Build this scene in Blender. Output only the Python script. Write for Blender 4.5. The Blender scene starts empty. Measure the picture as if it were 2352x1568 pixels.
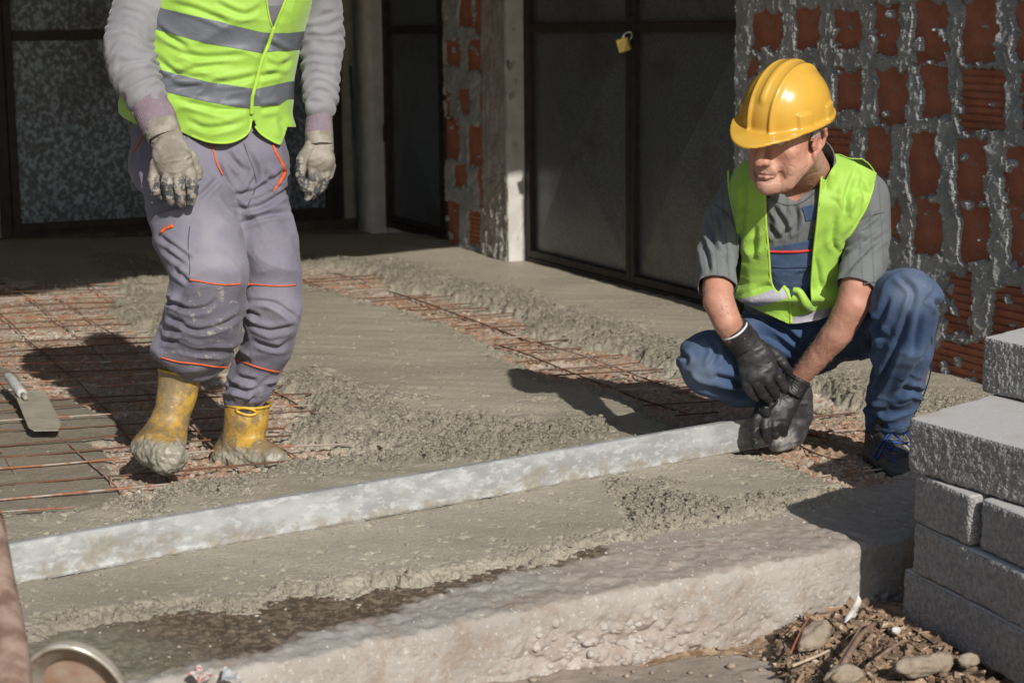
import bpy, math, random
import numpy as np
from mathutils import Matrix, Vector
random.seed(7)
S = bpy.context.scene
COL = S.collection
# ---------------------------------------------------------------- camera
CX, CY, F, CAMZ = 1176.0, 784.0, 4390.0, 1.3      # reference picture measured at 2352 x 1568
PITCH, ROLL = math.radians(9.40), math.radians(-0.6)
RM = Matrix.Rotation(math.pi/2-PITCH, 4, 'X') @ Matrix.Rotation(ROLL, 4, 'Z')
cam = bpy.data.cameras.new('camera'); camo = bpy.data.objects.new('camera', cam); COL.objects.link(camo)
camo.matrix_world = Matrix.Translation((0, 0, CAMZ)) @ RM
cam.sensor_width = 36; cam.lens = F/2352*36; cam.clip_end = 300; cam.clip_start = 0.05
cam.dof.use_dof = True; cam.dof.focus_distance = 5.75; cam.dof.aperture_fstop = 5.0
S.camera = camo
# ---------------------------------------------------------------- light
SUNH = Vector((0.62, -1.52)); EL = math.atan2(1.0, SUNH.length)
AZ = math.atan2(SUNH.x, SUNH.y)                    # clockwise from +Y
w = bpy.data.worlds.new('World'); S.world = w; w.use_nodes = True
nt = w.node_tree; bg = nt.nodes['Background']; sk = nt.nodes.new('ShaderNodeTexSky')
sk.sky_type = 'NISHITA'; sk.sun_disc = False; sk.sun_elevation = EL; sk.sun_rotation = AZ
nt.links.new(sk.outputs[0], bg.inputs[0]); bg.inputs[1].default_value = 0.09
sl = bpy.data.lights.new('sun', 'SUN'); sl.energy = 4.6; sl.angle = math.radians(0.55); sl.color = (1, .955, .89)
so = bpy.data.objects.new('sun', sl); COL.objects.link(so)
so.location = (3, -6, 6)
so.rotation_euler = Vector((-SUNH.x, -SUNH.y, -1.0)).to_track_quat('-Z', 'Y').to_euler()
S.view_settings.view_transform = 'Standard'; S.view_settings.look = 'None'
S.view_settings.exposure = 0.0; S.view_settings.gamma = 1.0
# ---------------------------------------------------------------- measuring helpers
R3 = np.array(RM.to_3x3())
def ray(x, y):
    v = np.stack([np.asarray(x, float)-CX, -(np.asarray(y, float)-CY), -F*np.ones_like(np.asarray(x, float))], -1)
    return v @ R3.T
def P(x, y, Y):
    r = ray(x, y); t = Y/r[1]; return np.array([r[0]*t, Y, CAMZ+r[2]*t])
def G(x, y, z=0.0):
    r = ray(x, y); t = (z-CAMZ)/r[2]; return np.array([r[0]*t, r[1]*t, z])
def proj(V):
    v = (np.asarray(V, float)-np.array([0, 0, CAMZ])) @ R3
    return CX+F*v[..., 0]/-v[..., 2], CY-F*v[..., 1]/-v[..., 2]
# ---------------------------------------------------------------- numpy noise
def _h(ix, iy, iz, s=0):
    n = (ix.astype(np.int64)*374761393+iy.astype(np.int64)*668265263+iz.astype(np.int64)*2147483647*3+s*1274126177) & 0xffffffff
    n = ((n ^ (n >> 13))*1274126177) & 0xffffffff
    n = ((n ^ (n >> 16))*2246822519) & 0xffffffff
    return ((n ^ (n >> 15)) & 0xffffff)/float(0xffffff)
def vnoise(x, y, z=None, s=0):
    x = np.asarray(x, np.float64); y = np.asarray(y, np.float64)
    if z is None:
        ix = np.floor(x); iy = np.floor(y); fx = x-ix; fy = y-iy; o = np.zeros_like(ix)
        fx = fx*fx*fx*(fx*(fx*6-15)+10); fy = fy*fy*fy*(fy*(fy*6-15)+10)
        a = _h(ix, iy, o, s); b = _h(ix+1, iy, o, s); c = _h(ix, iy+1, o, s); d = _h(ix+1, iy+1, o, s)
        return 2*((a*(1-fx)+b*fx)*(1-fy)+(c*(1-fx)+d*fx)*fy)-1
    z = np.asarray(z, np.float64)
    ix = np.floor(x); iy = np.floor(y); iz = np.floor(z); fx = x-ix; fy = y-iy; fz = z-iz
    fx = fx*fx*(3-2*fx); fy = fy*fy*(3-2*fy); fz = fz*fz*(3-2*fz)
    r = 0
    for k in (0, 1):
        a = _h(ix, iy, iz+k, s); b = _h(ix+1, iy, iz+k, s); c = _h(ix, iy+1, iz+k, s); d = _h(ix+1, iy+1, iz+k, s)
        v = (a*(1-fx)+b*fx)*(1-fy)+(c*(1-fx)+d*fx)*fy
        r = r+v*(fz if k else 1-fz)
    return 2*r-1
def fbm(x, y, f, o=3, s=0, g=.5, z=None):
    r = 0; a = 1.0
    for i in range(o):
        ca, sa = math.cos(.7*i+.3), math.sin(.7*i+.3)
        xx = x*ca-y*sa; yy = x*sa+y*ca
        r = r+a*vnoise(xx*f+3.1*i, yy*f+1.7*i, None if z is None else z*f+i, s+i); a *= g; f *= 2.03
    return r
def worley(x, y, s=0, jit=.9):
    ix = np.floor(x); iy = np.floor(y); f1 = np.full(x.shape, 9.0); f2 = np.full(x.shape, 9.0); idr = np.zeros(x.shape)
    o = np.zeros_like(ix)
    for dx in (-1, 0, 1):
        for dy in (-1, 0, 1):
            cx = ix+dx; cy = iy+dy
            px = cx+.5+jit*(_h(cx, cy, o, s)-.5); py = cy+.5+jit*(_h(cx, cy, o+7, s)-.5)
            d = np.hypot(px-x, py-y); m = d < f1
            f2 = np.where(m, f1, np.minimum(f2, d)); idr = np.where(m, _h(cx, cy, o+3, s), idr); f1 = np.where(m, d, f1)
    return f1, f2, idr
def ss(a, b, x):
    t = np.clip((x-a)/(b-a), 0, 1); return t*t*(3-2*t)
def seg_d(px, py, pts):
    d = np.full(px.shape, 1e9)
    for (ax, ay), (bx, by) in zip(pts[:-1], pts[1:]):
        ux, uy = bx-ax, by-ay; L = ux*ux+uy*uy+1e-12
        t = np.clip(((px-ax)*ux+(py-ay)*uy)/L, 0, 1)
        d = np.minimum(d, np.hypot(px-ax-t*ux, py-ay-t*uy))
    return d
def poly_sd(px, py, pts):                         # negative inside
    pts = [tuple(p) for p in pts]
    d = seg_d(px, py, pts+[pts[0]]); ins = np.zeros(px.shape, bool)
    for (ax, ay), (bx, by) in zip(pts, pts[1:]+[pts[0]]):
        if ay == by: continue
        c = ((ay > py) != (by > py)) & (px < (bx-ax)*(py-ay)/(by-ay)+ax)
        ins ^= c
    return np.where(ins, -d, d)
# ---------------------------------------------------------------- mesh helpers
def mk(name, V, Fc, mat=None, parent=None, smooth=True, attrs=None):
    V = np.asarray(V, np.float32); me = bpy.data.meshes.new(name)
    org = np.array(parent.matrix_world.translation if parent is not None and parent.get('_abs') is None else (0, 0, 0), np.float32) if parent is not None else np.zeros(3, np.float32)
    if parent is not None: org = np.array(WORLD.get(parent.name, (0, 0, 0)), np.float32)
    V = V-org
    if isinstance(Fc, np.ndarray):
        k = Fc.shape[1]; lv = Fc.astype(np.int32).ravel(); st = np.arange(0, len(lv), k, dtype=np.int32); n = len(Fc)
    else:
        lv = np.array([i for f in Fc for i in f], np.int32); st = np.cumsum([0]+[len(f) for f in Fc[:-1]]).astype(np.int32) if len(Fc) else np.zeros(0, np.int32); n = len(Fc)
    me.vertices.add(len(V)); me.vertices.foreach_set('co', V.ravel())
    me.loops.add(len(lv)); me.loops.foreach_set('vertex_index', lv)
    me.polygons.add(n); me.polygons.foreach_set('loop_start', st)
    me.update(calc_edges=True)
    me.polygons.foreach_set('use_smooth', np.full(n, smooth))
    if attrs:
        for k, a in attrs.items():
            at = me.attributes.new(k, 'FLOAT', 'POINT'); at.data.foreach_set('value', np.asarray(a, np.float32).ravel())
    if mat: me.materials.append(mat)
    me.validate()
    o = bpy.data.objects.new(name, me); COL.objects.link(o)
    if parent is not None: o.parent = parent; WORLD[o.name] = org
    return o
WORLD = {}
def tag(o, label=None, cat=None, group=None, kind=None):
    if label: o['label'] = label
    if cat: o['category'] = cat
    if group: o['group'] = group
    if kind: o['kind'] = kind
    return o
def thing(name, label, cat, loc, group=None):
    o = bpy.data.objects.new(name, None); COL.objects.link(o); o.location = tuple(float(a) for a in loc); o.empty_display_size = .1
    WORLD[o.name] = np.array(loc, np.float32); return tag(o, label, cat, group)
class MB:
    def __init__(s): s.V = []; s.F = []; s.n = 0
    def add(s, V, Fc):
        V = [tuple(map(float, v)) for v in V]; s.F += [tuple(i+s.n for i in f) for f in Fc]; s.V += V; s.n += len(V); return s
    def box(s, c, e, ax=None, bev=0):
        """centre, half extents, axes rows"""
        c = np.array(c, float); A = np.eye(3) if ax is None else np.array(ax, float); e = np.array(e, float)
        if bev <= 0:
            V = [c+(A.T @ (np.array([i, j, k])*e)) for i in (-1, 1) for j in (-1, 1) for k in (-1, 1)]
            return s.add(V, [(0, 1, 3, 2), (4, 6, 7, 5), (0, 4, 5, 1), (2, 3, 7, 6), (0, 2, 6, 4), (1, 5, 7, 3)])
        b = min(bev, .9*e.min()); V = []; idx = {}
        for i in (-1, 1):
            for j in (-1, 1):
                for k in (-1, 1):
                    for m in range(3):
                        q = np.array([i, j, k])*(e-b); q[m] = np.array([i, j, k])[m]*e[m]
                        idx[(i, j, k, m)] = len(V); V.append(c+A.T @ q)
        Fs = []
        for m in range(3):
            a, b2 = [x for x in range(3) if x != m]
            for sg in (-1, 1):
                f = []
                for (p, q) in ((-1, -1), (1, -1), (1, 1), (-1, 1)):
                    t = [0, 0, 0]; t[m] = sg; t[a] = p; t[b2] = q; f.append(idx[(*t, m)])
                Fs.append(f if (sg > 0) == (m != 1) else f[::-1])
            for p in (-1, 1):
                for q in (-1, 1):
                    t0 = [0, 0, 0]; t1 = [0, 0, 0]; t0[m] = -1; t1[m] = 1
                    for t in (t0, t1): t[a] = p; t[b2] = q
                    f = [idx[(*t0, a)], idx[(*t1, a)], idx[(*t1, b2)], idx[(*t0, b2)]]
                    Fs.append(f if (p*q > 0) == (m != 1) else f[::-1])
        for i in (-1, 1):
            for j in (-1, 1):
                for k in (-1, 1):
                    f = [idx[(i, j, k, m)] for m in range(3)]
                    Fs.append(f if i*j*k > 0 else f[::-1])
        return s.add(V, Fs)
    def tube(s, pts, r, n=6, cap=True):
        pts = np.array(pts, float); m = len(pts); r = np.full(m, r) if np.isscalar(r) else np.array(r, float)
        T = np.gradient(pts, axis=0); T /= np.linalg.norm(T, axis=1, keepdims=True)+1e-12
        up = np.array([0, 0, 1.]) if abs(T[0][2]) < .9 else np.array([1., 0, 0])
        V = []; u = np.cross(up, T[0]); u /= np.linalg.norm(u)
        for i in range(m):
            u = u-T[i]*np.dot(u, T[i]); u /= np.linalg.norm(u); v = np.cross(T[i], u)
            for k in range(n):
                a = 2*math.pi*k/n; V.append(pts[i]+r[i]*(u*math.cos(a)+v*math.sin(a)))
        Fs = [(i*n+k, i*n+(k+1) % n, (i+1)*n+(k+1) % n, (i+1)*n+k) for i in range(m-1) for k in range(n)]
        if cap: Fs += [tuple(range(n))[::-1], tuple((m-1)*n+k for k in range(n))]
        return s.add(V, Fs)
    def build(s, name, mat, parent=None, smooth=False):
        return mk(name, s.V, s.F, mat, parent, smooth)
def grid_faces(nr, nc):
    i = np.arange(nr-1)[:, None]; j = np.arange(nc-1)[None]
    a = (i*nc+j).ravel(); return np.stack([a, a+1, a+nc+1, a+nc], 1)
def spline(pts, n):
    pts = np.array(pts, float); m = len(pts); t = np.linspace(0, m-1, n); out = []
    for x in t:
        i = min(int(x), m-2); f = x-i
        p0 = pts[max(i-1, 0)]; p1 = pts[i]; p2 = pts[i+1]; p3 = pts[min(i+2, m-1)]
        out.append(.5*((2*p1)+(-p0+p2)*f+(2*p0-5*p1+4*p2-p3)*f*f+(-p0+3*p1-3*p2+p3)*f**3))
    return np.array(out)
# ---------------------------------------------------------------- materials
def srgb(r, g, b):
    f = lambda c: (c/255/12.92) if c <= 10 else ((c/255+.055)/1.055)**2.4
    return (f(r), f(g), f(b), 1)
class NT:
    def __init__(s, name):
        s.m = bpy.data.materials.new(name); s.m.use_nodes = True; s.t = s.m.node_tree; s.b = s.t.nodes['Principled BSDF']; s.co = s.t.nodes.new('ShaderNodeTexCoord').outputs['Object']
    def n(s, k, **kw):
        x = s.t.nodes.new(k)
        for a, v in kw.items(): setattr(x, a, v)
        return x
    def l(s, a, b): s.t.links.new(a, b)
    def mapd(s, sc):
        m = s.n('ShaderNodeMapping'); m.inputs['Scale'].default_value = sc; s.l(s.co, m.inputs[0]); return m.outputs[0]
    def noise(s, sc, det=4, rough=.6, co=None, dist=0):
        x = s.n('ShaderNodeTexNoise'); x.inputs['Scale'].default_value = sc; x.inputs['Detail'].default_value = det; x.inputs['Roughness'].default_value = rough; x.inputs['Distortion'].default_value = dist
        s.l(co or s.co, x.inputs['Vector']); return x.outputs[0]
    def vor(s, sc, feat='F1', co=None, out=0):
        x = s.n('ShaderNodeTexVoronoi', feature=feat); x.inputs['Scale'].default_value = sc; s.l(co or s.co, x.inputs['Vector']); return x.outputs[out]
    def wave(s, sc, dist=0, dirn='X', co=None):
        x = s.n('ShaderNodeTexWave', bands_direction=dirn); x.inputs['Scale'].default_value = sc; x.inputs['Distortion'].default_value = dist; s.l(co or s.co, x.inputs['Vector']); return x.outputs[1]
    def ramp(s, v, a, b, inv=False):
        x = s.n('ShaderNodeMapRange', interpolation_type='SMOOTHSTEP'); x.inputs[1].default_value = a; x.inputs[2].default_value = b
        if inv: x.inputs[3].default_value = 1; x.inputs[4].default_value = 0
        s.l(v, x.inputs[0]); return x.outputs[0]
    def rng(s, v, a, b):
        x = s.n('ShaderNodeMapRange'); x.inputs[3].default_value = a; x.inputs[4].default_value = b; s.l(v, x.inputs[0]); return x.outputs[0]
    def mix(s, f, a, b):
        x = s.n('ShaderNodeMix', data_type='RGBA')
        for k, v in ((0, f), (6, a), (7, b)):
            if isinstance(v, (tuple, float, int)): x.inputs[k].default_value = v
            else: s.l(v, x.inputs[k])
        return x.outputs[2]
    def math(s, op, a, b=0.0):
        x = s.n('ShaderNodeMath', operation=op)
        for k, v in ((0, a), (1, b)):
            if isinstance(v, (float, int)): x.inputs[k].default_value = v
            else: s.l(v, x.inputs[k])
        return x.outputs[0]
    def attr(s, name):
        x = s.n('ShaderNodeAttribute', attribute_name=name); return x.outputs['Fac']
    def bump(s, h, st, dist=.002, prev=None):
        x = s.n('ShaderNodeBump'); x.inputs['Strength'].default_value = st; x.inputs['Distance'].default_value = dist; s.l(h, x.inputs['Height'])
        if prev is not None: s.l(prev, x.inputs['Normal'])
        return x.outputs[0]
    def out(s, col=None, rough=None, nrm=None, spec=.3, metal=0.0, sheen=0, sss=0):
        b = s.b
        def put(k, v):
            if v is None: return
            if isinstance(v, (tuple, float, int)): b.inputs[k].default_value = v
            else: s.l(v, b.inputs[k])
        put('Base Color', col); put('Roughness', rough); put('Normal', nrm); put('Specular IOR Level', spec); put('Metallic', metal)
        if sheen: put('Sheen Weight', sheen)
        if sss: put('Subsurface Weight', sss); b.inputs['Subsurface Radius'].default_value = (.012, .004, .002); b.inputs['Subsurface Scale'].default_value = 1.0
        return s.m
def c3(r, g, b): return (r, g, b, 1.0)
def simple(name, c1, c2, sc=20, rough=.8, bs=120, bst=.3, bd=.002, spec=.3, metal=0., lo=.35, hi=.65, det=5):
    m = NT(name); n1 = m.noise(sc, det); n2 = m.noise(bs, 3)
    return m.out(m.mix(m.ramp(n1, lo, hi), c1, c2), rough, m.bump(n2, bst, bd), spec, metal)
# ================================================================ ground
def Gp(lst, z=0.0): return [tuple(G(a, b, z)[:2]) for a, b in lst]
K0 = G(1975, 1240, -.02)[:2]; K1 = G(450, 1540, -.02)[:2]
KD = (K0-K1)/np.linalg.norm(K0-K1); KN = np.array([KD[1], -KD[0]])        # KN points to the camera side
def kst(x, y): return (x-K0[0])*KD[0]+(y-K0[1])*KD[1], (x-K0[0])*KN[0]+(y-K0[1])*KN[1]
PIT_A = Gp([(-200, 640), (130, 652), (275, 645), (268, 680), (245, 712), (330, 745), (372, 765), (440, 800), (470, 862), (640, 875), (706, 898), (704, 950), (640, 985), (720, 1003), (862, 1020), (780, 1036), (655, 1045), (560, 1075), (430, 1085), (372, 1112), (345, 1142), (322, 1118), (268, 1140), (228, 1150), (150, 1160), (-200, 1190)])
PIT_B = Gp([(670, 612), (800, 612), (850, 620), (900, 655), (1010, 668), (1090, 690), (1200, 725), (1250, 770), (1400, 792), (1480, 822), (1560, 850), (1720, 850), (1880, 885), (1990, 930), (2080, 990), (2110, 1110), (2040, 1118), (1900, 1090), (1800, 1060), (1715, 1040), (1640, 1010), (1560, 958), (1440, 905), (1385, 880), (1300, 868), (1160, 805), (1120, 780), (1050, 745), (930, 705), (800, 670), (670, 640)])
LOW_C = Gp([(-200, 900), (0, 905), (60, 890), (130, 985), (210, 1000), (275, 1080), (330, 1130), (300, 1160), (150, 1190), (-200, 1230)])
LOW_D = Gp([(-200, 800), (0, 815), (40, 845), (90, 900), (170, 900), (300, 975), (240, 1000), (120, 1000), (-200, 1000)])
EDGE = Gp([(-300, 1530), (60, 1475), (178, 1432), (300, 1425), (400, 1410), (560, 1405), (689, 1374), (860, 1352), (1076, 1322), (1190, 1300), (1290, 1283), (1375, 1258), (1524, 1223), (1621, 1212), (1723, 1197), (1791, 1176), (1917, 1145), (2005, 1118), (2120, 1080), (2400, 1010)], -.01)
FAR = [(x, y) for x, y in Gp([(-300, 540), (2800, 540)])]
CONC = EDGE+[(4.0, 7.2), (6, 14), (-6, 14), (-3.2, 6)]
RIDG = Gp([(700, 598), (850, 606), (960, 628), (1010, 652), (1100, 668), (1200, 700), (1300, 735), (1400, 762), (1500, 800), (1570, 838), (1700, 845), (1900, 880)])
R2 = Gp([(640, 870), (740, 905), (720, 960), (770, 1000), (880, 1015), (900, 975), (1000, 1000), (1100, 985)])
R3L = Gp([(300, 1150), (400, 1120), (520, 1090), (650, 1065), (800, 1050), (950, 1045), (1100, 1030)])
R4 = Gp([(1450, 1130), (1560, 1165), (1640, 1205), (1720, 1185), (1850, 1150)])
R5 = Gp([(275, 630), (300, 680), (300, 730), (380, 760)])
R6 = Gp([(1870, 890), (1990, 905), (2080, 930), (2200, 930)])
R7 = Gp([(680, 895), (850, 935), (1000, 990), (1150, 1010), (1300, 985)])
R8 = Gp([(250, 585), (300, 620), (420, 600)])
R9 = Gp([(1060, 730), (1160, 770), (1240, 820)])
def ragged(x, y, a=1.0):
    return a*(.035*fbm(x, y, 5, 2, 11)+.022*fbm(x, y, 17, 2, 5)+.014*fbm(x, y, 45, 2, 9))
def conc_field(x, y):
    rg = ragged(x, y)
    dp = np.minimum(np.minimum(poly_sd(x, y, PIT_A), poly_sd(x, y, PIT_B)), 9)     # >0 outside the pits
    de = -poly_sd(x, y, CONC)
    d = np.minimum(dp+rg, de+.6*rg)
    low = np.minimum(poly_sd(x, y, LOW_C), poly_sd(x, y, LOW_D))+.7*rg
    return d, low, dp, de
def rough_mask(x, y):
    m = np.zeros(x.shape)
    for L, w in ((RIDG, .22), (R2, .20), (R3L, .17), (R4, .14), (R5, .16), (R6, .24), (R7, .20), (R8, .15), (R9, .08)):
        m = np.maximum(m, 1-ss(w*.35, w*1.25, seg_d(x, y, L)+.09*fbm(x, y, 7, 2, 31)))
    return m
def conc_height(x, y):
    d, low, dp, de = conc_field(x, y)
    d = d+.012*fbm(x, y, 60, 2, 51)+.006*fbm(x, y, 130, 1, 3)
    body = ss(-.04, .10, d)
    rm = rough_mask(x, y)
    rmx = np.maximum(rm, (1-ss(.03, .12, np.minimum(d, 9)+.03*fbm(x, y, 12, 2, 61)))*.95)
    h = -.042+.042*body
    h += .009*rm*body*(1+fbm(x, y, 6, 2, 3))-.007*rm*body
    rdg = 1-ss(.03, .16, seg_d(x, y, RIDG)+.03*fbm(x, y, 9, 2, 8)); h += .008*rdg*body
    f1, f2, i1 = worley(x*46+.5*vnoise(x*40, y*40), y*46, 2); g1, g2, j1 = worley(x*95, y*95, 6)
    cl = (1-np.clip(f1*1.3, 0, 1))*(.5+i1); fine = (1-np.clip(g1*1.3, 0, 1))
    pitn = fbm(x, y, 26, 3, 17)
    cav = -np.clip(pitn-.25, 0, 1)
    h += np.maximum(body, .45*(d > -.03))*rmx*(.0085*cl+.0065*fine+.028*cav+.006*fbm(x, y, 75, 3, 23, .65)-.022*np.clip(fbm(x, y, 62, 2, 91)-.30, 0, 1)-.012*np.clip(fbm(x, y, 130, 1, 93)-.35, 0, 1))
    # floated skin: shallow sweeps, pinholes
    h += body*(1-rmx)*(.0035*fbm(x*.8, y*1.6, 3, 3, 41)+.0011*np.sin((y*1.0+x*.35)*46+3.0*fbm(x, y, 1.6, 2, 4))+.0009*fbm(x, y*2.0, 60, 2, 8))
    pn = np.clip(fbm(x, y, 38, 2, 77)-.78, 0, 1)*(vnoise(x*3, y*3, s=5) > -.4); h -= body*(1-rmx)*.02*pn
    lowm = ss(-.006, .02, -low)*(1-body)
    h = np.maximum(h, np.where(lowm > 0, -.042+lowm*(.020+.003*fbm(x, y, 9, 3, 2)+.0025*(1-np.clip(f1, 0, 1))), -9))
    return h, rmx*body, lowm
def fan(nr, nc, y0d, y1d, w=1.16):
    yd = np.linspace(y0d, y1d, nr); r = ray(np.full(nr, CX), yd); Y = -CAMZ/r[:, 2]*r[:, 1]
    tx = np.linspace(-w, w, nc)*CX/F
    X = Y[:, None]*tx[None]; return X, np.repeat(Y[:, None], nc, 1)
# --- the wet concrete
X, Y = fan(800, 940, 535, 1600)
H, RMX, LOWM = conc_height(X, Y)
fc = grid_faces(*X.shape)
vis = (H > -.0415).ravel(); keep = vis[fc].any(1); fc = fc[keep]
s_, t_ = kst(X, Y)
fc = fc[(t_.ravel()[fc] < .02).any(1)]
used = np.unique(fc); rem = np.full(X.size, -1); rem[used] = np.arange(len(used))
V = np.stack([X, Y, H], -1).reshape(-1, 3)[used]
m = NT('wet_concrete')
lowa = m.attr('low'); ra = m.attr('rough')
n1 = m.noise(1.3, 5, .62); n2 = m.noise(7, 5, .65); n3 = m.noise(260, 2, .6)
col = m.mix(m.ramp(n1, .32, .68), c3(.500, .450, .345), c3(.385, .345, .262))
col = m.mix(m.math('MULTIPLY', m.ramp(n2, .48, .72), .5), col, c3(.52, .455, .35))
col = m.mix(m.math('MULTIPLY', ra, .35), col, c3(.33, .295, .22))
col = m.mix(m.ramp(m.noise(190, 3, .7), .36, .64), m.mix(.72, c3(.10, .085, .06), col), col)
col = m.mix(m.math('MULTIPLY', m.ramp(m.noise(260, 2, .6), .60, .70), .45), col, c3(.52, .49, .43))
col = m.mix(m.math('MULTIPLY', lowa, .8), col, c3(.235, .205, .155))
st = m.ramp(m.noise(150, 1, .5), .66, .72); col = m.mix(m.math('MULTIPLY', st, .6), col, c3(.50, .48, .44))
st2 = m.ramp(m.noise(115, 1, .5, m.mapd((1, 1.2, 1))), .30, .25, False); col = m.mix(m.math('MULTIPLY', m.ramp(m.noise(115, 1, .5, m.mapd((1, 1.2, 1))), .27, .33, True), .45), col, c3(.10, .085, .065))
nb = m.bump(m.noise(230, 4, .7), .45, .004); nr = m.n('ShaderNodeBump'); m.l(m.math('MULTIPLY', m.math('ADD', ra, .45), m.noise(105, 4, .72)), nr.inputs['Height']); nr.inputs['Strength'].default_value = .9; nr.inputs['Distance'].default_value = .014; m.l(nb, nr.inputs['Normal']); nb = nr.outputs[0]
m.out(col, m.rng(m.noise(60, 2), .28, .72), nb, .5)
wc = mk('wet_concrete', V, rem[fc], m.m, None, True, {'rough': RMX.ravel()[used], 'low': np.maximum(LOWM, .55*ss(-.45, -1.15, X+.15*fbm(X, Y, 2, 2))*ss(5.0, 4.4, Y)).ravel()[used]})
tag(wc, kind='structure')
# --- reddish rubble bed under the reinforcement
X, Y = fan(520, 760, 560, 1330)
f1, f2, i1 = worley(X*38, Y*38, 3); g1, g2, j1 = worley(X*85, Y*85, 5)
H = -.041+.005*fbm(X, Y, 3, 3, 6)+.014*(1-np.clip(f1*1.5, 0, 1))*(i1 > .45)*i1+.006*(1-np.clip(g1*1.4, 0, 1))*(j1 > .3)+.004*fbm(X, Y, 40, 2, 1)
s_, t_ = kst(X, Y); fc = grid_faces(*X.shape); pm = np.minimum(poly_sd(X, Y, PIT_A), poly_sd(X, Y, PIT_B)) < .09; fc = fc[pm.ravel()[fc].any(1)]
m = NT('reddish_rubble')
v = m.n('ShaderNodeTexVoronoi'); v.inputs['Scale'].default_value = 75; m.l(m.co, v.inputs['Vector'])
sep = m.n('ShaderNodeSeparateColor'); m.l(v.outputs['Color'], sep.inputs[0])
col = m.mix(m.ramp(m.noise(3.2, 5), .35, .65), c3(.36, .245, .165), c3(.33, .275, .21))
col = m.mix(m.math('MULTIPLY', m.ramp(sep.outputs[0], .72, .76), .75), col, c3(.44, .39, .33))
col = m.mix(m.math('MULTIPLY', m.ramp(sep.outputs[1], .80, .84), .7), col, c3(.42, .19, .11))
col = m.mix(m.math('MULTIPLY', m.ramp(m.noise(40, 4), .55, .7), .55), col, c3(.13, .095, .065))
col = m.mix(m.math('MULTIPLY', m.ramp(m.noise(2.1, 3), .55, .66), .75), col, c3(.54, .46, .385))
m.out(col, .9, m.bump(m.noise(220, 3), .5, .004), .2)
tag(mk('rubble_bed', np.stack([X, Y, H], -1).reshape(-1, 3), fc, m.m, None), kind='structure')
# --- crumbs of concrete and small stones: real grains lying on the rough zones
def grains(name, n, xy, zf, rmin, rmax, sink, mat, seed, flat=.75):
    import bmesh
    bm = bmesh.new(); bmesh.ops.create_icosphere(bm, subdivisions=1, radius=1); bm.verts.ensure_lookup_table()
    V0 = np.array([v.co[:] for v in bm.verts]); F0 = np.array([[v.index for v in f.verts] for f in bm.faces]); bm.free()
    g = np.random.default_rng(seed); n = len(xy); r = rmin+(rmax-rmin)*g.random(n)**2.6
    J = V0[None]*(1+.30*(g.random((n, len(V0), 1))-.5)*1.6)
    a = g.random(n)*6.283; sc = np.stack([g.uniform(.8, 1.5, n), g.uniform(.6, 1.0, n), g.uniform(.5, .9, n)*flat/.75], 1)
    J = J*sc[:, None]*r[:, None, None]; x = J[..., 0]*np.cos(a)[:, None]-J[..., 1]*np.sin(a)[:, None]; y = J[..., 0]*np.sin(a)[:, None]+J[..., 1]*np.cos(a)[:, None]
    z = zf+r*sink; V = np.stack([x+xy[:, :1], y+xy[:, 1:2], J[..., 2]+z[:, None]], -1).reshape(-1, 3)
    Fs = (F0[None]+np.arange(n)[:, None, None]*len(V0)).reshape(-1, 3)
    return mk(name, V, Fs, mat, None, False, {'rough': np.full(len(V), .6), 'low': np.zeros(len(V))})
WCM = bpy.data.materials['wet_concrete']
g_ = np.random.default_rng(4); yd = g_.uniform(585, 1450, 260000); r_ = ray(CX+g_.uniform(-1.05, 1.05, yd.size)*CX, yd); t_g = -CAMZ/r_[:, 2]; xs, ys = r_[:, 0]*t_g, r_[:, 1]*t_g
hh_, rm2, lw2 = conc_height(xs, ys); s2, t2 = kst(xs, ys)
pr = (rm2**1.5*1.0+.035*(hh_ > -.02))*(hh_ > -.038)*(t2 < -.05)
sel = g_.random(xs.size) < pr*.34; xy = np.stack([xs[sel], ys[sel]], 1); print('crumbs', sel.sum())
tag(grains('concrete_crumbs', 0, xy, hh_[sel], .0022, .0085, .15, WCM, 3), 'crumbly lumps of fresh grey concrete along the rough edges', 'crumbs', kind='stuff')
RBM = bpy.data.materials['reddish_rubble']
sel = (g_.random(xs.size) < .12) & (hh_ < -.036) & (np.minimum(poly_sd(xs, ys, PIT_A), poly_sd(xs, ys, PIT_B)) < .02) ; xy = np.stack([xs[sel], ys[sel]], 1); print('stones', sel.sum())
tag(grains('rubble_stones', 0, xy, np.full(sel.sum(), -.037), .0025, .012, .2, RBM, 5), 'small reddish stones under the rebar', 'rubble', kind='stuff')
# --- wide ground
m = simple('yard_soil', c3(.20, .16, .12), c3(.29, .245, .19), 3, .95, 90, .6, .01)
mb = MB(); mb.add([(-40, -30, -.32), (40, -30, -.32), (40, 60, -.32), (-40, 60, -.32)], [(0, 1, 2, 3)])
tag(mb.build('ground', m), kind='structure')
q_ = [K0+KD*a-KN*b for a, b in ((-9, .32), (7, .32), (7, 14), (-9, 14))]
mb = MB(); mb.add([(a, b, -.062) for a, b in q_]+[(a, b, -.31) for a, b in q_], [(0, 1, 2, 3), (7, 6, 5, 4), (0, 4, 5, 1), (1, 5, 6, 2), (2, 6, 7, 3), (3, 7, 4, 0)])
tag(mb.build('sub_floor', simple('old_floor', c3(.30, .27, .22), c3(.22, .19, .15), 3, .9, 60, .6, .01)), kind='structure')
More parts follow.
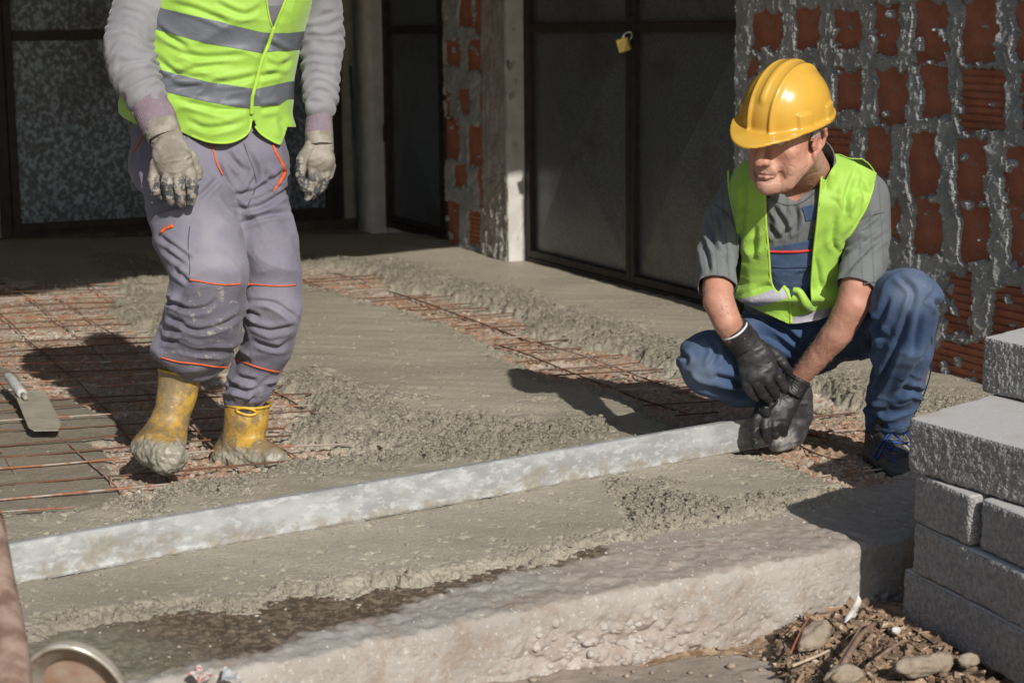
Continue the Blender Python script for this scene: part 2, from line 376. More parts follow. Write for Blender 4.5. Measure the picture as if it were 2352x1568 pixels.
# --- old concrete footing (kerb) with its broken front face
ns, ntp = 900, 300
sv = np.linspace(-3.0, 1.35, ns); tv = np.concatenate([np.linspace(-.62, 0, 110), np.linspace(0, .36, 151)[1:]])
Sg, Tg = np.meshgrid(sv, tv, indexing='ij')
top = Tg <= 0
w1 = K0[0]+KD[0]*Sg; w2 = K0[1]+KD[1]*Sg
edge_w = .018*fbm(Sg, Tg*0, 2.2, 2, 4)+.008*fbm(Sg, Tg*0, 9, 2, 7)
topz = -.024-.034*(1-ss(-.50, -.42, Tg))*ss(-.6, -.35, Sg)+.004*fbm(w1+KN[0]*Tg, w2+KN[1]*Tg, 5, 3, 2)
f1, f2, i1 = worley(Sg*17, Tg*17, 12); g1, g2, j1 = worley(Sg*36, Tg*36, 15)
brk = ss(-.93, -.72, Sg+.10*fbm(Sg, Tg, 5, 2))*0
zone = np.exp(-((Sg+.80)/.28)**2)*ss(.05, .11, Tg+.03*fbm(Sg, Tg, 12, 2))+.75*np.exp(-((Sg+1.75)/.30)**2)*ss(.10, .16, Tg+.03*fbm(Sg, Tg, 12, 2))+.55*ss(.12, .17, Tg+.02*fbm(Sg, Tg, 9, 2))*ss(-.5, -.3, Sg)
zone = np.clip(zone, 0, 1)
dis = .0022*fbm(Sg, Tg, 5, 3, 9)+.0012*fbm(Sg, Tg, 70, 3, 3, .7)+zone*(.024*(1-np.clip(f1*1.35, 0, 1))**.6*(.4+i1)+.012*(1-np.clip(g1*1.3, 0, 1))-.026)
hole = np.clip(fbm(Sg, Tg, 34, 2, 55)-.62, 0, 1); dis -= .03*hole*ss(.07, .16, Tg)*(Sg > -.7)
big = np.clip(1-np.hypot((Sg+.50)/.02, (Tg-.16)/.14)**2, 0, 1)
rnd = .012
ox = np.where(top, Tg+edge_w*ss(-.2, 0, Tg), edge_w+dis+.03*Tg+rnd*(1-np.exp(-Tg/.01)) - .0)
zz = np.where(top, topz+.0016*fbm(w1, w2, 80, 2)+np.where(Tg > -.25, .003*fbm(Sg*1.0, Tg*1.0, 30, 2, 8), 0)-.004*np.exp(Tg/.012), topz-Tg*1.0-.004)
V = np.stack([w1+KN[0]*ox, w2+KN[1]*ox, zz], -1).reshape(-1, 3)
# wet dark stain beside the fresh edge
STAIN = Gp([(-100, 1440), (300, 1400), (689, 1340), (1076, 1290), (1190, 1285), (1375, 1250), (1388, 1272), (1330, 1285), (1250, 1300), (1165, 1312), (1095, 1338), (980, 1365), (880, 1408), (740, 1450), (560, 1502), (360, 1545), (200, 1600), (-100, 1650)], -.02)
wxs = V[:, 0].reshape(Sg.shape); wys = V[:, 1].reshape(Sg.shape)
stain = 1-ss(-.02, .02, poly_sd(wxs, wys, STAIN)+.02*fbm(wxs, wys*2, 9, 3, 3)+.02*fbm(wxs, wys, 40, 2, 3))
stain = stain*np.where(top, 1, .0)
dust = (ss(-1.15, -.75, Sg+.2*fbm(Sg, Tg, 6, 2))*np.where(top, 1, 0)).astype(float)
m = NT('old_concrete'); sa = m.attr('stain'); da = m.attr('dust'); za = m.attr('pebble')
col = m.mix(m.ramp(m.noise(5, 6, .65), .35, .7), c3(.385, .36, .325), c3(.30, .272, .24))
col = m.mix(m.math('MULTIPLY', m.ramp(m.noise(90, 2), .60, .68), .5), col, c3(.60, .56, .50))
col = m.mix(m.math('MULTIPLY', m.ramp(m.noise(70, 2), .28, .36, True), .5), col, c3(.24, .17, .12))
col = m.mix(m.math('MULTIPLY', m.ramp(m.noise(9, 6, .75), .50, .64), .6), col, c3(.27, .20, .145))
col = m.mix(m.math('MULTIPLY', da, .7), col, m.mix(m.ramp(m.noise(30, 4), .4, .6), c3(.34, .285, .235), c3(.40, .345, .29)))
vv = m.n('ShaderNodeTexVoronoi'); vv.inputs['Scale'].default_value = 40; m.l(m.co, vv.inputs['Vector'])
sep = m.n('ShaderNodeSeparateColor'); m.l(vv.outputs['Color'], sep.inputs[0])
col = m.mix(m.math('MULTIPLY', za, .6), col, m.mix(sep.outputs[0], c3(.42, .37, .34), c3(.33, .24, .19)))
wet = m.mix(m.ramp(m.noise(55, 4, .7), .45, .6), c3(.095, .072, .052), c3(.22, .17, .12)); wet = m.mix(m.attr('slurry'), wet, m.mix(m.ramp(m.noise(40, 4, .7), .4, .6), c3(.17, .155, .115), c3(.26, .235, .18)))
wet = m.mix(m.ramp(m.noise(120, 2), .64, .70), wet, c3(.36, .29, .22))
col = m.mix(sa, col, wet)
m.out(col, m.rng(sa, .92, .6), m.bump(m.noise(110, 5, .75), .6, .004, m.bump(m.noise(260, 3, .7), .5, .002)), .06)
KERBM = m.m
tag(mk('kerb', V, grid_faces(ns, len(tv))[:, ::-1], m.m, None, True, {'stain': stain.ravel(), 'slurry': ss(-1.72, -2.0, Sg+.06*fbm(Sg, Tg, 6, 3)).ravel(), 'dust': dust.ravel(), 'pebble': zone.ravel()*(~top).ravel()}), kind='structure')
# pebbles bedded in the broken face and grit on the kerb top
PEBM = simple('footing_pebble', c3(.43, .395, .36), c3(.30, .26, .225), 9, .85, 120, .4, .003)
g_ = np.random.default_rng(9); zi = zone*(~top)*(Tg < .2); wgt = (zi*(Tg > .04)).ravel()**1.5; pick = g_.choice(wgt.size, 420, p=wgt/wgt.sum()); Vp = V[pick]
import bmesh as _bme
_b = _bme.new(); _bme.ops.create_icosphere(_b, subdivisions=2, radius=1); _b.verts.ensure_lookup_table(); _I = np.array([v.co[:] for v in _b.verts]); _IF = np.array([[v.index for v in f.verts] for f in _b.faces]); _b.free()
rp_ = .004+.013*g_.random(420)**1.6; a_ = g_.random(420)*6.28
Jp = _I[None]*(1+.18*vnoise(_I[:, 0]*1.3+g_.random((420, 1))*50, _I[:, 1]*1.3, _I[:, 2]*1.3))[..., None]*np.stack([g_.uniform(.9, 1.5, 420), g_.uniform(.7, 1, 420), g_.uniform(.5, .9, 420)], 1)[:, None]*rp_[:, None, None]
xp = Jp[..., 0]*np.cos(a_)[:, None]-Jp[..., 1]*np.sin(a_)[:, None]; yp = Jp[..., 0]*np.sin(a_)[:, None]+Jp[..., 1]*np.cos(a_)[:, None]
o = mk('footing_pebbles', (np.stack([xp, yp, Jp[..., 2]], -1)+(Vp-np.array([KN[0], KN[1], 0])*.55*rp_[:, None])[:, None]).reshape(-1, 3), (_IF[None]+np.arange(420)[:, None, None]*len(_I)).reshape(-1, 3), PEBM)
tag(o, 'pebbles bedded in the broken face of the old footing', 'pebbles', kind='stuff')
wt_ = (top*(Tg > -.5)*(.2+ss(-1.4, -.3, Sg))).ravel().astype(float); pick = g_.choice(wt_.size, 1300, p=wt_/wt_.sum())
tag(grains('grit', 0, V[pick][:, :2], V[pick][:, 2], .0012, .0055, .2, PEBM, 12), 'loose grit lying on top of the old footing', 'grit', kind='stuff')
# --- lower ground in front of the kerb
def low_z(x, y):
    s, t = kst(x, y)
    z = -.205+.05*ss(-.5, -1.0, -0*s)+.06*ss(-.7, -1.7, s)
    mound = .05*np.exp(-(((s+.02)/.35)**2+((t-.22)/.25)**2))+.03*np.exp(-(((s-.1)/.3)**2+((t-.45)/.2)**2))
    return z, mound
X, Y = np.meshgrid(np.linspace(-1.5, 1.8, 480), np.linspace(2.7, 5.3, 380))
z, mound = low_z(X, Y)
f1, f2, i1 = worley(X*30, Y*30, 3)
s_, t_ = kst(X, Y)
SLABP = Gp([(700, 1568), (860, 1545), (1100, 1505), (1400, 1490), (1470, 1500), (1600, 1480), (1700, 1475), (1770, 1500), (1840, 1560), (1900, 1650), (1900, 1900), (400, 1900)], -.18)
sd = poly_sd(X, Y, SLABP)+.01*fbm(X, Y, 14, 3)
sl_ = 1-ss(-.012, .004, sd)
H = z+(1-sl_)*(mound-.018+.009*fbm(X, Y, 12, 3)+.010*(1-np.clip(f1*1.4, 0, 1))*i1+.004*fbm(X, Y, 60, 2))+sl_*(.004*fbm(X, Y, 5, 3)+.002*fbm(X, Y, 50, 2))
m = NT('old_paving_and_soil'); sa = m.attr('slab')
soil = m.mix(m.ramp(m.noise(25, 5), .4, .62), c3(.20, .125, .075), c3(.34, .25, .165))
soil = m.mix(m.ramp(m.noise(80, 2), .62, .70), soil, c3(.50, .44, .36))
slab = m.mix(m.ramp(m.noise(6, 6), .35, .65), c3(.25, .205, .165), c3(.34, .285, .235))
slab = m.mix(m.math('MULTIPLY', m.ramp(m.noise(160, 2), .62, .68), .5), slab, c3(.46, .42, .36))
slab = m.mix(m.math('MULTIPLY', m.ramp(m.noise(12, 4), .6, .68), .6), slab, c3(.13, .105, .075))
m.out(m.mix(sa, soil, slab), .92, m.bump(m.noise(150, 4), .6, .004), .2)
tag(mk('path', np.stack([X, Y, H], -1).reshape(-1, 3), grid_faces(*X.shape), m.m, None, True, {'slab': sl_.ravel()}), kind='structure')

# ================================================================ walls
VB = np.array([.405, -.914]); VB /= np.linalg.norm(VB); NB = np.array([VB[1], -VB[0]])     # along the right wall to the camera; outward normal to the yard
BO = G(1600, 697)[:2]
VA = np.array([-.90, -.436]); VA /= np.linalg.norm(VA); NA = np.array([-VA[1], VA[0]])     # along the back wall, to the left
if NA[1] > 0: NA = -NA
AO = G(800, 503)[:2]
def onpl(px, py, o, v, n, off=0.0):
    """pixel -> (s along v, z) on vertical plane through o offset off along n"""
    r = ray(px, py); q = o+n*off; t = (q @ n)/(r[:2] @ n); h = r[:2]*t
    return (h-q) @ v, CAMZ+r[2]*t
def onB(px, py, off=0.0): return onpl(px, py, BO, VB, NB, off)
def onA(px, py, off=0.0): return onpl(px, py, AO, VA, NA, off)
def wpt(o, v, n, s, off, z): q = o+v*s+n*off; return (q[0], q[1], z)
def wbox(mb, o, v, n, s0, s1, f0, f1, z0, z1, bev=0):
    c = o+v*(s0+s1)/2+n*(f0+f1)/2
    mb.box((c[0], c[1], (z0+z1)/2), (abs(s1-s0)/2, abs(f1-f0)/2, (z1-z0)/2), [(v[0], v[1], 0), (n[0], n[1], 0), (0, 0, 1)], bev)
if NB[0] > 0: NB = -NB
ZT = 2.7
sB = lambda px, py=400, off=0: onB(px, py, off)[0]
s_d0, s_d1 = sB(1208, 500), sB(1727, 500)          # double door opening
s_sd0, s_sd1 = sB(886, 400), sB(1026, 450)         # small door
galv = NT('dark_galvanised')
gn = galv.noise(75, 4, .6, galv.mapd((1, 1, 1.4))); 
col = galv.mix(galv.ramp(gn, .42, .62), c3(.105, .113, .122), c3(.165, .178, .19))
col = galv.mix(galv.math('MULTIPLY', galv.ramp(galv.noise(3, 5), .5, .7), .6), col, c3(.085, .075, .06))
col = galv.mix(galv.math('MULTIPLY', galv.ramp(galv.noise(40, 3, .7, galv.mapd((1, 1, .12))), .66, .72), .4), col, c3(.22, .22, .21))
GALV = galv.out(col, .42, galv.bump(galv.noise(120, 3), .25, .002), .5, .5)
g2 = NT('mottled_galvanised')
gn = g2.noise(34, 5, .72, g2.mapd((1, 1, .8)))
col = g2.mix(g2.ramp(gn, .46, .60), c3(.075, .085, .098), c3(.24, .295, .345))
col = g2.mix(g2.math('MULTIPLY', g2.ramp(g2.noise(1.5, 4), .52, .7), .8), col, c3(.045, .043, .043))
GALV2 = g2.out(col, .45, g2.bump(gn, .2, .002), .4, .3)
IRON = simple('rusty_iron_frame', c3(.016, .013, .012), c3(.034, .022, .018), 14, .6, 120, .4, .002, .4)
def creased_panel(name, s0, s1, z0, z1, off, mat, par, o=BO, v=VB, n=NB, depth=.06):
    """pressed sheet with an X shaped crease (pyramid) - real relief"""
    nn = 40; a = np.linspace(0, 1, nn); A, B = np.meshgrid(a, a)
    h = depth*2*np.minimum(np.minimum(A, 1-A), np.minimum(B, 1-B))
    sg = s0+(s1-s0)*A; zg = z0+(z1-z0)*B; h = h+.0012*fbm(A*3, B*5, 1.0, 3, 5)
    q = o[None, None]+v*sg[..., None]+n*(off+h)[..., None]
    V = np.concatenate([q, zg[..., None]], -1).reshape(-1, 3)
    # a back skin so the sheet has thickness
    V2 = V.copy(); V2[:, 0] -= n[0]*.004; V2[:, 1] -= n[1]*.004
    fc = grid_faces(nn, nn); k = nn*nn
    rim = []
    def r_(i, j): rim.append((i, j, j+k, i+k))
    for i in range(nn-1):
        r_(i, i+1); r_((nn-1)*nn+i, (nn-1)*nn+i+1); r_(i*nn, (i+1)*nn); r_(i*nn+nn-1, (i+1)*nn+nn-1)
    return mk(name, np.concatenate([V, V2]), np.concatenate([fc, fc[:, ::-1]+k, np.array(rim)]), mat, par, False)
def frame4(name, par, s0, s1, z0, z1, w_, f0, f1, mat=IRON, o=BO, v=VB, n=NB, bot=None):
    mb = MB(); sg = 1 if s1 > s0 else -1
    wbox(mb, o, v, n, s0, s0+sg*w_, f0, f1, z0, z1, .003); wbox(mb, o, v, n, s1-sg*w_, s1, f0, f1, z0, z1, .003)
    wbox(mb, o, v, n, s0+sg*w_, s1-sg*w_, f0, f1-.002, z1-w_, z1, .003); wbox(mb, o, v, n, s0+sg*w_, s1-sg*w_, f0, f1-.002, z0, z0+(bot or w_), .003)
    return mb.build(name, mat, par)
# --- double door
dd = thing('metal_double_door', 'dark grey double metal door with creased sheet panels behind the crouching worker', 'door', wpt(BO, VB, NB, (s_d0+s_d1)/2, 0, 0))
frame4('frame', dd, s_d0, s_d1, -.03, 2.35, .05, -.05, .012, bot=.05)
smid = sB(1453, 400)
for a, b in ((s_d0+.055, smid-.004), (smid+.004, s_d1-.055)):
    lf = frame4('leaf_frame', dd, a, b, .025, 2.29, .038, -.035, .018)
    mb = MB(); wbox(mb, BO, VB, NB, a+.039, b-.039, -.03, .014, 1.255, 1.305, .003); mb.build('cross_rail', IRON, lf)
    creased_panel('lower_panel', a+.036, b-.036, .06, 1.257, -.016, GALV, dd)
    creased_panel('upper_panel', a+.036, b-.036, 1.303, 2.255, -.016, GALV, dd)
mb = MB(); wbox(mb, BO, VB, NB, smid-.03, smid+.035, .016, .026, 1.30, 1.335, .002); mb.build('hasp', IRON, dd)
# --- padlock
pl = onB(1440, 105, .05); lock = thing('padlock', 'worn brass padlock hanging from the hasp of the double door', 'padlock', wpt(BO, VB, NB, pl[0], .05, pl[1]-.05))
BRASS = simple('brass', c3(.62, .46, .12), c3(.40, .30, .10), 60, .35, 200, .3, .001, .5, .75)
STEEL = simple('bright_steel', c3(.6, .6, .6), c3(.4, .4, .4), 50, .3, 200, .2, .001, .5, .9)
q0 = P(1433, 104, np.array(wpt(BO, VB, NB, pl[0], .05, 0))[1])
a_ = math.radians(16)
mb = MB(); mb.box(q0, (.034, .013, .033), [(math.cos(a_)*.9, -.35, math.sin(a_)), (.35, .93, 0), (-math.sin(a_), 0, math.cos(a_))], .005); lb = mb.build('lock_body', BRASS, lock)
for i_ in range(2):
    pass
mb = MB(); hp = [q0+np.array([-.006, .0, .028]), q0+np.array([.0, .0, .048]), q0+np.array([.020, .0, .062]), q0+np.array([.038, .0, .056]), q0+np.array([.038, .005, .036]), q0+np.array([.024, 0, .022])]
mb.tube(spline(hp, 18), .0055, 8); mb.build('shackle', STEEL, lock, True)
# --- small door
sd_ = thing('small_metal_door', 'narrow dark metal door between the concrete corner post and the brick jamb', 'door', wpt(BO, VB, NB, (s_sd0+s_sd1)/2, 0, 0))
frame4('frame', sd_, s_sd0+.01, s_sd1, -.02, 2.3, .045, -.05, .01)
lf = frame4('leaf_frame', sd_, s_sd0+.058, s_sd1-.048, .03, 2.25, .03, -.035, .016)
mb = MB(); wbox(mb, BO, VB, NB, s_sd0+.09, s_sd1-.08, -.03, .012, 1.25, 1.30, .003); mb.build('cross_rail', IRON, lf)
creased_panel('lower_panel', s_sd0+.086, s_sd1-.076, .06, 1.252, -.016, GALV, sd_)
creased_panel('upper_panel', s_sd0+.086, s_sd1-.076, 1.298, 2.22, -.016, GALV, sd_)
mb = MB(); wbox(mb, BO, VB, NB, s_sd0+.045, s_sd0+.065, .012, .03, .55, .66, .002); mb.build('hinge', IRON, sd_)
# --- concrete posts
CPL = NT('cast_concrete')
col = CPL.mix(CPL.ramp(CPL.noise(5, 6, .65), .35, .68), c3(.36, .33, .30), c3(.25, .22, .195))
col = CPL.mix(CPL.math('MULTIPLY', CPL.ramp(CPL.noise(60, 3), .60, .68), .5), col, c3(.15, .12, .10))
CPLM = CPL.out(col, .9, CPL.bump(CPL.noise(70, 4, .7), .6, .006), .2)
CPW = simple('pale_cast_concrete', c3(.52, .50, .47), c3(.42, .40, .37), 8, .9, 90, .45, .004, .2)
def relief_wall(name, par, mat, o, v, n, s0, s1, z0, z1, off, amp, ds=.008, fn=None, back=.12, attrs=None):
    """closed slab whose outer face carries real relief"""
    ns_ = max(int(abs(s1-s0)/ds), 3); nz_ = max(int((z1-z0)/ds), 3)
    sg, zg = np.meshgrid(np.linspace(s0, s1, ns_), np.linspace(z0, z1, nz_))
    h = amp*fbm(sg, zg, 14, 4, 3) if fn is None else fn(sg, zg)
    q = o+v*sg[..., None]+n*(off+h)[..., None]; V = np.concatenate([q, zg[..., None]], -1).reshape(-1, 3)
    qb = o+v*sg[..., None]+n*np.full_like(h, off-back)[..., None]; V2 = np.concatenate([qb, zg[..., None]], -1).reshape(-1, 3)
    fc = grid_faces(nz_, ns_); k = ns_*nz_; rim = []
    for i in range(ns_-1): rim += [(i, i+1, i+1+k, i+k), ((nz_-1)*ns_+i, (nz_-1)*ns_+i+1, (nz_-1)*ns_+i+1+k, (nz_-1)*ns_+i+k)]
    for i in range(nz_-1): rim += [(i*ns_, (i+1)*ns_, (i+1)*ns_+k, i*ns_+k), (i*ns_+ns_-1, (i+1)*ns_+ns_-1, (i+1)*ns_+ns_-1+k, i*ns_+ns_-1+k)]
    return mk(name, np.concatenate([V, V2]), np.concatenate([fc, fc[:, ::-1]+k, np.array(rim)]), mat, par, True, attrs)
PO = .115
s_c0, s_c1 = sB(1107, 400, PO), sB(1166, 400, PO)
cp = thing('concrete_column', 'rough cast concrete column with a pale smooth side, next to the double door', 'column', wpt(BO, VB, NB, s_c1, 0, 0))
def rough_col(sg, zg):
    f1, f2, i1 = worley(sg*30, zg*30, 4)
    r = .005*fbm(sg*2.5, zg*.6, 14, 3, 3)+.003*fbm(sg, zg, 50, 3, 7)+(1-ss(.35, .8, zg))*.007*fbm(sg, zg, 28, 3, 2)
    r += (1-ss(.0, .14, zg+.03*fbm(sg, zg, 20, 2)))*(.012*(1-f1)+.012)
    e = ss(0, .02, s_c1-sg); return (r-.004)*e
relief_wall('column_face', cp, CPLM, BO, VB, NB, s_c0, s_c1, -.1, ZT, PO, .01, .007, rough_col, .06)
# side facing the camera (plane perpendicular, along NB) : butts the face
so_ = BO+VB*(s_c1+.001)
def side_rel(sg, zg): return .0015*fbm(sg, zg, 12, 3, 8)-.010*ss(.0, .01, .05-np.abs(sg-.03-.05*fbm(zg, zg*0, 3, 2)))*ss(.10, .16, zg)*(1-ss(.25, .30, zg))*.6
relief_wall('column_side', cp, CPW, so_, -NB, VB, -PO+.001, .04, -.1, ZT, .0, .002, .006, side_rel, .05)
# --- brick jamb with mortar
BRICKM = NT('clay_brick')
col = BRICKM.mix(BRICKM.ramp(BRICKM.noise(9, 5), .35, .68), c3(.42, .155, .092), c3(.28, .10, .062))
col = BRICKM.mix(BRICKM.math('MULTIPLY', BRICKM.ramp(BRICKM.noise(60, 3, .7), .66, .74), .6), col, c3(.40, .30, .25))
col = BRICKM.mix(BRICKM.math('MULTIPLY', BRICKM.ramp(BRICKM.noise(16, 5, .7), .55, .72), .45), col, c3(.33, .27, .23))
BRICKM = BRICKM.out(col, .85, BRICKM.bump(BRICKM.noise(110, 4, .65), .7, .006), .2)
MORT = NT('mortar')
col = MORT.mix(MORT.ramp(MORT.noise(8, 5), .35, .68), c3(.29, .295, .29), c3(.42, .425, .41))
col = MORT.mix(MORT.math('MULTIPLY', MORT.ramp(MORT.noise(35, 3, .7), .6, .7), .35), col, c3(.34, .335, .31))
MORTM = MORT.out(col, 1.0, MORT.bump(MORT.noise(150, 5, .75), .8, .006, MORT.bump(MORT.wave(26, 7, 'Z', MORT.mapd((1, 1, 1))), .35, .004, MORT.bump(MORT.noise(60, 5, .7), .6, .008))), .03)
_bm = {}
def brick_mesh(ridged, w_, h_, t=.1):
    key = (ridged, round(w_, 2), round(h_, 2))
    if key in _bm: return _bm[key]
    mb = MB()
    if not ridged: mb.box((0, 0, 0), (w_/2, t/2, h_/2), None, .004)
    else:
        # comb profile: horizontal grooves
        k = max(4, int(h_/.026)); prof = []; z = -h_/2; st_ = h_/k
        for i in range(k):
            prof += [(t/2-.006, z), (t/2-.006, z+st_*.22), (t/2, z+st_*.30), (t/2, z+st_*.92)]; z += st_
        prof += [(t/2-.006, h_/2), (-t/2, h_/2), (-t/2, -h_/2)]
        n_ = len(prof); V = [(-w_/2, y, z) for y, z in prof]+[(w_/2, y, z) for y, z in prof]
        Fs = [(i, (i+1) % n_, (i+1) % n_+n_, i+n_) for i in range(n_)]+[tuple(range(n_)), tuple(range(2*n_-1, n_-1, -1))]
        mb.add(V, Fs)
    o = mb.build('brick', BRICKM); _bm[key] = o.data; bpy.data.objects.remove(o); return _bm[key]
def put_brick(par, o, v, n, s, z, w_, h_, off, ridged=False, tilt=0):
    me = brick_mesh(ridged, w_, h_)
    b = bpy.data.objects.new('brick', me); COL.objects.link(b); b.parent = par
    q = np.array(wpt(o, v, n, s, off-.05, z))-WORLD[par.name]
    b.matrix_local = Matrix(((v[0], n[0], 0, q[0]), (v[1], n[1], 0, q[1]), (0, 0, 1, q[2]), (0, 0, 0, 1))) @ Matrix.Rotation(tilt, 4, 'Y')
    return b
def mortar_sheet(par, o, v, n, s0, s1, z0, z1, off, holes, ds, seed=0, comb=True):
    """trowelled mortar with ragged openings; holes = polygons in (s,z) measured on the wall"""
    ns_ = int(abs(s1-s0)/ds); nz_ = int((z1-z0)/ds)
    sg, zg = np.meshgrid(np.linspace(s0, s1, ns_), np.linspace(z0, z1, nz_))
    d = np.full(sg.shape, 9.0)
    for hpoly in holes:
        a = np.array(hpoly); mn = a.min(0)-.06; mx = a.max(0)+.06
        msk = (sg > mn[0]) & (sg < mx[0]) & (zg > mn[1]) & (zg < mx[1])
        if msk.any(): d[msk] = np.minimum(d[msk], poly_sd(sg[msk], zg[msk], hpoly))
    dd_ = d+.013*fbm(sg, zg, 20, 3, 5+seed)+.006*fbm(sg, zg, 70, 2, 9+seed)
    dd_ = np.maximum(dd_, .05*(fbm(sg, zg, 13, 3, 77+seed)-.95)+.004)
    dd_ = dd_-.004
    cov = ss(-.001, .006, dd_)
    ang = vnoise(sg*9, zg*9, s=seed+2)*1.6
    st_ = np.sin((sg*np.cos(ang)+zg*np.sin(ang))*260+2*fbm(sg, zg, 20, 2)); patch = ss(-.1, .35, vnoise(sg*8+5, zg*11, s=seed+4))
    h = .009+.003*fbm(sg, zg, 7, 3, seed)+.0032*fbm(sg, zg, 34, 3, seed+3, .65)+.0014*st_*patch*comb
    lip = np.exp(-(dd_/.008)**2)*.0045*(1+vnoise(sg*40, zg*40)); h += lip
    rdg = 1-np.abs(fbm(sg*1.2, zg*.6, 11, 2, seed+21)); h += .004*ss(.9, 1.0, rdg)
    h = h*cov-.012*(1-cov)
    q = o+v*sg[..., None]+n*(off+h)[..., None]; V = np.concatenate([q, zg[..., None]], -1).reshape(-1, 3)
    fc = grid_faces(nz_, ns_); kp = (cov.ravel()[fc] > .02).any(1); fc = fc[kp]
    us = np.unique(fc); rm_ = np.full(V.shape[0], -1); rm_[us] = np.arange(len(us))
    return mk('mortar', V[us], rm_[fc], MORTM, par, True)
def z5(cx, cy): return 1694+cx/1.8205, cy/1.8205
def hole_poly(pts, off, f=onB): return [tuple(f(*p, off)) for p in pts]
def rect_hole(x0, y0, x1, y1, rr, j=10):
    k = 4; P_ = []
    e = [((x0, y0), (x1, y0)), ((x1, y0), (x1, y1)), ((x1, y1), (x0, y1)), ((x0, y1), (x0, y0))]
    for (a, b) in e:
        for i in range(k):
            t = i/k; P_.append((a[0]+(b[0]-a[0])*t+rr.uniform(-j, j)*(.3 if i == 0 else 1), a[1]+(b[1]-a[1])*t+rr.uniform(-j, j)*(.3 if i == 0 else 1)))
    return P_
BOFF = .085
bw = thing('brick_wall', 'wall of red hollow clay bricks smeared with thick grey mortar at the right edge', 'wall', wpt(BO, VB, NB, s_d1+1.0, 0, 0))
openings = [(62, 50, 182, 205, 0), (243, 38, 340, 190, 0), (412, 58, 510, 205, 0), (582, 20, 680, 225, 0), (740, 10, 875, 252, 0), (945, 12, 1080, 256, 0), (1160, -5, 1260, 245, 0),
 (45, 262, 95, 320, 0), (280, 285, 350, 420, 0), (415, 300, 515, 460, 0), (592, 300, 708, 510, 0), (770, 288, 885, 490, 0), (935, 290, 1115, 548, 1), (1182, 300, 1300, 540, 1),
 (350, 545, 480, 675, 1), (540, 550, 640, 745, 0), (728, 562, 835, 810, 0), (920, 590, 1040, 850, 0), (1120, 630, 1260, 865, 0),
 (590, 860, 682, 992, 0), (745, 840, 855, 1062, 0), (935, 868, 1062, 1085, 0), (1145, 895, 1270, 1095, 0),
 (700, 1130, 790, 1330, 1), (880, 1140, 985, 1390, 1), (1065, 1205, 1230, 1398, 1),
 (810, 1430, 1060, 1610, 1)]
rr = random.Random(3); holes = []
for x0, y0, x1, y1, rg in openings:
    pts = [z5(*p) for p in rect_hole(x0, y0, x1, y1, rr)]
    hp = hole_poly(pts, BOFF); holes.append(hp)
    a = np.array(hp); s0, z0 = a.min(0); s1, z1 = a.max(0)
    w_ = round((s1-s0)+.05, 2); h_ = round((z1-z0)+.04, 2)
    put_brick(bw, BO, VB, NB, (s0+s1)/2, (z0+z1)/2, w_, h_, BOFF-.006+rr.uniform(-.003, .003), bool(rg), rr.uniform(-.02, .02))
s_bw1 = s_d1+3.0
z_, _z = 0, 0
mortar_sheet(bw, BO, VB, NB, s_d1+.002, sB(2352, 400, BOFF)+.25, -.08, 1.62, BOFF, holes, .0055)
# the same brickwork goes on past the frame
s_e = sB(2352, 400, BOFF)+.25
def more_bricks(s0, s1, z0, z1):
    hs_ = []; kz = 0; z = z0+.02
    while z < z1-.2:
        s = s0+.03+(.13 if kz % 2 else 0)
        while s < s1-.2:
            x0, x1, a0, a1 = s+rr.uniform(-.02, .02), s+.165+rr.uniform(-.03, .03), z+rr.uniform(-.01, .02), z+.19+rr.uniform(-.02, .01)
            P_ = []
            for (pa, pb) in (((x0, a0), (x1, a0)), ((x1, a0), (x1, a1)), ((x1, a1), (x0, a1)), ((x0, a1), (x0, a0))):
                for i in range(3): t = i/3; P_.append((pa[0]+(pb[0]-pa[0])*t+rr.uniform(-.01, .01), pa[1]+(pb[1]-pa[1])*t+rr.uniform(-.01, .01)))
            hs_.append(P_); put_brick(bw, BO, VB, NB, (x0+x1)/2, (a0+a1)/2, round(x1-x0+.03, 2), round(a1-a0+.03, 2), BOFF-.006, rr.random() < .25); s += .26
        z += .25; kz += 1
    return hs_
mortar_sheet(bw, BO, VB, NB, s_d1+.002, s_e+1.6, 1.621, 2.62, BOFF, more_bricks(s_d1, s_e+1.6, 1.6, 2.6), .009, 3)
mortar_sheet(bw, BO, VB, NB, s_e+.001, s_e+1.6, -.08, 1.62, BOFF, more_bricks(s_e, s_e+1.6, -.05, 1.6), .009, 5)
# body of the wall behind, and above the picture
mb = MB(); wbox(mb, BO, VB, NB, s_d1+.004, s_e+3.0, -.12, BOFF-.075, -.1, ZT); mb.build('wall_core', MORTM, bw)
mb = MB(); wbox(mb, BO, VB, NB, s_d1+.004, s_e+1.6, BOFF-.0745, BOFF+.004, 2.62, ZT); mb.build('render_coat', MORTM, bw)
mb = MB(); wbox(mb, BO, VB, NB, s_e+1.601, s_e+3.0, BOFF-.0745, BOFF+.004, -.1, ZT); mb.build('render_coat', MORTM, bw)
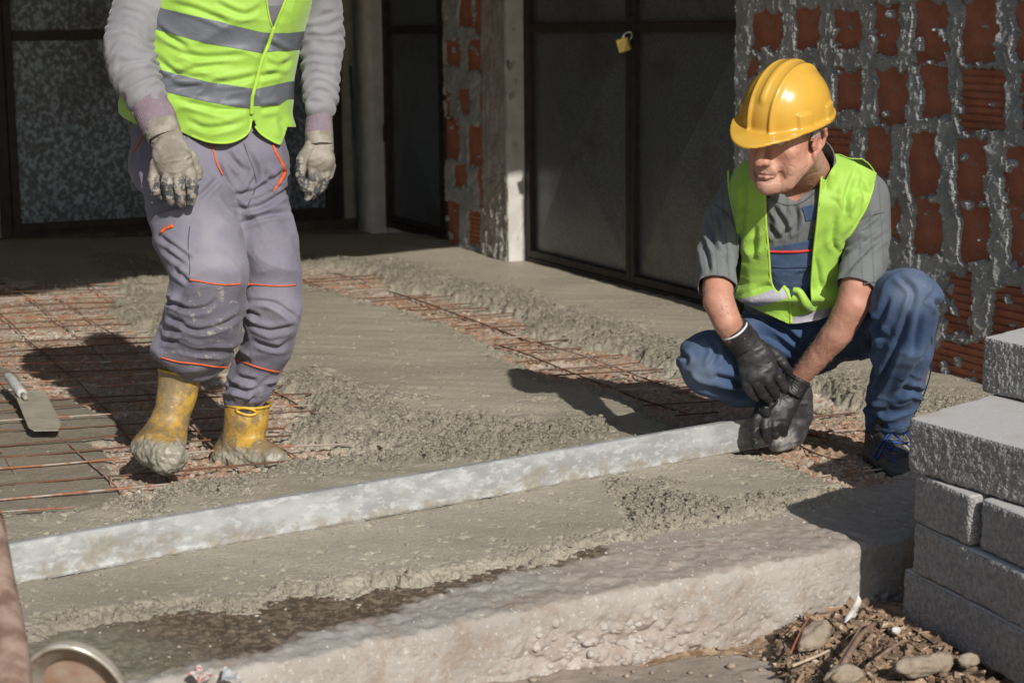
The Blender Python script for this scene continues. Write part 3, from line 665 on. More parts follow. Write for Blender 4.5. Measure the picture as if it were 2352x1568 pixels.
# --- brick jamb on the far side of the column
JOFF = .10
bj = thing('brick_jamb', 'narrow stack of red bricks and grey mortar left of the concrete column', 'wall', wpt(BO, VB, NB, s_c0-.1, 0, 0))
def zj(cx, cy): return (1700+cx/1.494)/1.7415, cy/1.494/1.7415
jo = [(205, -40, 282, 160, 0), (300, -40, 340, 200, 0), (128, 235, 215, 395, 0), (255, 245, 340, 425, 0), (122, 545, 158, 705, 0), (205, 535, 272, 670, 0), (330, 490, 352, 680, 0), (122, 715, 205, 955, 0), (262, 750, 348, 985, 0), (180, 985, 255, 1110, 0), (318, 1020, 350, 1240, 0), (122, 1210, 215, 1460, 0), (262, 1262, 338, 1470, 1)]
holes = []
s_j0 = sB(1025, 400, JOFF)
for x0, y0, x1, y1, rg in jo:
    pts = [zj(*p) for p in rect_hole(x0, y0, x1, y1, rr, 6)]
    hp = hole_poly(pts, JOFF); holes.append(hp); a = np.array(hp); s0, z0 = a.min(0); s1, z1 = a.max(0)
    s0 = max(s0-.02, s_j0+.002); s1 = min(s1+.02, s_c0-.002)
    put_brick(bj, BO, VB, NB, (s0+s1)/2, (z0+z1)/2, round(s1-s0, 2)-.004, round((z1-z0)+.04, 2), JOFF-.005, bool(rg))
mortar_sheet(bj, BO, VB, NB, s_j0, s_c0, -.1, 1.62, JOFF, holes, .006, 7)
mb = MB(); wbox(mb, BO, VB, NB, s_j0, s_c0, -.12, JOFF-.075, -.1, ZT); wbox(mb, BO, VB, NB, s_j0, s_c0, JOFF-.0745, JOFF+.004, 1.6, ZT); mb.build('wall_core', MORTM, bj)
# --- wall above doors on the right side
mb = MB()
wbox(mb, BO, VB, NB, s_d0, s_d1, -.1, .05, 2.36, ZT); lw = mb.build('lintel', CPLM); tag(lw, 'concrete lintel above the double metal door, out of frame', 'lintel')
mb = MB(); wbox(mb, BO, VB, NB, s_sd0, s_sd1, -.1, .05, 2.31, ZT); lw = mb.build('lintel', CPLM); tag(lw, 'short concrete lintel above the narrow metal door', 'lintel')
# --- corner post (seen at 860-885) and back wall
s_a_post0 = onA(884, 400, 0)[0]
cpost = thing('corner_post', 'weathered square concrete post in the dark far corner left of the narrow door', 'post', wpt(BO, VB, NB, s_sd0-.08, 0, 0))
relief_wall('post_face', cpost, CPLM, BO, VB, NB, s_sd0-.42, s_sd0, -.1, ZT, .0, .003, .02, None, .15)
relief_wall('post_side', cpost, CPW, BO+VB*(s_sd0+.001), -NB, VB, -.10, .0, -.1, ZT, .0, .002, .02, None, .3)
cw = thing('back_wall', 'dirty shaded concrete wall strip at the back beside the mottled metal door', 'wall', wpt(AO, VA, NA, 0, 0, 0))
s_ld0 = onA(786, 400)[0]; s_ld1 = onA(-5, 400)[0]
relief_wall('wall_face', cw, CPLM, AO, VA, NA, -1.0, s_ld0, -.1, ZT, .0, .003, .02, None, .15)
mb = MB(); wbox(mb, AO, VA, NA, s_ld0, s_ld1, -.15, 0.0, 2.35, ZT); wbox(mb, AO, VA, NA, s_ld1, s_ld1+3, -.15, 0, -.1, ZT); mb.build('wall_block', CPLM, cw)
# --- mottled metal door on the back wall
ld = thing('mottled_metal_door', 'wide metal door of mottled galvanised sheet behind the standing worker', 'door', wpt(AO, VA, NA, (s_ld0+s_ld1)/2, 0, 0))
zs = onA(10, 545)[1]
frame4('frame', ld, s_ld0, s_ld1, zs, 2.33, .07, -.06, .02, o=AO, v=VA, n=NA)
sx1 = onA(2, 300)[0]
zr = onA(120, 82)[1]
frame4('leaf_frame', ld, s_ld0+.075, s_ld1-.075, zs+.03, 2.25, .05, -.05, .03, o=AO, v=VA, n=NA)
mb = MB(); wbox(mb, AO, VA, NA, s_ld0+.13, s_ld1-.13, -.03, .024, zr-.03, zr+.03, .003); mb.build('cross_rail', IRON, ld)
creased_panel('lower_panel', s_ld0+.12, s_ld1-.12, zs+.075, zr-.028, -.01, GALV2, ld, AO, VA, NA, .012)
creased_panel('upper_panel', s_ld0+.12, s_ld1-.12, zr+.028, 2.21, -.01, GALV2, ld, AO, VA, NA, .012)
SILLM = simple('dark_dirty_sill', c3(.06, .045, .035), c3(.10, .08, .06), 8, .9, 60, .6, .01)
sill = relief_wall('door_sill', None, SILLM, AO, VA, NA, s_ld0-.4, s_ld1+.5, -.12, zs-.002, .06, .006, .02, None, .3)
tag(sill, 'dark dirty concrete sill under the mottled metal door', 'sill')
# --- roof slab that shades the corner
e0 = G(20, 668)[:2]; hr = ZT
eo = e0+np.array([SUNH.x, SUNH.y])*hr
ed = G(1000, 572)[:2]-e0; ed /= np.linalg.norm(ed); en = np.array([-ed[1], ed[0]])
m = simple('roof_concrete', c3(.30, .29, .27), c3(.22, .21, .19), 4, .9)
mb = MB(); c = eo+ed*1.0+en*5.0; mb.box((c[0], c[1], hr+.1), (8.0, 5.0, .1), [(ed[0], ed[1], 0), (en[0], en[1], 0), (0, 0, 1)])
tag(mb.build('roof_slab', m), kind='structure')
# --- shading mass behind left of the yard (neighbour building side), far outside
# --- rebar mesh
RB = NT('rusty_rebar')
col = RB.mix(RB.ramp(RB.noise(14, 3), .42, .55), c3(.30, .125, .065), c3(.34, .29, .245))
RB = RB.out(col, .8, RB.bump(RB.noise(200, 2), .5, .002), .3)
RBD = simple('dark_rebar', c3(.16, .07, .035), c3(.09, .06, .045), 12, .8)

# ================================================================ reinforcement
def bar_set(name, label, poly, off_ang, o0, sp1, sp2, z0, grow, seed, group=None, r=.0031, rng=None):
    rr = random.Random(seed); poly = [np.array(p) for p in poly]; pa = np.array(poly); c = pa.mean(0)
    th = thing(name, label, 'rebar', (c[0], c[1], z0), group)
    a1 = math.radians(14+off_ang); u1 = np.array([math.cos(a1), math.sin(a1)])
    a2 = math.radians(-66.5+off_ang*.7); u2 = np.array([math.cos(a2), math.sin(a2)])
    n = 0
    for k, (u, vv, sp, dz) in enumerate(((u1, u2, sp1, .0), (u2, u1, sp2, -.0085))):
        nrm = np.array([-u[1], u[0]])
        lo = min((p-o0) @ nrm for p in pa); hi = max((p-o0) @ nrm for p in pa)
        for i in range(int(lo/sp)-1, int(hi/sp)+2):
            d = i*sp+rr.uniform(-.022, .022); ta = math.radians(rr.uniform(-1.6, 1.6)); uu = u*math.cos(ta)+nrm*math.sin(ta)
            ts = np.linspace(-4, 4, 500); bend = .012*np.sin(ts*rr.uniform(.8, 2)+rr.uniform(0, 6))+.004*np.sin(ts*rr.uniform(5, 9)+rr.uniform(0, 6))
            q = o0+nrm*d+uu*ts[:, None]+nrm*bend[:, None]
            sd = poly_sd(q[:, 0], q[:, 1], pa)
            inn = sd < grow+rr.uniform(-.05, .05)
            st = None
            runs = []
            for j, b in enumerate(inn):
                if b and st is None: st = j
                if (not b or j == len(inn)-1) and st is not None:
                    if j-st > 6: runs.append((st, j))
                    st = None
            for a, b in runs:
                idx = np.linspace(a, b-1, max(5, (b-a)//10)).astype(int)
                zz = z0+dz+.007*np.sin(ts[idx]*rr.uniform(2, 5)+rr.uniform(0, 6))
                mb = MB(); mb.tube(np.column_stack([q[idx], zz]), r*rr.uniform(.85, 1.15), 6)
                mb.build('bar', RB if rr.random() < .55 else RBD, th, True); n += 1
    return th
A2 = [p for p in PIT_A]+[]
bar_set('rebar_mesh', 'rusty steel rebar grid over the red rubble at the left, around the yellow boots', A2, 0, G(269, 988, -.03)[:2], .185, .215, -.010, .03, 5)
LC = Gp([(-200, 930), (60, 990), (200, 1000), (290, 1090), (330, 1130), (240, 1155), (40, 1160), (-200, 1170)])
bar_set('rebar_mesh', 'rusty steel rebar grid in the narrow strip that runs towards the crouching worker', PIT_B[:12]+PIT_B[20:], 3, G(800, 640, -.03)[:2], .20, .24, -.016, .0, 9)
bar_set('rebar_mesh', 'few rusty bars half buried near the black work shoe', PIT_B[11:21], 3, G(1850, 960, -.03)[:2], .26, .70, -.030, .0, 14)
# loose bars and tie wire by the crouching worker
def loose(name, label, cat, px, r, mat, z=-.06):
    pts = [G(a, b, z+(0 if len(t) == 0 else t[0])) for a, b, *t in px]; th = MB(); th.tube(spline(pts, len(px)*5), r, 6)
    o = th.build(name, mat, None, True); return tag(o, label, cat)
loose('loose_bar', 'long rusty bar lying behind the gloves, pointing at the black shoe', 'rebar', [(1650, 915), (1760, 922), (1850, 935), (1990, 930)], .006, RB, -.05)
loose('loose_bar', 'short rusty bar in front of the end of the straightedge', 'rebar', [(1705, 1040, .03), (1765, 1037, .025), (1830, 1052, .02)], .005, RB)
loose('loose_bar', 'rusty bar running under the toe of the black shoe', 'rebar', [(1872, 1062, .02), (1890, 1078, .02), (1970, 1075, .02), (2080, 1072, .02)], .006, RB)
loose('loose_bar', 'grey cement coated bar lying under the bent knee', 'rebar', [(1405, 897, .02), (1480, 893, .03), (1560, 897, .03), (1660, 889, .03)], .007, simple('cemented_bar', c3(.30, .28, .24), c3(.22, .19, .15), 20))
loose('tie_wire', 'thin dark tie wire curling on the rubble between gloves and shoe', 'wire', [(1815, 1005, .03), (1850, 1030, .04), (1900, 1050, .03), (1960, 1062, .02), (1990, 1085, .02)], .0028, RBD)
loose('tie_wire', 'second thin dark wire forking towards the shoe', 'wire', [(1810, 985, .03), (1870, 1000, .03), (1940, 1020, .02), (2005, 1045, .02)], .0022, RBD)
# ================================================================ straightedge (screed board)
sL = G(30, 1342, 0.0); sR = G(1800, 1018, 0.0)
dS = (sR-sL)[:2]; LS = np.linalg.norm(dS); dS /= LS; nS = np.array([-dS[1], dS[0]])
alu = NT('cement_stained_aluminium')
co = alu.mapd((1, 1, 2.2))
n1 = alu.noise(6, 7, .68, co); n2 = alu.noise(22, 5, .7, co)
col = alu.mix(alu.ramp(n1, .40, .60), c3(.28, .285, .285), c3(.39, .40, .395))
col = alu.mix(alu.math('MULTIPLY', alu.ramp(n2, .52, .62), .7), col, c3(.49, .50, .49))
col = alu.mix(alu.math('MULTIPLY', alu.ramp(alu.noise(45, 4, .7), .60, .70), .5), col, c3(.36, .33, .27))
sm = alu.attr('smear'); col = alu.mix(alu.math('MULTIPLY', sm, alu.ramp(alu.noise(17, 6, .72), .42, .56)), col, c3(.25, .22, .165))
ALU = alu.out(col, alu.rng(n2, .45, .8), alu.bump(n2, .10, .0015), .4, .12)
scr = thing('straightedge', 'long aluminium straightedge stained white with cement, lying across the wet concrete', 'straightedge', (sR[0], sR[1], 0))
# front face as a fine grid so cement lumps have depth
nL, nH = 900, 44; hS = .098; tS = .024
L_, Hh = np.meshgrid(np.linspace(-.75, LS, nL), np.linspace(0, hS, nH))
sm_ = np.clip(1-ss(.1, .5, Hh/hS-.25*(fbm(L_, Hh, 6, 3)+.3)-np.clip(.5-L_*.6, 0, .8)*(.5+.5*vnoise(L_*9, Hh*14))), 0, 1)
lump = sm_*(.0008+.0012*fbm(L_, Hh, 50, 3))*(fbm(L_, Hh, 30, 3) > -.1)
bot = (1-ss(.0, .012, Hh+.006*fbm(L_, Hh*0, 14, 2)-.004)); lump += bot*.003
rnd = -.0045*(1-np.sqrt(np.clip(1-((np.abs(Hh-hS/2)-(hS/2-.0045)).clip(0)/.0046)**2, 0, 1)))
off = lump+rnd
q = sL[:2]+dS*L_[..., None]-nS*off[..., None]; V = np.concatenate([q, (Hh+.001)[..., None]], -1).reshape(-1, 3)
mk('front_face', V, grid_faces(nH, nL), ALU, scr, True, {'smear': np.clip(sm_*.8+bot, 0, 1)*.85})
mb = MB(); c = sL[:2]+dS*(LS-.75)/2+nS*(tS/2+.0045)
ax = [(dS[0], dS[1], 0), (nS[0], nS[1], 0), (0, 0, 1)]
def sbox(mb, l0, l1, f0, f1, z0, z1): 
    c = sL[:2]+dS*(l0+l1)/2+nS*(f0+f1)/2; mb.box((c[0], c[1], (z0+z1)/2), ((l1-l0)/2, (f1-f0)/2, (z1-z0)/2), ax)
sbox(mb, -.75, LS, .0, tS, hS-.002, hS); sbox(mb, -.75, LS, .0, tS, .0, .002); sbox(mb, -.75, LS, tS-.002, tS-.0, .0021, hS-.0021); sbox(mb, -.75, LS, .0047, .0067, .0021, hS-.0021)
mb.build('hollow_profile', ALU, scr)
# ================================================================ trowel
tz = -.012
t0 = G(25, 880, tz+.06); t1 = G(50, 915, tz+.02); b0 = G(60, 925, tz+.02)
tw = thing('trowel', 'square ended margin trowel covered in cement lying at the left edge', 'trowel', tuple(G(90, 940, tz)))
TC = simple('cement_coated_steel', c3(.28, .255, .20), c3(.36, .33, .26), 15, .6, 90, .3, .002)
bl = [G(32, 900, .035), G(76, 895, .035), G(104, 900, .030), G(138, 965, .012), G(139, 978, .012), G(133, 987, .012), G(78, 988, .012), G(66, 982, .012)]
mb = MB(); top = [tuple(p) for p in bl]; low = [(p[0], p[1], p[2]-.003) for p in bl]; n_ = len(bl)
mb.add(top+low, [tuple(range(n_))[::-1], tuple(range(n_, 2*n_))]+[(i, (i+1) % n_, (i+1) % n_+n_, i+n_) for i in range(n_)]); mb.build('blade', TC, tw)
TW = simple('pale_worn_wood', c3(.52, .52, .50), c3(.40, .39, .37), 20, .7)
hp = [G(52, 905, .045), G(38, 888, .055), G(25, 870, .06), G(14, 862, .06)]
mb = MB(); mb.tube(spline(hp, 12), [.017, .0175, .018, .018, .018, .018, .018, .0175, .017, .0155, .012, .006], 10); mb.build('handle', TW, tw, True)
mb = MB(); mb.tube([G(60, 915, .038), G(52, 905, .045)], .008, 8); mb.build('shank', TC, tw, True)
# ================================================================ concrete blocks
BLK = NT('porous_block')
v1 = BLK.vor(160); v2 = BLK.noise(60, 4, .7); ns_ = BLK.noise(3, 4)
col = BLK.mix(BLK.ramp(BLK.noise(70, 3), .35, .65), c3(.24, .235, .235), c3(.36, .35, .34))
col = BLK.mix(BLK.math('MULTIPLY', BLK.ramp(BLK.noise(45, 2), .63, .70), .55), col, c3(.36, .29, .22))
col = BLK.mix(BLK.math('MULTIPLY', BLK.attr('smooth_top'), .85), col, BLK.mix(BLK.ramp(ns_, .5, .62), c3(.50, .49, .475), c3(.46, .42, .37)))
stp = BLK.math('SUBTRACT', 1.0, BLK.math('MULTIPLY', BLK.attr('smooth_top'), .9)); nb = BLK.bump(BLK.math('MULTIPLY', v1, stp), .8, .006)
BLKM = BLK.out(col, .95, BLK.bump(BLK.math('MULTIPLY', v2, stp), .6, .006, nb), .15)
def block_mesh(L, W, H, seed, hollow=False, ds=.0042, amp=1.0):
    """porous block: six faces of a lattice, displaced outwards by an aggregate relief"""
    Vs = []; Fs = []; sm = []; n = 0; r = .010
    for ax in range(3):
        for sg in (-1, 1):
            e = [L/2, W/2, H/2]; a, b = [x for x in range(3) if x != ax]
            na = max(int(2*e[a]/ds), 4); nb_ = max(int(2*e[b]/ds), 4)
            ga, gb = np.meshgrid(np.linspace(-e[a], e[a], na), np.linspace(-e[b], e[b], nb_), indexing='ij')
            p = np.zeros(ga.shape+(3,)); p[..., a] = ga; p[..., b] = gb; p[..., ax] = sg*e[ax]
            inn = np.clip(p, [-x+r for x in e], [x-r for x in e]); dv = p-inn; ln = np.linalg.norm(dv, axis=-1, keepdims=True)+1e-9
            nrm = dv/ln; p = inn+nrm*r
            q = p.reshape(-1, 3)*1.0+seed*3.7
            nz = vnoise(q[:, 0]*185, q[:, 1]*185, q[:, 2]*185)+.5*vnoise(q[:, 0]*270, q[:, 1]*270, q[:, 2]*270)+.6*vnoise(q[:, 0]*45, q[:, 1]*45, q[:, 2]*45)
            lg = vnoise(q[:, 0]*14, q[:, 1]*14, q[:, 2]*14)
            istop = (ax == 2 and sg == 1)
            am = (.0026 if not istop else .0003)*amp
            d = am*np.clip(nz, -1.6, 1.0)+.002*lg*(0 if istop else 1)
            edge = np.sort(np.stack([e[i]-np.abs(p[..., i]) for i in range(3)], -1).reshape(-1, 3), axis=1)[:, 1]
            ed_ = np.exp(-edge/.008); d = d*(1-.0*ed_)-ed_*.004*np.clip(vnoise(q[:, 0]*30, q[:, 1]*30, q[:, 2]*30)+.2, 0, 1)
            V = p.reshape(-1, 3)+nrm.reshape(-1, 3)*d[:, None]
            f = grid_faces(na, nb_)
            if (sg < 0) != (ax == 1): f = f[:, ::-1]
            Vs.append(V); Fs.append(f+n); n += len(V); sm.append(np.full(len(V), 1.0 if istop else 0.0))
    return np.concatenate(Vs), np.concatenate(Fs), np.concatenate(sm)
def block(name, label, corner, d1, L, W, H, seed, group, z, amp=1.0, ds=.0037, d2=None):
    """corner = near left top corner (x,y); d1 = direction of the long front edge; z = base"""
    d1 = np.array(d1, float); d1 /= np.linalg.norm(d1); d2 = np.array([-d1[1], d1[0]]) if d2 is None else np.array(d2, float)/np.linalg.norm(d2)
    c = np.array(corner)+d1*L/2+d2*W/2
    V, Fq, sm = block_mesh(L, W, H, seed, ds=ds, amp=amp)
    # weld seams
    V = np.column_stack([V[:, 0]*d1[0]+V[:, 1]*d2[0], V[:, 0]*d1[1]+V[:, 1]*d2[1], V[:, 2]])
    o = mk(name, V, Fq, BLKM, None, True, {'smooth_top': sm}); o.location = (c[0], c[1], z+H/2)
    return tag(o, label, 'block', group)
gB = 'grey concrete blocks stacked at the right'
HB = .124; zt = .345
cB = G(2088, 958, zt)[:2]; dB = G(2352, 1030, zt)[:2]-cB; dB /= np.linalg.norm(dB)
block('concrete_block', 'sunlit porous grey block whose pale smooth top carries another block', cB, dB, .62, .50, .134, 1, gB, zt-.134, ds=.0045, d2=(.69, .72))
tA = G(2262, 905, zt)[:2]+np.array([-.005, .02])
HA = .145
block('concrete_block', 'topmost grey block of the stack, cut by the right edge of the picture', tA, dB, .5, .24, HA, 2, gB, zt+.003, d2=(.69, .72))
z2 = zt-.134-.003-.122; nB = np.array([-dB[1], dB[0]]); c2 = cB+dB*.012+nB*.010
rt_ = math.radians(-9); dC = np.array([dB[0]*math.cos(rt_)-dB[1]*math.sin(rt_), dB[0]*math.sin(rt_)+dB[1]*math.cos(rt_)]); nC = np.array([-dC[1], dC[0]])
l2 = .255
block('concrete_block', 'shaded small grey block left of the gap in the second course', c2, dC, l2, .40, .122, 3, gB, z2, .7)
c2b = c2+dC*(l2+.022)+np.array([.012, .006]); block('concrete_block', 'shaded grey block right of the gap in the second course', c2b, dC, .34, .40, .122, 4, gB, z2, .7)
z3 = z2-.003-.124; c3_ = c2+dC*.004-nC*.002; block('concrete_block', 'shaded grey block of the third course, directly under the gap', c3_, dC, .64, .42, .124, 5, gB, z3, .7)
z4 = z3-.003-.135; c4 = c3_-dC*.045+nC*.0; block('concrete_block', 'lowest grey block of the stack, sticking out to the left beside the kerb', c4, dC, .70, .45, .135, 6, gB, z4, .7)
z5_ = z4-.004-.13
# mortar-like ledges on second course block
# ================================================================ stones, chips, twigs
STN = NT('river_stone')
col = STN.mix(STN.ramp(STN.noise(22, 5), .35, .65), c3(.38, .31, .24), c3(.27, .22, .165))
col = STN.mix(STN.ramp(STN.noise(60, 3), .62, .7), col, c3(.24, .19, .14))
STNM = STN.out(col, .9, STN.bump(STN.noise(38, 6, .7), .8, .010), .2)
STW = simple('white_stone', c3(.62, .60, .56), c3(.52, .50, .46), 30, .8)
def ico(sub=3):
    import bmesh
    bm = bmesh.new(); bmesh.ops.create_icosphere(bm, subdivisions=sub, radius=1); bm.verts.ensure_lookup_table()
    V = np.array([v.co[:] for v in bm.verts]); Fs = np.array([[v.index for v in f.verts] for f in bm.faces]); bm.free(); return V, Fs
ICO4, ICO4F = ico(4); ICO2, ICO2F = ico(2)
def stone(label, c, e, rz, seed, mat=STNM, name='stone', tilt=0, cat='stone', group=None):
    V = ICO4.copy(); q = V+seed*5.3
    V = V*(1+.24*vnoise(q[:, 0]*1.1, q[:, 1]*1.1, q[:, 2]*1.1)+.12*vnoise(q[:, 0]*2.7, q[:, 1]*2.7, q[:, 2]*2.7)+.03*vnoise(q[:, 0]*5, q[:, 1]*5, q[:, 2]*5)+.012*vnoise(q[:, 0]*9, q[:, 1]*9, q[:, 2]*9))[:, None]
    V = V*np.array(e)*.86
    R = np.array(Matrix.Rotation(rz, 3, 'Z') @ Matrix.Rotation(tilt, 3, 'Y')); V = V @ R.T
    o = mk(name, V, ICO4F, mat); o.location = tuple(float(a) for a in c); return tag(o, label, cat, group)
zl = -.17
stone('oval beige stone leaning against the foot of the kerb', G(1868, 1462, zl+.03), (.062, .035, .030), .9, 1, tilt=-.35)
stone('rounded beige stone at the bottom edge, below the thick twig', G(1935, 1552, zl+.025), (.052, .036, .03), .3, 2)
stone('long brown stone lying in the wood chips near the lowest block', G(2110, 1528, zl+.03), (.062, .034, .030), .1, 3)
stone('pale round stone touching the long brown stone', G(2160, 1518, zl+.035), (.033, .030, .026), .1, 4)
stone('small grey stone beside the lowest block', G(2225, 1515, zl+.03), (.028, .022, .020), .5, 5)
stone('small white pebble at the shadow edge by the lowest block', G(2058, 1447, zl+.035), (.014, .010, .012), .5, 6, STW)
stone('white pebble below the feather on the wood chips', G(1958, 1412, zl+.03), (.012, .010, .010), .5, 7, STW)
CHIP = NT('wood_chips')
col = CHIP.mix(CHIP.ramp(CHIP.noise(18, 2), .35, .65), c3(.33, .225, .145), c3(.12, .085, .06))
col = CHIP.mix(CHIP.ramp(CHIP.noise(45, 2), .60, .66), col, c3(.46, .37, .27))
CHIPM = CHIP.out(col, .9, CHIP.bump(CHIP.noise(80, 3, .6, CHIP.mapd((1, 1, 3))), .4, .003), .2)
rr = random.Random(11); V = []; Fs = []; n = 0
area = Gp([(1800, 1440), (1850, 1420), (1975, 1400), (2010, 1425), (2080, 1460), (2170, 1490), (2290, 1570), (2330, 1640), (1880, 1640), (1840, 1560), (1790, 1500)], zl)
aa = np.array(area); cnt = 0
while cnt < 4200:
    x = rr.uniform(aa[:, 0].min(), aa[:, 0].max()); y = rr.uniform(aa[:, 1].min(), aa[:, 1].max())
    if poly_sd(np.array([x]), np.array([y]), area)[0] > .01*rr.random(): continue
    z, mnd = low_z(np.array([x]), np.array([y])); z = float(z[0]+mnd[0])+rr.uniform(-.016, .014)
    L = rr.choice([rr.uniform(.003, .008), rr.uniform(.006, .014), rr.uniform(.012, .030)]); wd = L*rr.uniform(.12, .4) if L > .012 else L*rr.uniform(.4, .9); th = wd*rr.uniform(.3, .8)
    R = np.array((Matrix.Rotation(rr.uniform(0, 6.3), 3, 'Z') @ Matrix.Rotation(rr.gauss(0, .35), 3, 'Y') @ Matrix.Rotation(rr.uniform(-1, 1), 3, 'X')))
    b = np.array([(-L, -wd, -th), (L, -wd*.7, -th), (L*.8, wd, -th), (-L*.9, wd*.8, -th), (-L*.8, -wd, th), (L*.9, -wd*.5, th), (L, wd*.6, th), (-L, wd*.5, th)])
    b = b*(1+.25*np.array([[rr.uniform(-1, 1) for _ in range(3)] for _ in range(8)]))
    b[:, 2] += .15*L*(b[:, 0]/L)**2
    V.append(b @ R.T+np.array([x, y, z])); Fs += [[i+n for i in f] for f in ((0, 3, 2, 1), (4, 5, 6, 7), (0, 1, 5, 4), (2, 3, 7, 6), (1, 2, 6, 5), (0, 4, 7, 3))]; n += 8; cnt += 1
o = mk('wood_chips', np.concatenate(V), Fs, CHIPM, None, False); tag(o, 'loose brown wood chips and bark heaped between kerb and blocks', 'debris', kind='stuff')
V = []; Fs = []; n = 0; cnt = 0
while cnt < 700:
    x = rr.uniform(-1.2, 1.7); y = rr.uniform(2.9, 4.9)
    s, t = kst(x, y)
    if t < .02 or t > .75: continue
    ins = poly_sd(np.array([x]), np.array([y]), area)[0]
    if ins > 0 and rr.random() > .25: continue
    z, mnd = low_z(np.array([x]), np.array([y]))
    r_ = rr.uniform(.002, .009)*(1 if rr.random() < .9 else 1.7)
    z = float(z[0]+mnd[0]*(ins < 0))-.0+r_*.25
    q = ICO2[:, :]*np.array([rr.uniform(.7, 1.2), rr.uniform(.7, 1.2), rr.uniform(.5, .8)])*r_+np.array([x, y, z])
    V.append(q); Fs.append(ICO2F+n); n += len(q); cnt += 1
o = mk('gravel', np.concatenate(V), np.concatenate(Fs), STNM, None, True); tag(o, 'scattered small gravel at the foot of the kerb', 'gravel', kind='stuff')
TWG = simple('twig_bark', c3(.27, .18, .13), c3(.17, .11, .08), 40, .85)
def twig(label, px, r0, r1, mat=TWG, name='twig', cat='twig', z=zl):
    pts = spline([G(a, b, z+t) for a, b, t in px], 12); mb = MB(); mb.tube(pts, np.linspace(r0, r1, 12), 7); return tag(mb.build(name, mat, None, True), label, cat)
twig('thick grey brown twig crossing from the bottom edge up to the feather', [(1915, 1560, .03), (1945, 1510, .045), (1975, 1460, .05), (2010, 1430, .04)], .0085, .006)
twig('thin forked twig just left of the thick one', [(1925, 1530, .04), (1955, 1475, .05), (1985, 1425, .055)], .004, .003)
twig('pale split stick below the beige stone', [(1820, 1528, .03), (1870, 1508, .035), (1905, 1492, .035)], .004, .003, simple('pale_stick', c3(.5, .40, .30), c3(.4, .3, .2)))
twig('crooked brown twig lying over the wood chips', [(2010, 1515, .04), (2050, 1485, .045), (2080, 1470, .04), (2100, 1480, .04)], .005, .004)
twig('red stem of a small weed growing at the foot of the kerb', [(1815, 1500, .02), (1838, 1450, .04), (1862, 1410, .06)], .003, .0015, simple('red_stem', c3(.35, .09, .05), c3(.25, .12, .06)), 'weed_stem', 'plant')
# feather
FEA = simple('white_feather', c3(.72, .70, .68), c3(.55, .52, .49), 60, .8)
fp = spline([G(1940, 1430, zl+.07), G(1955, 1410, zl+.09), G(1970, 1385, zl+.12), (G(1970, 1365, zl+.14))], 12)
Vv = []; wv = np.interp(np.linspace(0, 1, 12), [0, .25, .7, 1], [.002, .011, .009, .001])
for i, p in enumerate(fp): Vv += [p+np.array([-wv[i], .0, -wv[i]*.3]), p+np.array([0, -.002, .002]), p+np.array([wv[i], .0, wv[i]*.25])]
Fv = [(i*3+k, i*3+k+1, i*3+k+4, i*3+k+3) for i in range(11) for k in range(2)]
o = mk('feather', Vv, Fv, FEA); md = o.modifiers.new('s', 'SOLIDIFY'); md.thickness = .001
tag(o, 'small white feather standing up from the wood chips', 'feather')
# ================================================================ foreground: wooden handle and dirty round lid, out of focus
WD = simple('weathered_wood', c3(.38, .27, .21), c3(.20, .125, .09), 16, .8, 60, .4, .004); 
hp_ = spline([P(30, 1640, 3.1), P(22, 1500, 3.25), P(-8, 1330, 3.5), P(-30, 1200, 3.7)], 20)
mb = MB(); mb.tube(hp_, .034, 16); tag(mb.build('wooden_handle', WD, None, True), 'blurred weathered wooden tool handle at the bottom left corner', 'handle')
LM = NT('dirty_zinc_lid')
col = LM.mix(LM.ramp(LM.noise(14, 5), .40, .62), c3(.36, .32, .27), c3(.26, .215, .165)); col = LM.mix(LM.ramp(LM.noise(25, 4), .60, .7), col, c3(.42, .36, .30))
LMM = LM.out(col, .55, LM.bump(LM.noise(60, 4), .3, .003), .4, .2)
LMI = simple('rusty_lid_centre', c3(.32, .20, .14), c3(.40, .33, .27), 14, .8, 80, .4)
RIMM = simple('worn_rim', c3(.62, .59, .52), c3(.40, .35, .27), 30, .4, 60, .3, .002, .5, .5)
lc = P(178, 1605, 3.35); lid = thing('round_lid', 'dirty round metal lid with raised rim, blurred in the bottom left corner', 'lid', tuple(lc))
Rl = Matrix.Rotation(math.radians(-6), 3, 'Z') @ Matrix.Rotation(math.radians(24), 3, 'X')
Ra = np.array(Rl)
def revolve(prof, n=64, sx=.86):
    V = []; 
    for r, h in prof:
        for k in range(n):
            a = 2*math.pi*k/n; V.append(Ra @ np.array([r*sx*math.cos(a), -h, r*1.18*math.sin(a)])+lc)
    Fs = [(i*n+k, i*n+(k+1) % n, (i+1)*n+(k+1) % n, (i+1)*n+k) for i in range(len(prof)-1) for k in range(n)]
    return V, Fs
V, Fs = revolve([(.108, -.02), (.114, -.01), (.113, .004), (.110, .006), (.105, -.002), (.083, -.004), (.080, -.012), (.078, -.014)]); mk('flange', V, Fs, LMM, lid)
V, Fs = revolve([(.1155, .0), (.1175, .004), (.1165, .009), (.1125, .010), (.109, .006)]); mk('rim', V, Fs, RIMM, lid)
V, Fs = revolve([(.0775, -.0145), (.05, -.014), (.02, -.013), (.0005, -.013)]); mk('centre_plate', V, Fs, LMI, lid)
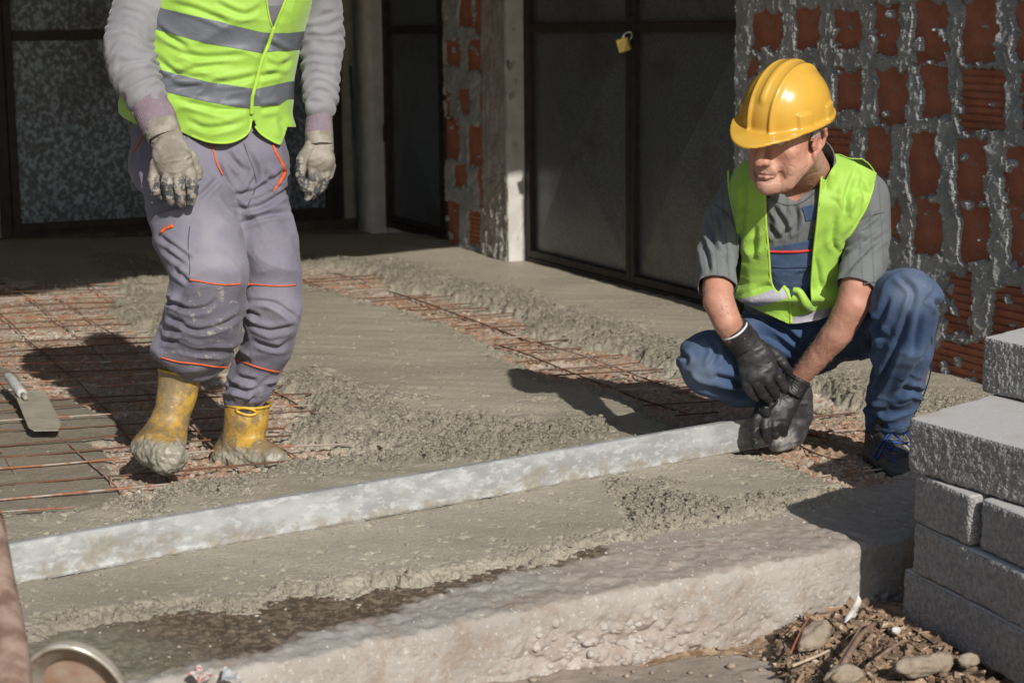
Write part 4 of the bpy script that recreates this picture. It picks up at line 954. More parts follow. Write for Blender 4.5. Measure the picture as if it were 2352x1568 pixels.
# paper scrap
PW = NT('printed_paper'); pc = PW.mix(PW.ramp(PW.noise(45, 2), .56, .60), c3(.52, .48, .44), c3(.42, .14, .12)); PWM = PW.out(pc, .7)
def scrap(label, px, mat, z=-.02, n=9, sd=1):
    a, b, c_, d_ = [G(x, y, z) for x, y in px]; u = np.linspace(0, 1, n); U, W = np.meshgrid(u, u)
    Q = a*((1-U)*(1-W))[..., None]+b*(U*(1-W))[..., None]+c_*(U*W)[..., None]+d_*((1-U)*W)[..., None]
    Q[..., 2] += .008+.006*vnoise(U*3+sd, W*3)+.003*vnoise(U*7, W*7+sd)
    o = mk('paper_scrap', Q.reshape(-1, 3), grid_faces(n, n), mat, None, False); md = o.modifiers.new('s', 'SOLIDIFY'); md.thickness = .0012; return tag(o, label, 'litter')
scrap('crumpled paper scrap with red print at the bottom edge beside the kerb', [(432, 1560), (470, 1575), (500, 1545), (455, 1538)], PWM)
scrap('plain white paper scrap right of the one with red print', [(508, 1572), (560, 1575), (548, 1555), (515, 1540)], simple('white_paper', c3(.5, .5, .5), c3(.42, .42, .42)), sd=4)
# ================================================================ wires on the jamb, green rod
Yw = wpt(BO, VB, NB, s_j0+.05, JOFF+.03, 0)[1]
wr = thing('hanging_cables', 'loose cable ends in red, black and cream hanging on the brick jamb', 'cable', P(1045, 20, Yw))
def cable(name, px, r, col, parent):
    mb = MB(); mb.tube(spline([P(a, b, Yw) for a, b in px], len(px)*5), r, 8); return mb.build(name, simple(name+'_skin', col, tuple(x*.7 for x in col[:3])+(1,), 30, .5), parent, True)
cable('black_cable', [(1052, -60), (1050, 0), (1060, 25), (1070, 40)], .004, c3(.015, .015, .018), wr)
cable('cream_cable', [(1075, -60), (1070, -10), (1082, 10), (1084, 50)], .007, c3(.55, .50, .40), wr)
cable('thin_cable', [(1045, -60), (1040, 0), (1036, 15)], .003, c3(.55, .50, .40), wr)
mb = MB(); mb.tube([P(1038, 10, Yw), P(1030, 30, Yw), P(1029, 34, Yw)], [.007, .012, .011], 8); mb.build('red_connector', simple('red_plastic', c3(.45, .015, .015), c3(.3, .01, .01), rough=.4), wr, True)
mb = MB(); mb.tube([P(1029, 34, Yw), P(1027, 46, Yw)], [.011, .014], 6); mb.build('cream_terminal', simple('cream_plastic', c3(.55, .50, .38), c3(.45, .4, .3), rough=.5), wr, True); mb = MB(); mb.tube([P(1083, 50, Yw), P(1078, 57, Yw), P(1060, 57, Yw)], [.012, .012, .008], 6); mb.build('cream_terminal', simple('cream_plastic', c3(.55, .50, .38), c3(.45, .4, .3), rough=.5), wr, True)
mb = MB(); mb.tube([P(1066, 30, Yw-.01), P(1068, 45, Yw-.01), P(1069, 54, Yw-.01)], [.010, .019, .012], 8); mb.build('black_connector', simple('black_plastic', c3(.012, .012, .014), c3(.02, .02, .02), rough=.4), wr, True)
mb = MB(); Yr = 12.6; mb.tube([P(805, 152, Yr+.25), P(822, 508, Yr-.05)], .010, 8); rod = tag(mb.build('green_rod', simple('green_rod_paint', c3(.02, .07, .055), c3(.03, .09, .07), rough=.5), None, True), 'thin dark green rod leaning against the back wall', 'rod')
# ================================================================ implicit modelling for the people
def rot_to(f, roll=0.0):
    pass
class Fld:
    def __init__(s, xs, ys, zs):
        s.a = [np.asarray(xs, np.float32), np.asarray(ys, np.float32), np.asarray(zs, np.float32)]
        s.d = np.full((len(xs), len(ys), len(zs)), .08, np.float32)
    @staticmethod
    def box(lo, hi, h): return Fld(*[np.arange(lo[i], hi[i]+h, h) for i in range(3)])
    def put(s, fn, lo, hi, k=.0, op='u'):
        sl = []; m = abs(k)+.03
        for i in range(3):
            a = np.searchsorted(s.a[i], lo[i]-m); b = np.searchsorted(s.a[i], hi[i]+m)
            if b <= a: return s
            sl.append(slice(a, b))
        x = s.a[0][sl[0]][:, None, None]; y = s.a[1][sl[1]][None, :, None]; z = s.a[2][sl[2]][None, None, :]
        n = np.clip(fn(x, y, z), -1, .08).astype(np.float32); o = s.d[tuple(sl)]
        if op == 'u':
            r = np.minimum(o, n)
            if k > 0: hh = np.maximum(k-np.abs(o-n), 0)/k; r = r-hh*hh*k*.25
        elif op == 's':                             # subtract
            n = -n; r = np.maximum(o, n)
            if k > 0: hh = np.maximum(k-np.abs(o-n), 0)/k; r = r+hh*hh*k*.25
        s.d[tuple(sl)] = r; return s
    def cone(s, a, b, ra, rb, k=.0, op='u', sq=None, f=1.0):
        """tapered capsule; sq = direction squashed by factor f"""
        a = np.array(a, float); b = np.array(b, float); ab = b-a; L = ab @ ab+1e-12; R = max(ra, rb)
        def fn(x, y, z):
            px, py, pz = x-a[0], y-a[1], z-a[2]
            t = np.clip((px*ab[0]+py*ab[1]+pz*ab[2])/L, 0, 1)
            qx, qy, qz = px-t*ab[0], py-t*ab[1], pz-t*ab[2]
            d2 = qx*qx+qy*qy+qz*qz
            if sq is not None: dn = qx*sq[0]+qy*sq[1]+qz*sq[2]; d2 = d2+dn*dn*(1/f**2-1)
            d = np.sqrt(d2)-(ra+(rb-ra)*t)
            return d if sq is None else d*(.5+.5*f)
        return s.put(fn, np.minimum(a, b)-R, np.maximum(a, b)+R, k, op)
    def chain(s, pts, k=.01, sq=None, f=1.0, op='u'):
        A_ = [np.array(p[0], float) for p in pts]; R_ = [p[1] for p in pts]; g = 0.0 if sq is None else (1/f**2-1)
        def fn(x, y, z):
            best = None
            for a, b, ra, rb in zip(A_[:-1], A_[1:], R_[:-1], R_[1:]):
                ab = b-a; L = ab @ ab+1e-12; px, py, pz = x-a[0], y-a[1], z-a[2]
                t = np.clip((px*ab[0]+py*ab[1]+pz*ab[2])/L, 0, 1); qx, qy, qz = px-t*ab[0], py-t*ab[1], pz-t*ab[2]
                d2 = qx*qx+qy*qy+qz*qz
                if sq is not None: dn = qx*sq[0]+qy*sq[1]+qz*sq[2]; d2 = d2+dn*dn*g
                d = np.sqrt(d2)-(ra+(rb-ra)*t*t*(3-2*t))
                if best is None: best = d
                else: hh = np.maximum(.006-np.abs(best-d), 0)/.006; best = np.minimum(best, d)-hh*hh*.0005
            return best if sq is None else best*(.5+.5*f)
        return s.put(fn, np.min([a-r for a, r in zip(A_, R_)], 0), np.max([a+r for a, r in zip(A_, R_)], 0), k, op)
    def ell(s, c, r, k=.01, R=None, op='u'):
        c = np.array(c, float); r = np.array(r, float); R = np.eye(3) if R is None else np.array(R, float)   # rows = local axes
        def fn(x, y, z):
            px, py, pz = x-c[0], y-c[1], z-c[2]
            q = [(px*R[i][0]+py*R[i][1]+pz*R[i][2])/r[i] for i in range(3)]
            k0 = np.sqrt(q[0]**2+q[1]**2+q[2]**2)+1e-9
            k1 = np.sqrt((q[0]/r[0])**2+(q[1]/r[1])**2+(q[2]/r[2])**2)+1e-9
            return k0*(k0-1)/k1
        e = np.sqrt(((R*r[:, None])**2).sum(0)); return s.put(fn, c-e, c+e, k, op)
    def loft(s, secs, k=.01, ex=2.3, grow=0.0):
        """secs: (z, cx, cy, a, b) upwards"""
        S_ = np.array(sorted(secs)); z0, z1 = S_[0, 0], S_[-1, 0]
        def fn(x, y, z):
            zc = np.clip(z, z0, z1); zz = zc.ravel()
            cx, cy, a, b = [np.interp(zz, S_[:, 0], S_[:, i]).reshape(zc.shape) for i in (1, 2, 3, 4)]
            a = a+grow; b = b+grow
            q = ((np.abs(x-cx)/a)**ex+(np.abs(y-cy)/b)**ex)**(1/ex)
            d = (q-1)*np.minimum(a, b); dz = np.abs(z-zc)
            return np.where(dz > 0, np.hypot(np.maximum(d, 0), dz)+0*d, d)
        m = S_[:, 3:].max()+grow
        return s.put(fn, (S_[:, 1].min()-m, S_[:, 2].min()-m, z0-.01), (S_[:, 1].max()+m, S_[:, 2].max()+m, z1+.01), k)
    def mesh(s, smooth=1):
        D = s.d; ins = D < 0; nx, ny, nz = D.shape
        cnt = np.zeros((nx-1, ny-1, nz-1), np.int8)
        for i in (0, 1):
            for j in (0, 1):
                for k in (0, 1): cnt += ins[i:nx-1+i, j:ny-1+j, k:nz-1+k]
        act = (cnt > 0) & (cnt < 8); ci = np.argwhere(act); idx = np.full(act.shape, -1, np.int32); idx[act] = np.arange(len(ci))
        A = s.a; acc = np.zeros((len(ci), 3)); wt = np.zeros(len(ci))
        cr = [(i, j, k) for i in (0, 1) for j in (0, 1) for k in (0, 1)]
        for c0 in cr:
            for ax in range(3):
                if c0[ax]: continue
                c1 = list(c0); c1[ax] = 1
                i0 = ci+np.array(c0); i1 = ci+np.array(c1)
                v0 = D[i0[:, 0], i0[:, 1], i0[:, 2]]; v1 = D[i1[:, 0], i1[:, 1], i1[:, 2]]
                m = (v0 < 0) != (v1 < 0); t = np.where(m, v0/(v0-v1+1e-20), 0)
                for q in range(3):
                    p0 = A[q][i0[:, q]]; p1 = A[q][i1[:, q]]; acc[:, q] += np.where(m, p0+t*(p1-p0), 0)
                wt += m
        V = acc/wt[:, None]; Fs = []
        for ax in range(3):
            u, v = [(1, 2), (2, 0), (0, 1)][ax]
            a = [slice(1, -1)]*3; a[ax] = slice(0, -1); b = [slice(1, -1)]*3; b[ax] = slice(1, None)
            s0 = ins[tuple(a)]; s1 = ins[tuple(b)]; e = np.argwhere(s0 != s1)
            off = np.array([1, 1, 1]); off[ax] = 0; e2 = e+off
            sgn = s0[tuple(e.T)]
            def cell(du, dv):
                w_ = e2.copy(); w_[:, u] -= du; w_[:, v] -= dv; return idx[tuple(w_.T)]
            q = np.stack([cell(1, 1), cell(0, 1), cell(0, 0), cell(1, 0)], 1)
            q[~sgn] = q[~sgn][:, ::-1]; Fs.append(q)
        Fq = np.concatenate(Fs); Fq = Fq[(Fq >= 0).all(1)]
        for _ in range(smooth): V = lap(V, Fq, .5)
        return V, Fq
def lap(V, Fq, f=.5):
    e = np.concatenate([Fq[:, [i, (i+1) % Fq.shape[1]]] for i in range(Fq.shape[1])]); n = np.zeros(len(V)); a = np.zeros_like(V)
    for i, j in ((0, 1), (1, 0)):
        n += np.bincount(e[:, i], minlength=len(V))
        for q in range(3): a[:, q] += np.bincount(e[:, i], weights=V[e[:, j], q], minlength=len(V))
    n[n == 0] = 1; return V*(1-f)+f*a/n[:, None]
def nrm(V, Fq):
    if Fq.shape[1] == 4: T = np.concatenate([Fq[:, [0, 1, 2]], Fq[:, [0, 2, 3]]])
    else: T = Fq
    c = np.cross(V[T[:, 1]]-V[T[:, 0]], V[T[:, 2]]-V[T[:, 0]]); N = np.zeros_like(V)
    for i in range(3):
        for q in range(3): N[:, q] += np.bincount(T[:, i], weights=c[:, q], minlength=len(V))
    return N/(np.linalg.norm(N, axis=1, keepdims=True)+1e-12)
def clip(V, Fq, sv):
    """keep the part of the mesh where scalar sv > 0, cutting cleanly"""
    T = np.concatenate([Fq[:, [0, 1, 2]], Fq[:, [0, 2, 3]]]) if Fq.shape[1] == 4 else Fq
    pos = sv[T] > 0; c = pos.sum(1); out = [T[c == 3]]; newV = [V]; base = [len(V)]
    def cutpt(i, j):
        t = sv[i]/(sv[i]-sv[j]+1e-20); p = V[i]+(V[j]-V[i])*t[:, None]; ids = np.arange(len(p))+base[0]; newV.append(p); base[0] += len(p); return ids
    for cc in (1, 2):
        sel = T[c == cc]; ps = pos[c == cc]
        if not len(sel): continue
        odd = np.argmax(ps if cc == 1 else ~ps, 1); r = np.arange(len(sel))
        a = sel[r, odd]; b = sel[r, (odd+1) % 3]; d = sel[r, (odd+2) % 3]
        ab = cutpt(a, b); ad = cutpt(a, d)
        if cc == 1: out.append(np.stack([a, ab, ad], 1))
        else: out += [np.stack([ab, b, d], 1), np.stack([ab, d, ad], 1)]
    V2 = np.concatenate(newV); F2 = np.concatenate(out)
    # merge coincident cut points
    key = np.round(V2*20000).astype(np.int64); _, fi, inv = np.unique(key, axis=0, return_index=True, return_inverse=True); inv = inv.ravel()
    V2 = V2[fi]; F2 = inv[F2]; ok = (F2[:, 0] != F2[:, 1]) & (F2[:, 1] != F2[:, 2]) & (F2[:, 0] != F2[:, 2]); F2 = F2[ok]
    us = np.unique(F2); rm_ = np.full(len(V2), -1); rm_[us] = np.arange(len(us)); return V2[us], rm_[F2]
def px_poly(V, poly):
    a, b = proj(V); return poly_sd(a, b, poly)
def thick(o, t, off=-1):
    md = o.modifiers.new('thickness', 'SOLIDIFY'); md.thickness = t; md.offset = off; return o
def ridged(V, along, L1, L2, s=0, warp=.4):
    """fold field: crests run along the given direction. returns about -1..1"""
    a = np.array(along, float); a /= np.linalg.norm(a); b = np.cross(a, [0, 1, .2]); b /= np.linalg.norm(b)+1e-9; c = np.cross(a, b)
    u, v, w_ = V @ a, V @ b, V @ c
    wz = warp*vnoise(u/L1*2, v/L2*.5, w_/L2*.5, s+3)
    n = vnoise(u/L1, v/L2+wz, w_/L2+wz*.5, s)
    m2 = vnoise(u/L1*.8+7, v/L2*.6, w_/L2*.6, s+9); r = 1-2.1*np.abs(n)**.85; return r*(.55+.75*np.clip(m2+.45, 0, 1.2))*1.35
def creases(V, N, lst, w=6.5, dep=.009):
    px, py = proj(V); d = np.zeros(len(V)); fr = ss(.35, -.05, N[:, 1])
    for it in lst:
        pts = [tuple(p[:2]) for p in spline([(a, b, 0) for a, b in it], max(8, 5*len(it)))]
        s_ = seg_d(px, py, pts); a, b = np.array(pts[0]), np.array(pts[-1]); L = np.hypot(*(b-a))+1e-6
        t = ((px-a[0])*(b-a)[0]+(py-a[1])*(b-a)[1])/L**2; env = ss(-.12, .25, t)*ss(1.12, .75, t)
        d += env*dep*(-1.0*np.exp(-(s_/w)**2)+.75*np.exp(-((s_-1.9*w)/(1.1*w))**2))
    return d*fr
def mp(lst, ox, oy, s): return [[(ox+a/s, oy+b/s) for a, b in l] for l in lst]
class Surf:
    def __init__(s, V, Fq): s.V = V; s.N = nrm(V, Fq); s.x, s.y = proj(V); s.fr = (s.N @ np.array([0, -1., .15])) > -.1
    def at(s, px, py, lift=.002):
        d = (s.x-px)**2+(s.y-py)**2+np.where(s.fr, 0, 1e6)
        k = np.argpartition(d, 8)[:8]; wq = 1/(d[k]+.5); Y_ = (s.V[k, 1]*wq).sum()/wq.sum(); n = (s.N[k]*wq[:, None]).sum(0); n /= np.linalg.norm(n)
        return P(px, py, Y_)+n*lift
    def line(s, name, px, r, mat, parent, lift=.002, n=None, rad=None):
        ps = spline([(a, b, 0) for a, b in px], n or max(12, len(px)*6)); pts = np.array([s.at(a, b, lift) for a, b, _ in ps])
        for _ in range(2): pts[1:-1] = pts[1:-1]*.5+.25*(pts[:-2]+pts[2:])
        mb = MB(); mb.tube(pts, r if rad is None else np.interp(np.linspace(0, 1, len(pts)), np.linspace(0, 1, len(rad)), rad), 6); return mb.build(name, mat, parent, True)
def Q(lst): return [(P(a, b, Y), r) for a, b, Y, r in lst]
def fabric(name, c1, c2, rough=.85, weave=900, wst=.25, dirt=None, dirtamt=.0, spec=.2, sheen=.0, sc=6):
    m = NT(name); col = m.mix(m.ramp(m.noise(sc, 5), .35, .65), c1, c2)
    if dirt is not None: col = m.mix(m.math('MULTIPLY', m.ramp(m.noise(11, 5, .7), .52, .68), dirtamt), col, dirt)
    nb = m.bump(m.noise(weave, 2), wst, .0012); nb = m.bump(m.noise(26, 3, .5, None, 1.2), .20, .008, nb)
    return m, col, nb
def lbl(o, t): o['label'] = t; return o
def head_axes(yaw, pit, rol):
    z_ = np.array([0, 0, 1.]); fh_ = np.array([-math.sin(yaw), -math.cos(yaw), 0]); l_ = np.array([math.cos(yaw), -math.sin(yaw), 0])
    f_ = fh_*math.cos(pit)-z_*math.sin(pit); u_ = fh_*math.sin(pit)+z_*math.cos(pit)
    return np.stack([l_*math.cos(rol)-u_*math.sin(rol), f_, u_*math.cos(rol)+l_*math.sin(rol)])
def sculpt_head(fb, H, HR, hs):
    def E(c, r, k=.012, op='u'): fb.ell(H(*c), np.array(r)*hs, k, HR, op)
    def C(a, b, ra, rb, k=.008, op='u'): fb.cone(H(*a), H(*b), ra*hs, rb*hs, k, op)
    E((0, -.012, .045), (.077, .098, .085), .02); E((0, .028, -.015), (.067, .060, .085), .02)
    for s in (-1, 1):
        C((s*.060, -.008, -.050), (s*.036, .050, -.096), .020, .020, .02); C((s*.036, .050, -.096), (0, .076, -.105), .020, .021, .02)
        E((s*.043, .058, -.022), (.022, .020, .019), .016); E((s*.047, .040, -.060), (.023, .030, .032), .02)
    E((0, .084, -.104), (.023, .015, .017), .012); E((s*0, .045, -.113), (.035, .035, .012), .02)
    C((-.046, .074, .030), (0, .088, .030), .011, .012, .012); C((.046, .074, .030), (0, .088, .030), .011, .012, .012)
    for s in (-1, 1):
        E((s*.033, .098, .010), (.017, .014, .010), .012, 's'); E((s*.033, .077, .010), (.0145, .014, .0135), .004)
        C((s*.018, .089, .004), (s*.047, .080, .004), .0028, .0024, .004); C((s*.018, .091, .015), (s*.047, .081, .016), .0032, .003, .004)   # lids
    C((0, .090, .024), (0, .119, -.030), .0085, .0120, .012); E((0, .120, -.040), (.0125, .0125, .0115), .008)
    for s in (-1, 1):
        E((s*.0135, .106, -.041), (.0085, .0125, .0095), .006); E((s*.0065, .114, -.0520), (.0036, .0055, .004), .003, 's')
    E((0, .084, -.063), (.032, .018, .022), .016)
    ul = [(-.026, .086, -.0745), (-.010, .0985, -.0700), (0, .1000, -.0712), (.010, .0985, -.0700), (.026, .086, -.0745)]
    ll = [(-.022, .086, -.0780), (-.008, .0975, -.0810), (.008, .0975, -.0810), (.022, .086, -.0780)]
    for a, b in zip(ul[:-1], ul[1:]): C(a, b, .0036, .0036, .004)
    for a, b in zip(ll[:-1], ll[1:]): C(a, b, .0046, .0046, .005)
    mo = [(-.029, .087, -.0765), (-.012, .1015, -.0755), (0, .1040, -.0755), (.012, .1015, -.0755), (.029, .087, -.0765)]
    for a, b in zip(mo[:-1], mo[1:]): C(a, b, .0013, .0013, .0035, 's')
    for s in (-1, 1):
        nl = [(s*.018, .1035, -.030), (s*.028, .092, -.046), (s*.036, .080, -.064), (s*.038, .070, -.084)]
        for a, b in zip(nl[:-1], nl[1:]): C(a, b, .0020, .0026, .011, 's')
        E((s*.030, .074, -.083), (.005, .006, .010), .010, 's')
        for k_ in range(3): C((s*.052, .070, .006-.006*k_), (s*.066, .050, .010-.011*k_), .0006, .0006, .003, 's')
        C((s*.026, .090, -.008), (s*.045, .080, -.010), .0007, .0007, .005, 's')
        C((s*.050, .067, -.030), (s*.058, .050, -.055), .0006, .0006, .006, 's')
        C((s*.052, .050, -.045), (s*.054, .040, -.075), .0005, .0005, .005, 's')
    C((-.016, .094, -.0905), (.016, .094, -.0905), .0020, .0020, .009, 's')
    eo_ = np.array([.001, 0, -.010])
    E_ = lambda c, r, k=.012, op='u': E(tuple(np.array(c)+eo_*np.array([np.sign(c[0]), 1, 1])), tuple(np.array(r)*1.08), k, op)
    CE = lambda a, b, ra, rb, k=.008, op='u': C(tuple(np.array(a)+eo_), tuple(np.array(b)+eo_), ra*1.08, rb*1.08, k, op)
    for s in (-1, 1):   # ears
        e0_ = [(.074, .010, .012), (.0790, .004, .028), (.0840, -.010, .036), (.0880, -.024, .032), (.0890, -.029, .016), (.0860, -.024, -.004), (.0800, -.012, -.022)]
        E_((s*.0765, -.010, .006), (.0065, .016, .026), .006)
        for a, b in zip(e0_[:-1], e0_[1:]): CE((s*a[0], a[1], a[2]), (s*b[0], b[1], b[2]), .0046, .0046, .004)
        E_((s*.0780, -.003, -.030), (.0060, .0085, .0110), .006)
        E_((s*.0870, -.008, .002), (.0075, .0085, .013), .004, 's'); CE((s*.0885, -.014, .022), (s*.0880, -.021, .012), .0030, .0030, .004, 's')
        CE((s*.0785, .008, -.004), (s*.0785, .006, -.012), .0045, .004, .004)
# ---- materials
m, c, nb = fabric('hoodie_cloth', c3(.205, .20, .215), c3(.245, .24, .255), dirt=c3(.22, .19, .17), dirtamt=.15); HOOD = m.out(c, .9, nb, .15, 0, .2)
m, c, nb = fabric('mauve_rib', c3(.215, .165, .195), c3(.255, .20, .235), dirt=c3(.36, .31, .26), dirtamt=.4)
HRIB = m.out(c, .9, m.bump(m.wave(150, 0, 'X'), .5, .003, nb), .15)
m, c, nb = fabric('lime_vest', c3(.28, .48, .055), c3(.32, .54, .075), weave=700, wst=.12); VEST = m.out(c, .58, nb, .35, 0, .25)
m, c, nb = fabric('lime_binding', c3(.36, .56, .06), c3(.40, .60, .08)); VBIN = m.out(c, .7, nb, .3)
m, c, nb = fabric('reflective_tape', c3(.105, .115, .135), c3(.14, .15, .17), weave=500, wst=.1); TAPE = m.out(c, .55, nb, .4, .1)
m, c, nb = fabric('reflective_tape_pale', c3(.40, .39, .44), c3(.46, .45, .50), weave=500, wst=.1); TAPE2 = m.out(c, .38, nb, .5, .2)
m = NT('work_trousers'); pa = m.attr('patch')
col = m.mix(m.ramp(m.noise(5, 5), .35, .65), c3(.150, .142, .185), c3(.190, .180, .225))
col = m.mix(m.math('MULTIPLY', m.attr('dusty'), .55), col, c3(.36, .34, .35))
col = m.mix(m.math('MULTIPLY', pa, .7), col, c3(.095, .088, .108))
smu = m.ramp(m.noise(24, 7, .78, m.mapd((1, 1, 1.5))), .54, .64); col = m.mix(m.math('MULTIPLY', smu, m.math('ADD', m.math('MULTIPLY', pa, .6), .10)), col, c3(.36, .335, .29))
col = m.mix(m.math('MULTIPLY', m.ramp(m.noise(14, 3), .70, .72), .6), col, c3(.10, .07, .06))
nb = m.bump(m.noise(800, 2), .25, .0012); nb = m.bump(m.noise(30, 3, .5, None, .8), .35, .008, nb); TROU = m.out(col, .85, nb, .2, 0, .1)
ORG = simple('orange_piping', c3(.70, .13, .04), c3(.55, .10, .04), 60, .7)
m = NT('muddy_yellow_boot'); ce = m.attr('cement')
col = m.mix(m.ramp(m.noise(9, 5), .35, .7), c3(.50, .30, .045), c3(.40, .235, .05))
col = m.mix(m.math('MULTIPLY', m.ramp(m.noise(10, 8, .78), .42, .56), .9), col, c3(.19, .145, .085))
col = m.mix(m.math('MULTIPLY', m.ramp(m.noise(35, 4, .7), .62, .68), .7), col, c3(.42, .38, .32))
cec = m.mix(m.ramp(m.noise(12, 4), .4, .6), c3(.30, .275, .215), c3(.23, .21, .16)); col = m.mix(ce, col, cec)
nb = m.bump(m.noise(70, 4, .65), .35, .004); BOOT = m.out(col, m.rng(m.noise(30, 3), .3, .6), nb, .5)
m = NT('yellow_boot_rim'); BRIM = m.out(m.mix(m.ramp(m.noise(25, 4), .45, .6), c3(.62, .38, .03), c3(.40, .25, .05)), .45, None, .5)
m = NT('cement_glove'); col = m.mix(m.ramp(m.noise(16, 5), .38, .6), c3(.32, .29, .245), c3(.20, .18, .145))
ct = m.attr('coat'); cc = m.mix(m.ramp(m.noise(45, 5, .7), .46, .56), c3(.050, .060, .072), c3(.34, .30, .24)); col = m.mix(ct, col, cc)
nb = m.bump(m.wave(230, .3, 'Z'), .25, .0015); nb = m.bump(m.noise(60, 4), .35, .003, nb); GLOV = m.out(col, .8, nb, .25)
m = NT('black_work_glove'); col = m.mix(m.ramp(m.noise(14, 4), .45, .7), c3(.018, .018, .020), c3(.040, .040, .042))
col = m.mix(m.math('MULTIPLY', m.ramp(m.noise(26, 3, .6), .66, .72), .55), col, c3(.28, .265, .24))
nb = m.bump(m.noise(600, 2), .2, .001); nb = m.bump(m.noise(45, 3), .3, .003, nb); GLOB = m.out(col, m.rng(m.noise(20, 2), .35, .6), nb, .45)
WHT = simple('white_cuff_hem', c3(.62, .62, .64), c3(.5, .5, .52), 80, .8)
m = NT('skin'); n1 = m.noise(14, 5, .6); col = m.mix(m.ramp(n1, .35, .7), c3(.46, .245, .17), c3(.54, .33, .245))
col = m.mix(m.math('MULTIPLY', m.attr('flush'), .65), col, c3(.42, .15, .10))
col = m.mix(m.math('MULTIPLY', m.attr('lip'), .8), col, c3(.44, .17, .14))
col = m.mix(m.math('MULTIPLY', m.attr('stubble'), .4), col, c3(.34, .22, .17))
col = m.mix(m.math('MULTIPLY', m.ramp(m.noise(120, 3, .7), .58, .70), .25), col, c3(.38, .15, .09))
nb = m.bump(m.vor(420), .18, .0012); nb = m.bump(m.noise(60, 4, .6), .22, .003, nb); nb = m.bump(m.noise(240, 3, .6), .25, .0015, nb)
SKIN = m.out(col, .50, nb, .35, 0, 0, .10)
HAIR = simple('short_grey_hair', c3(.46, .41, .36), c3(.32, .27, .22), 120, .8, 500, .6, .004)
# ================================================================ standing worker
man = thing('person', 'standing worker in lime vest, grey hoodie, grey trousers and muddy yellow rubber boots', 'person', tuple(P(520, 1070, 5.75)*np.array([1, 1, 0])))
YT = 5.76
def sec(px, py, hw, b, Y): p = P(px, py, Y); return (p[2], p[0], p[1], hw/F*Y, b)
TORS = [sec(482, 345, 168, .148, 5.78), sec(470, 262, 186, .150, 5.77), sec(482, 180, 184, .148, 5.76), sec(505, 100, 176, .144, 5.75), sec(522, 30, 178, .140, 5.73), sec(532, -25, 182, .130, 5.72), sec(545, -58, 160, .105, 5.71), sec(556, -84, 105, .08, 5.70), sec(570, -110, 52, .058, 5.69)]
armL = Q([(362, -30, 5.71, .070), (322, 25, 5.68, .078), (296, 100, 5.64, .074), (308, 165, 5.60, .070), (335, 225, 5.56, .056), (346, 245, 5.55, .052)])
armR = Q([(722, -38, 5.76, .066), (738, 20, 5.80, .062), (742, 95, 5.80, .062), (737, 165, 5.77, .057), (736, 225, 5.74, .050), (733, 246, 5.73, .046)])
# body (hidden by clothes apart from the wrists): one skin
lo = (-1.35, 5.30, .0); hi = (-.35, 6.05, 1.82)
fb = Fld(np.arange(lo[0], hi[0], .008), np.arange(lo[1], hi[1], .007), np.concatenate([np.arange(0, 1.5, .008), np.arange(1.5, 1.86, .004)]))
fb.loft(TORS, .0, 2.2, -.035)
for A_ in (armL, armR): fb.chain([(p, r*.55) for p, r in A_], .015)
wl = Q([(352, 250, 5.55, .030), (372, 292, 5.51, .028), (388, 330, 5.49, .022)]); wr_ = Q([(733, 250, 5.73, .023), (733, 306, 5.715, .023), (735, 335, 5.71, .018)])
fb.chain(wl, .02).chain(wr_, .02)
LEGL = Q([(418, 385, 5.72, .128), (450, 530, 5.62, .127), (486, 640, 5.52, .108), (468, 735, 5.54, .114), (447, 786, 5.58, .106)])
LEGR = Q([(552, 385, 5.78, .128), (598, 520, 5.75, .102), (622, 620, 5.70, .086), (634, 700, 5.70, .087), (612, 790, 5.76, .078), (582, 860, 5.80, .064), (562, 915, 5.83, .062)])
for L_ in (LEGL, LEGR): fb.chain([(p, r*.66) for p, r in L_], .03)
fb.chain(Q([(432, 826, 5.61, .042), (408, 900, 5.615, .038), (392, 960, 5.60, .036), (378, 1010, 5.58, .032)]), .01).chain(Q([(562, 915, 5.83, .045), (548, 1035, 5.86, .03), (600, 1052, 5.80, .022)]), .03)
fb.ell(P(492, 350, 5.78), (.13, .08, .09), .05)
hd = P(602, -215, 5.62)
fb.cone(P(566, -90, 5.70), hd, .058, .055, .03)
HR1 = head_axes(math.radians(18), math.radians(22), 0); hs1 = 1.06; H1 = lambda x, y, z: hd+np.array([x, y, z])*hs1 @ HR1
sculpt_head(fb, H1, HR1, hs1)
V, Fq = fb.mesh(); N = nrm(V, Fq); mk('body', V, Fq, SKIN, man, True, {'flush': np.full(len(V), .3), 'lip': np.zeros(len(V)), 'stubble': np.zeros(len(V))})
Lh1 = (V-hd) @ HR1.T/hs1; hv1 = np.minimum(np.maximum(Lh1[:, 2]-.055-.35*np.clip(Lh1[:, 1], 0, 1), np.minimum(-.02-Lh1[:, 1], Lh1[:, 2]+.04)), .2-np.abs(Lh1[:, 2]))
hv1 = np.where(np.linalg.norm(V-hd, axis=1) < .17, hv1, -1); Vh, Fh = clip(V+N*.006, Fq, hv1); thick(mk('hair', Vh, Fh, HAIR, man, True), .006)
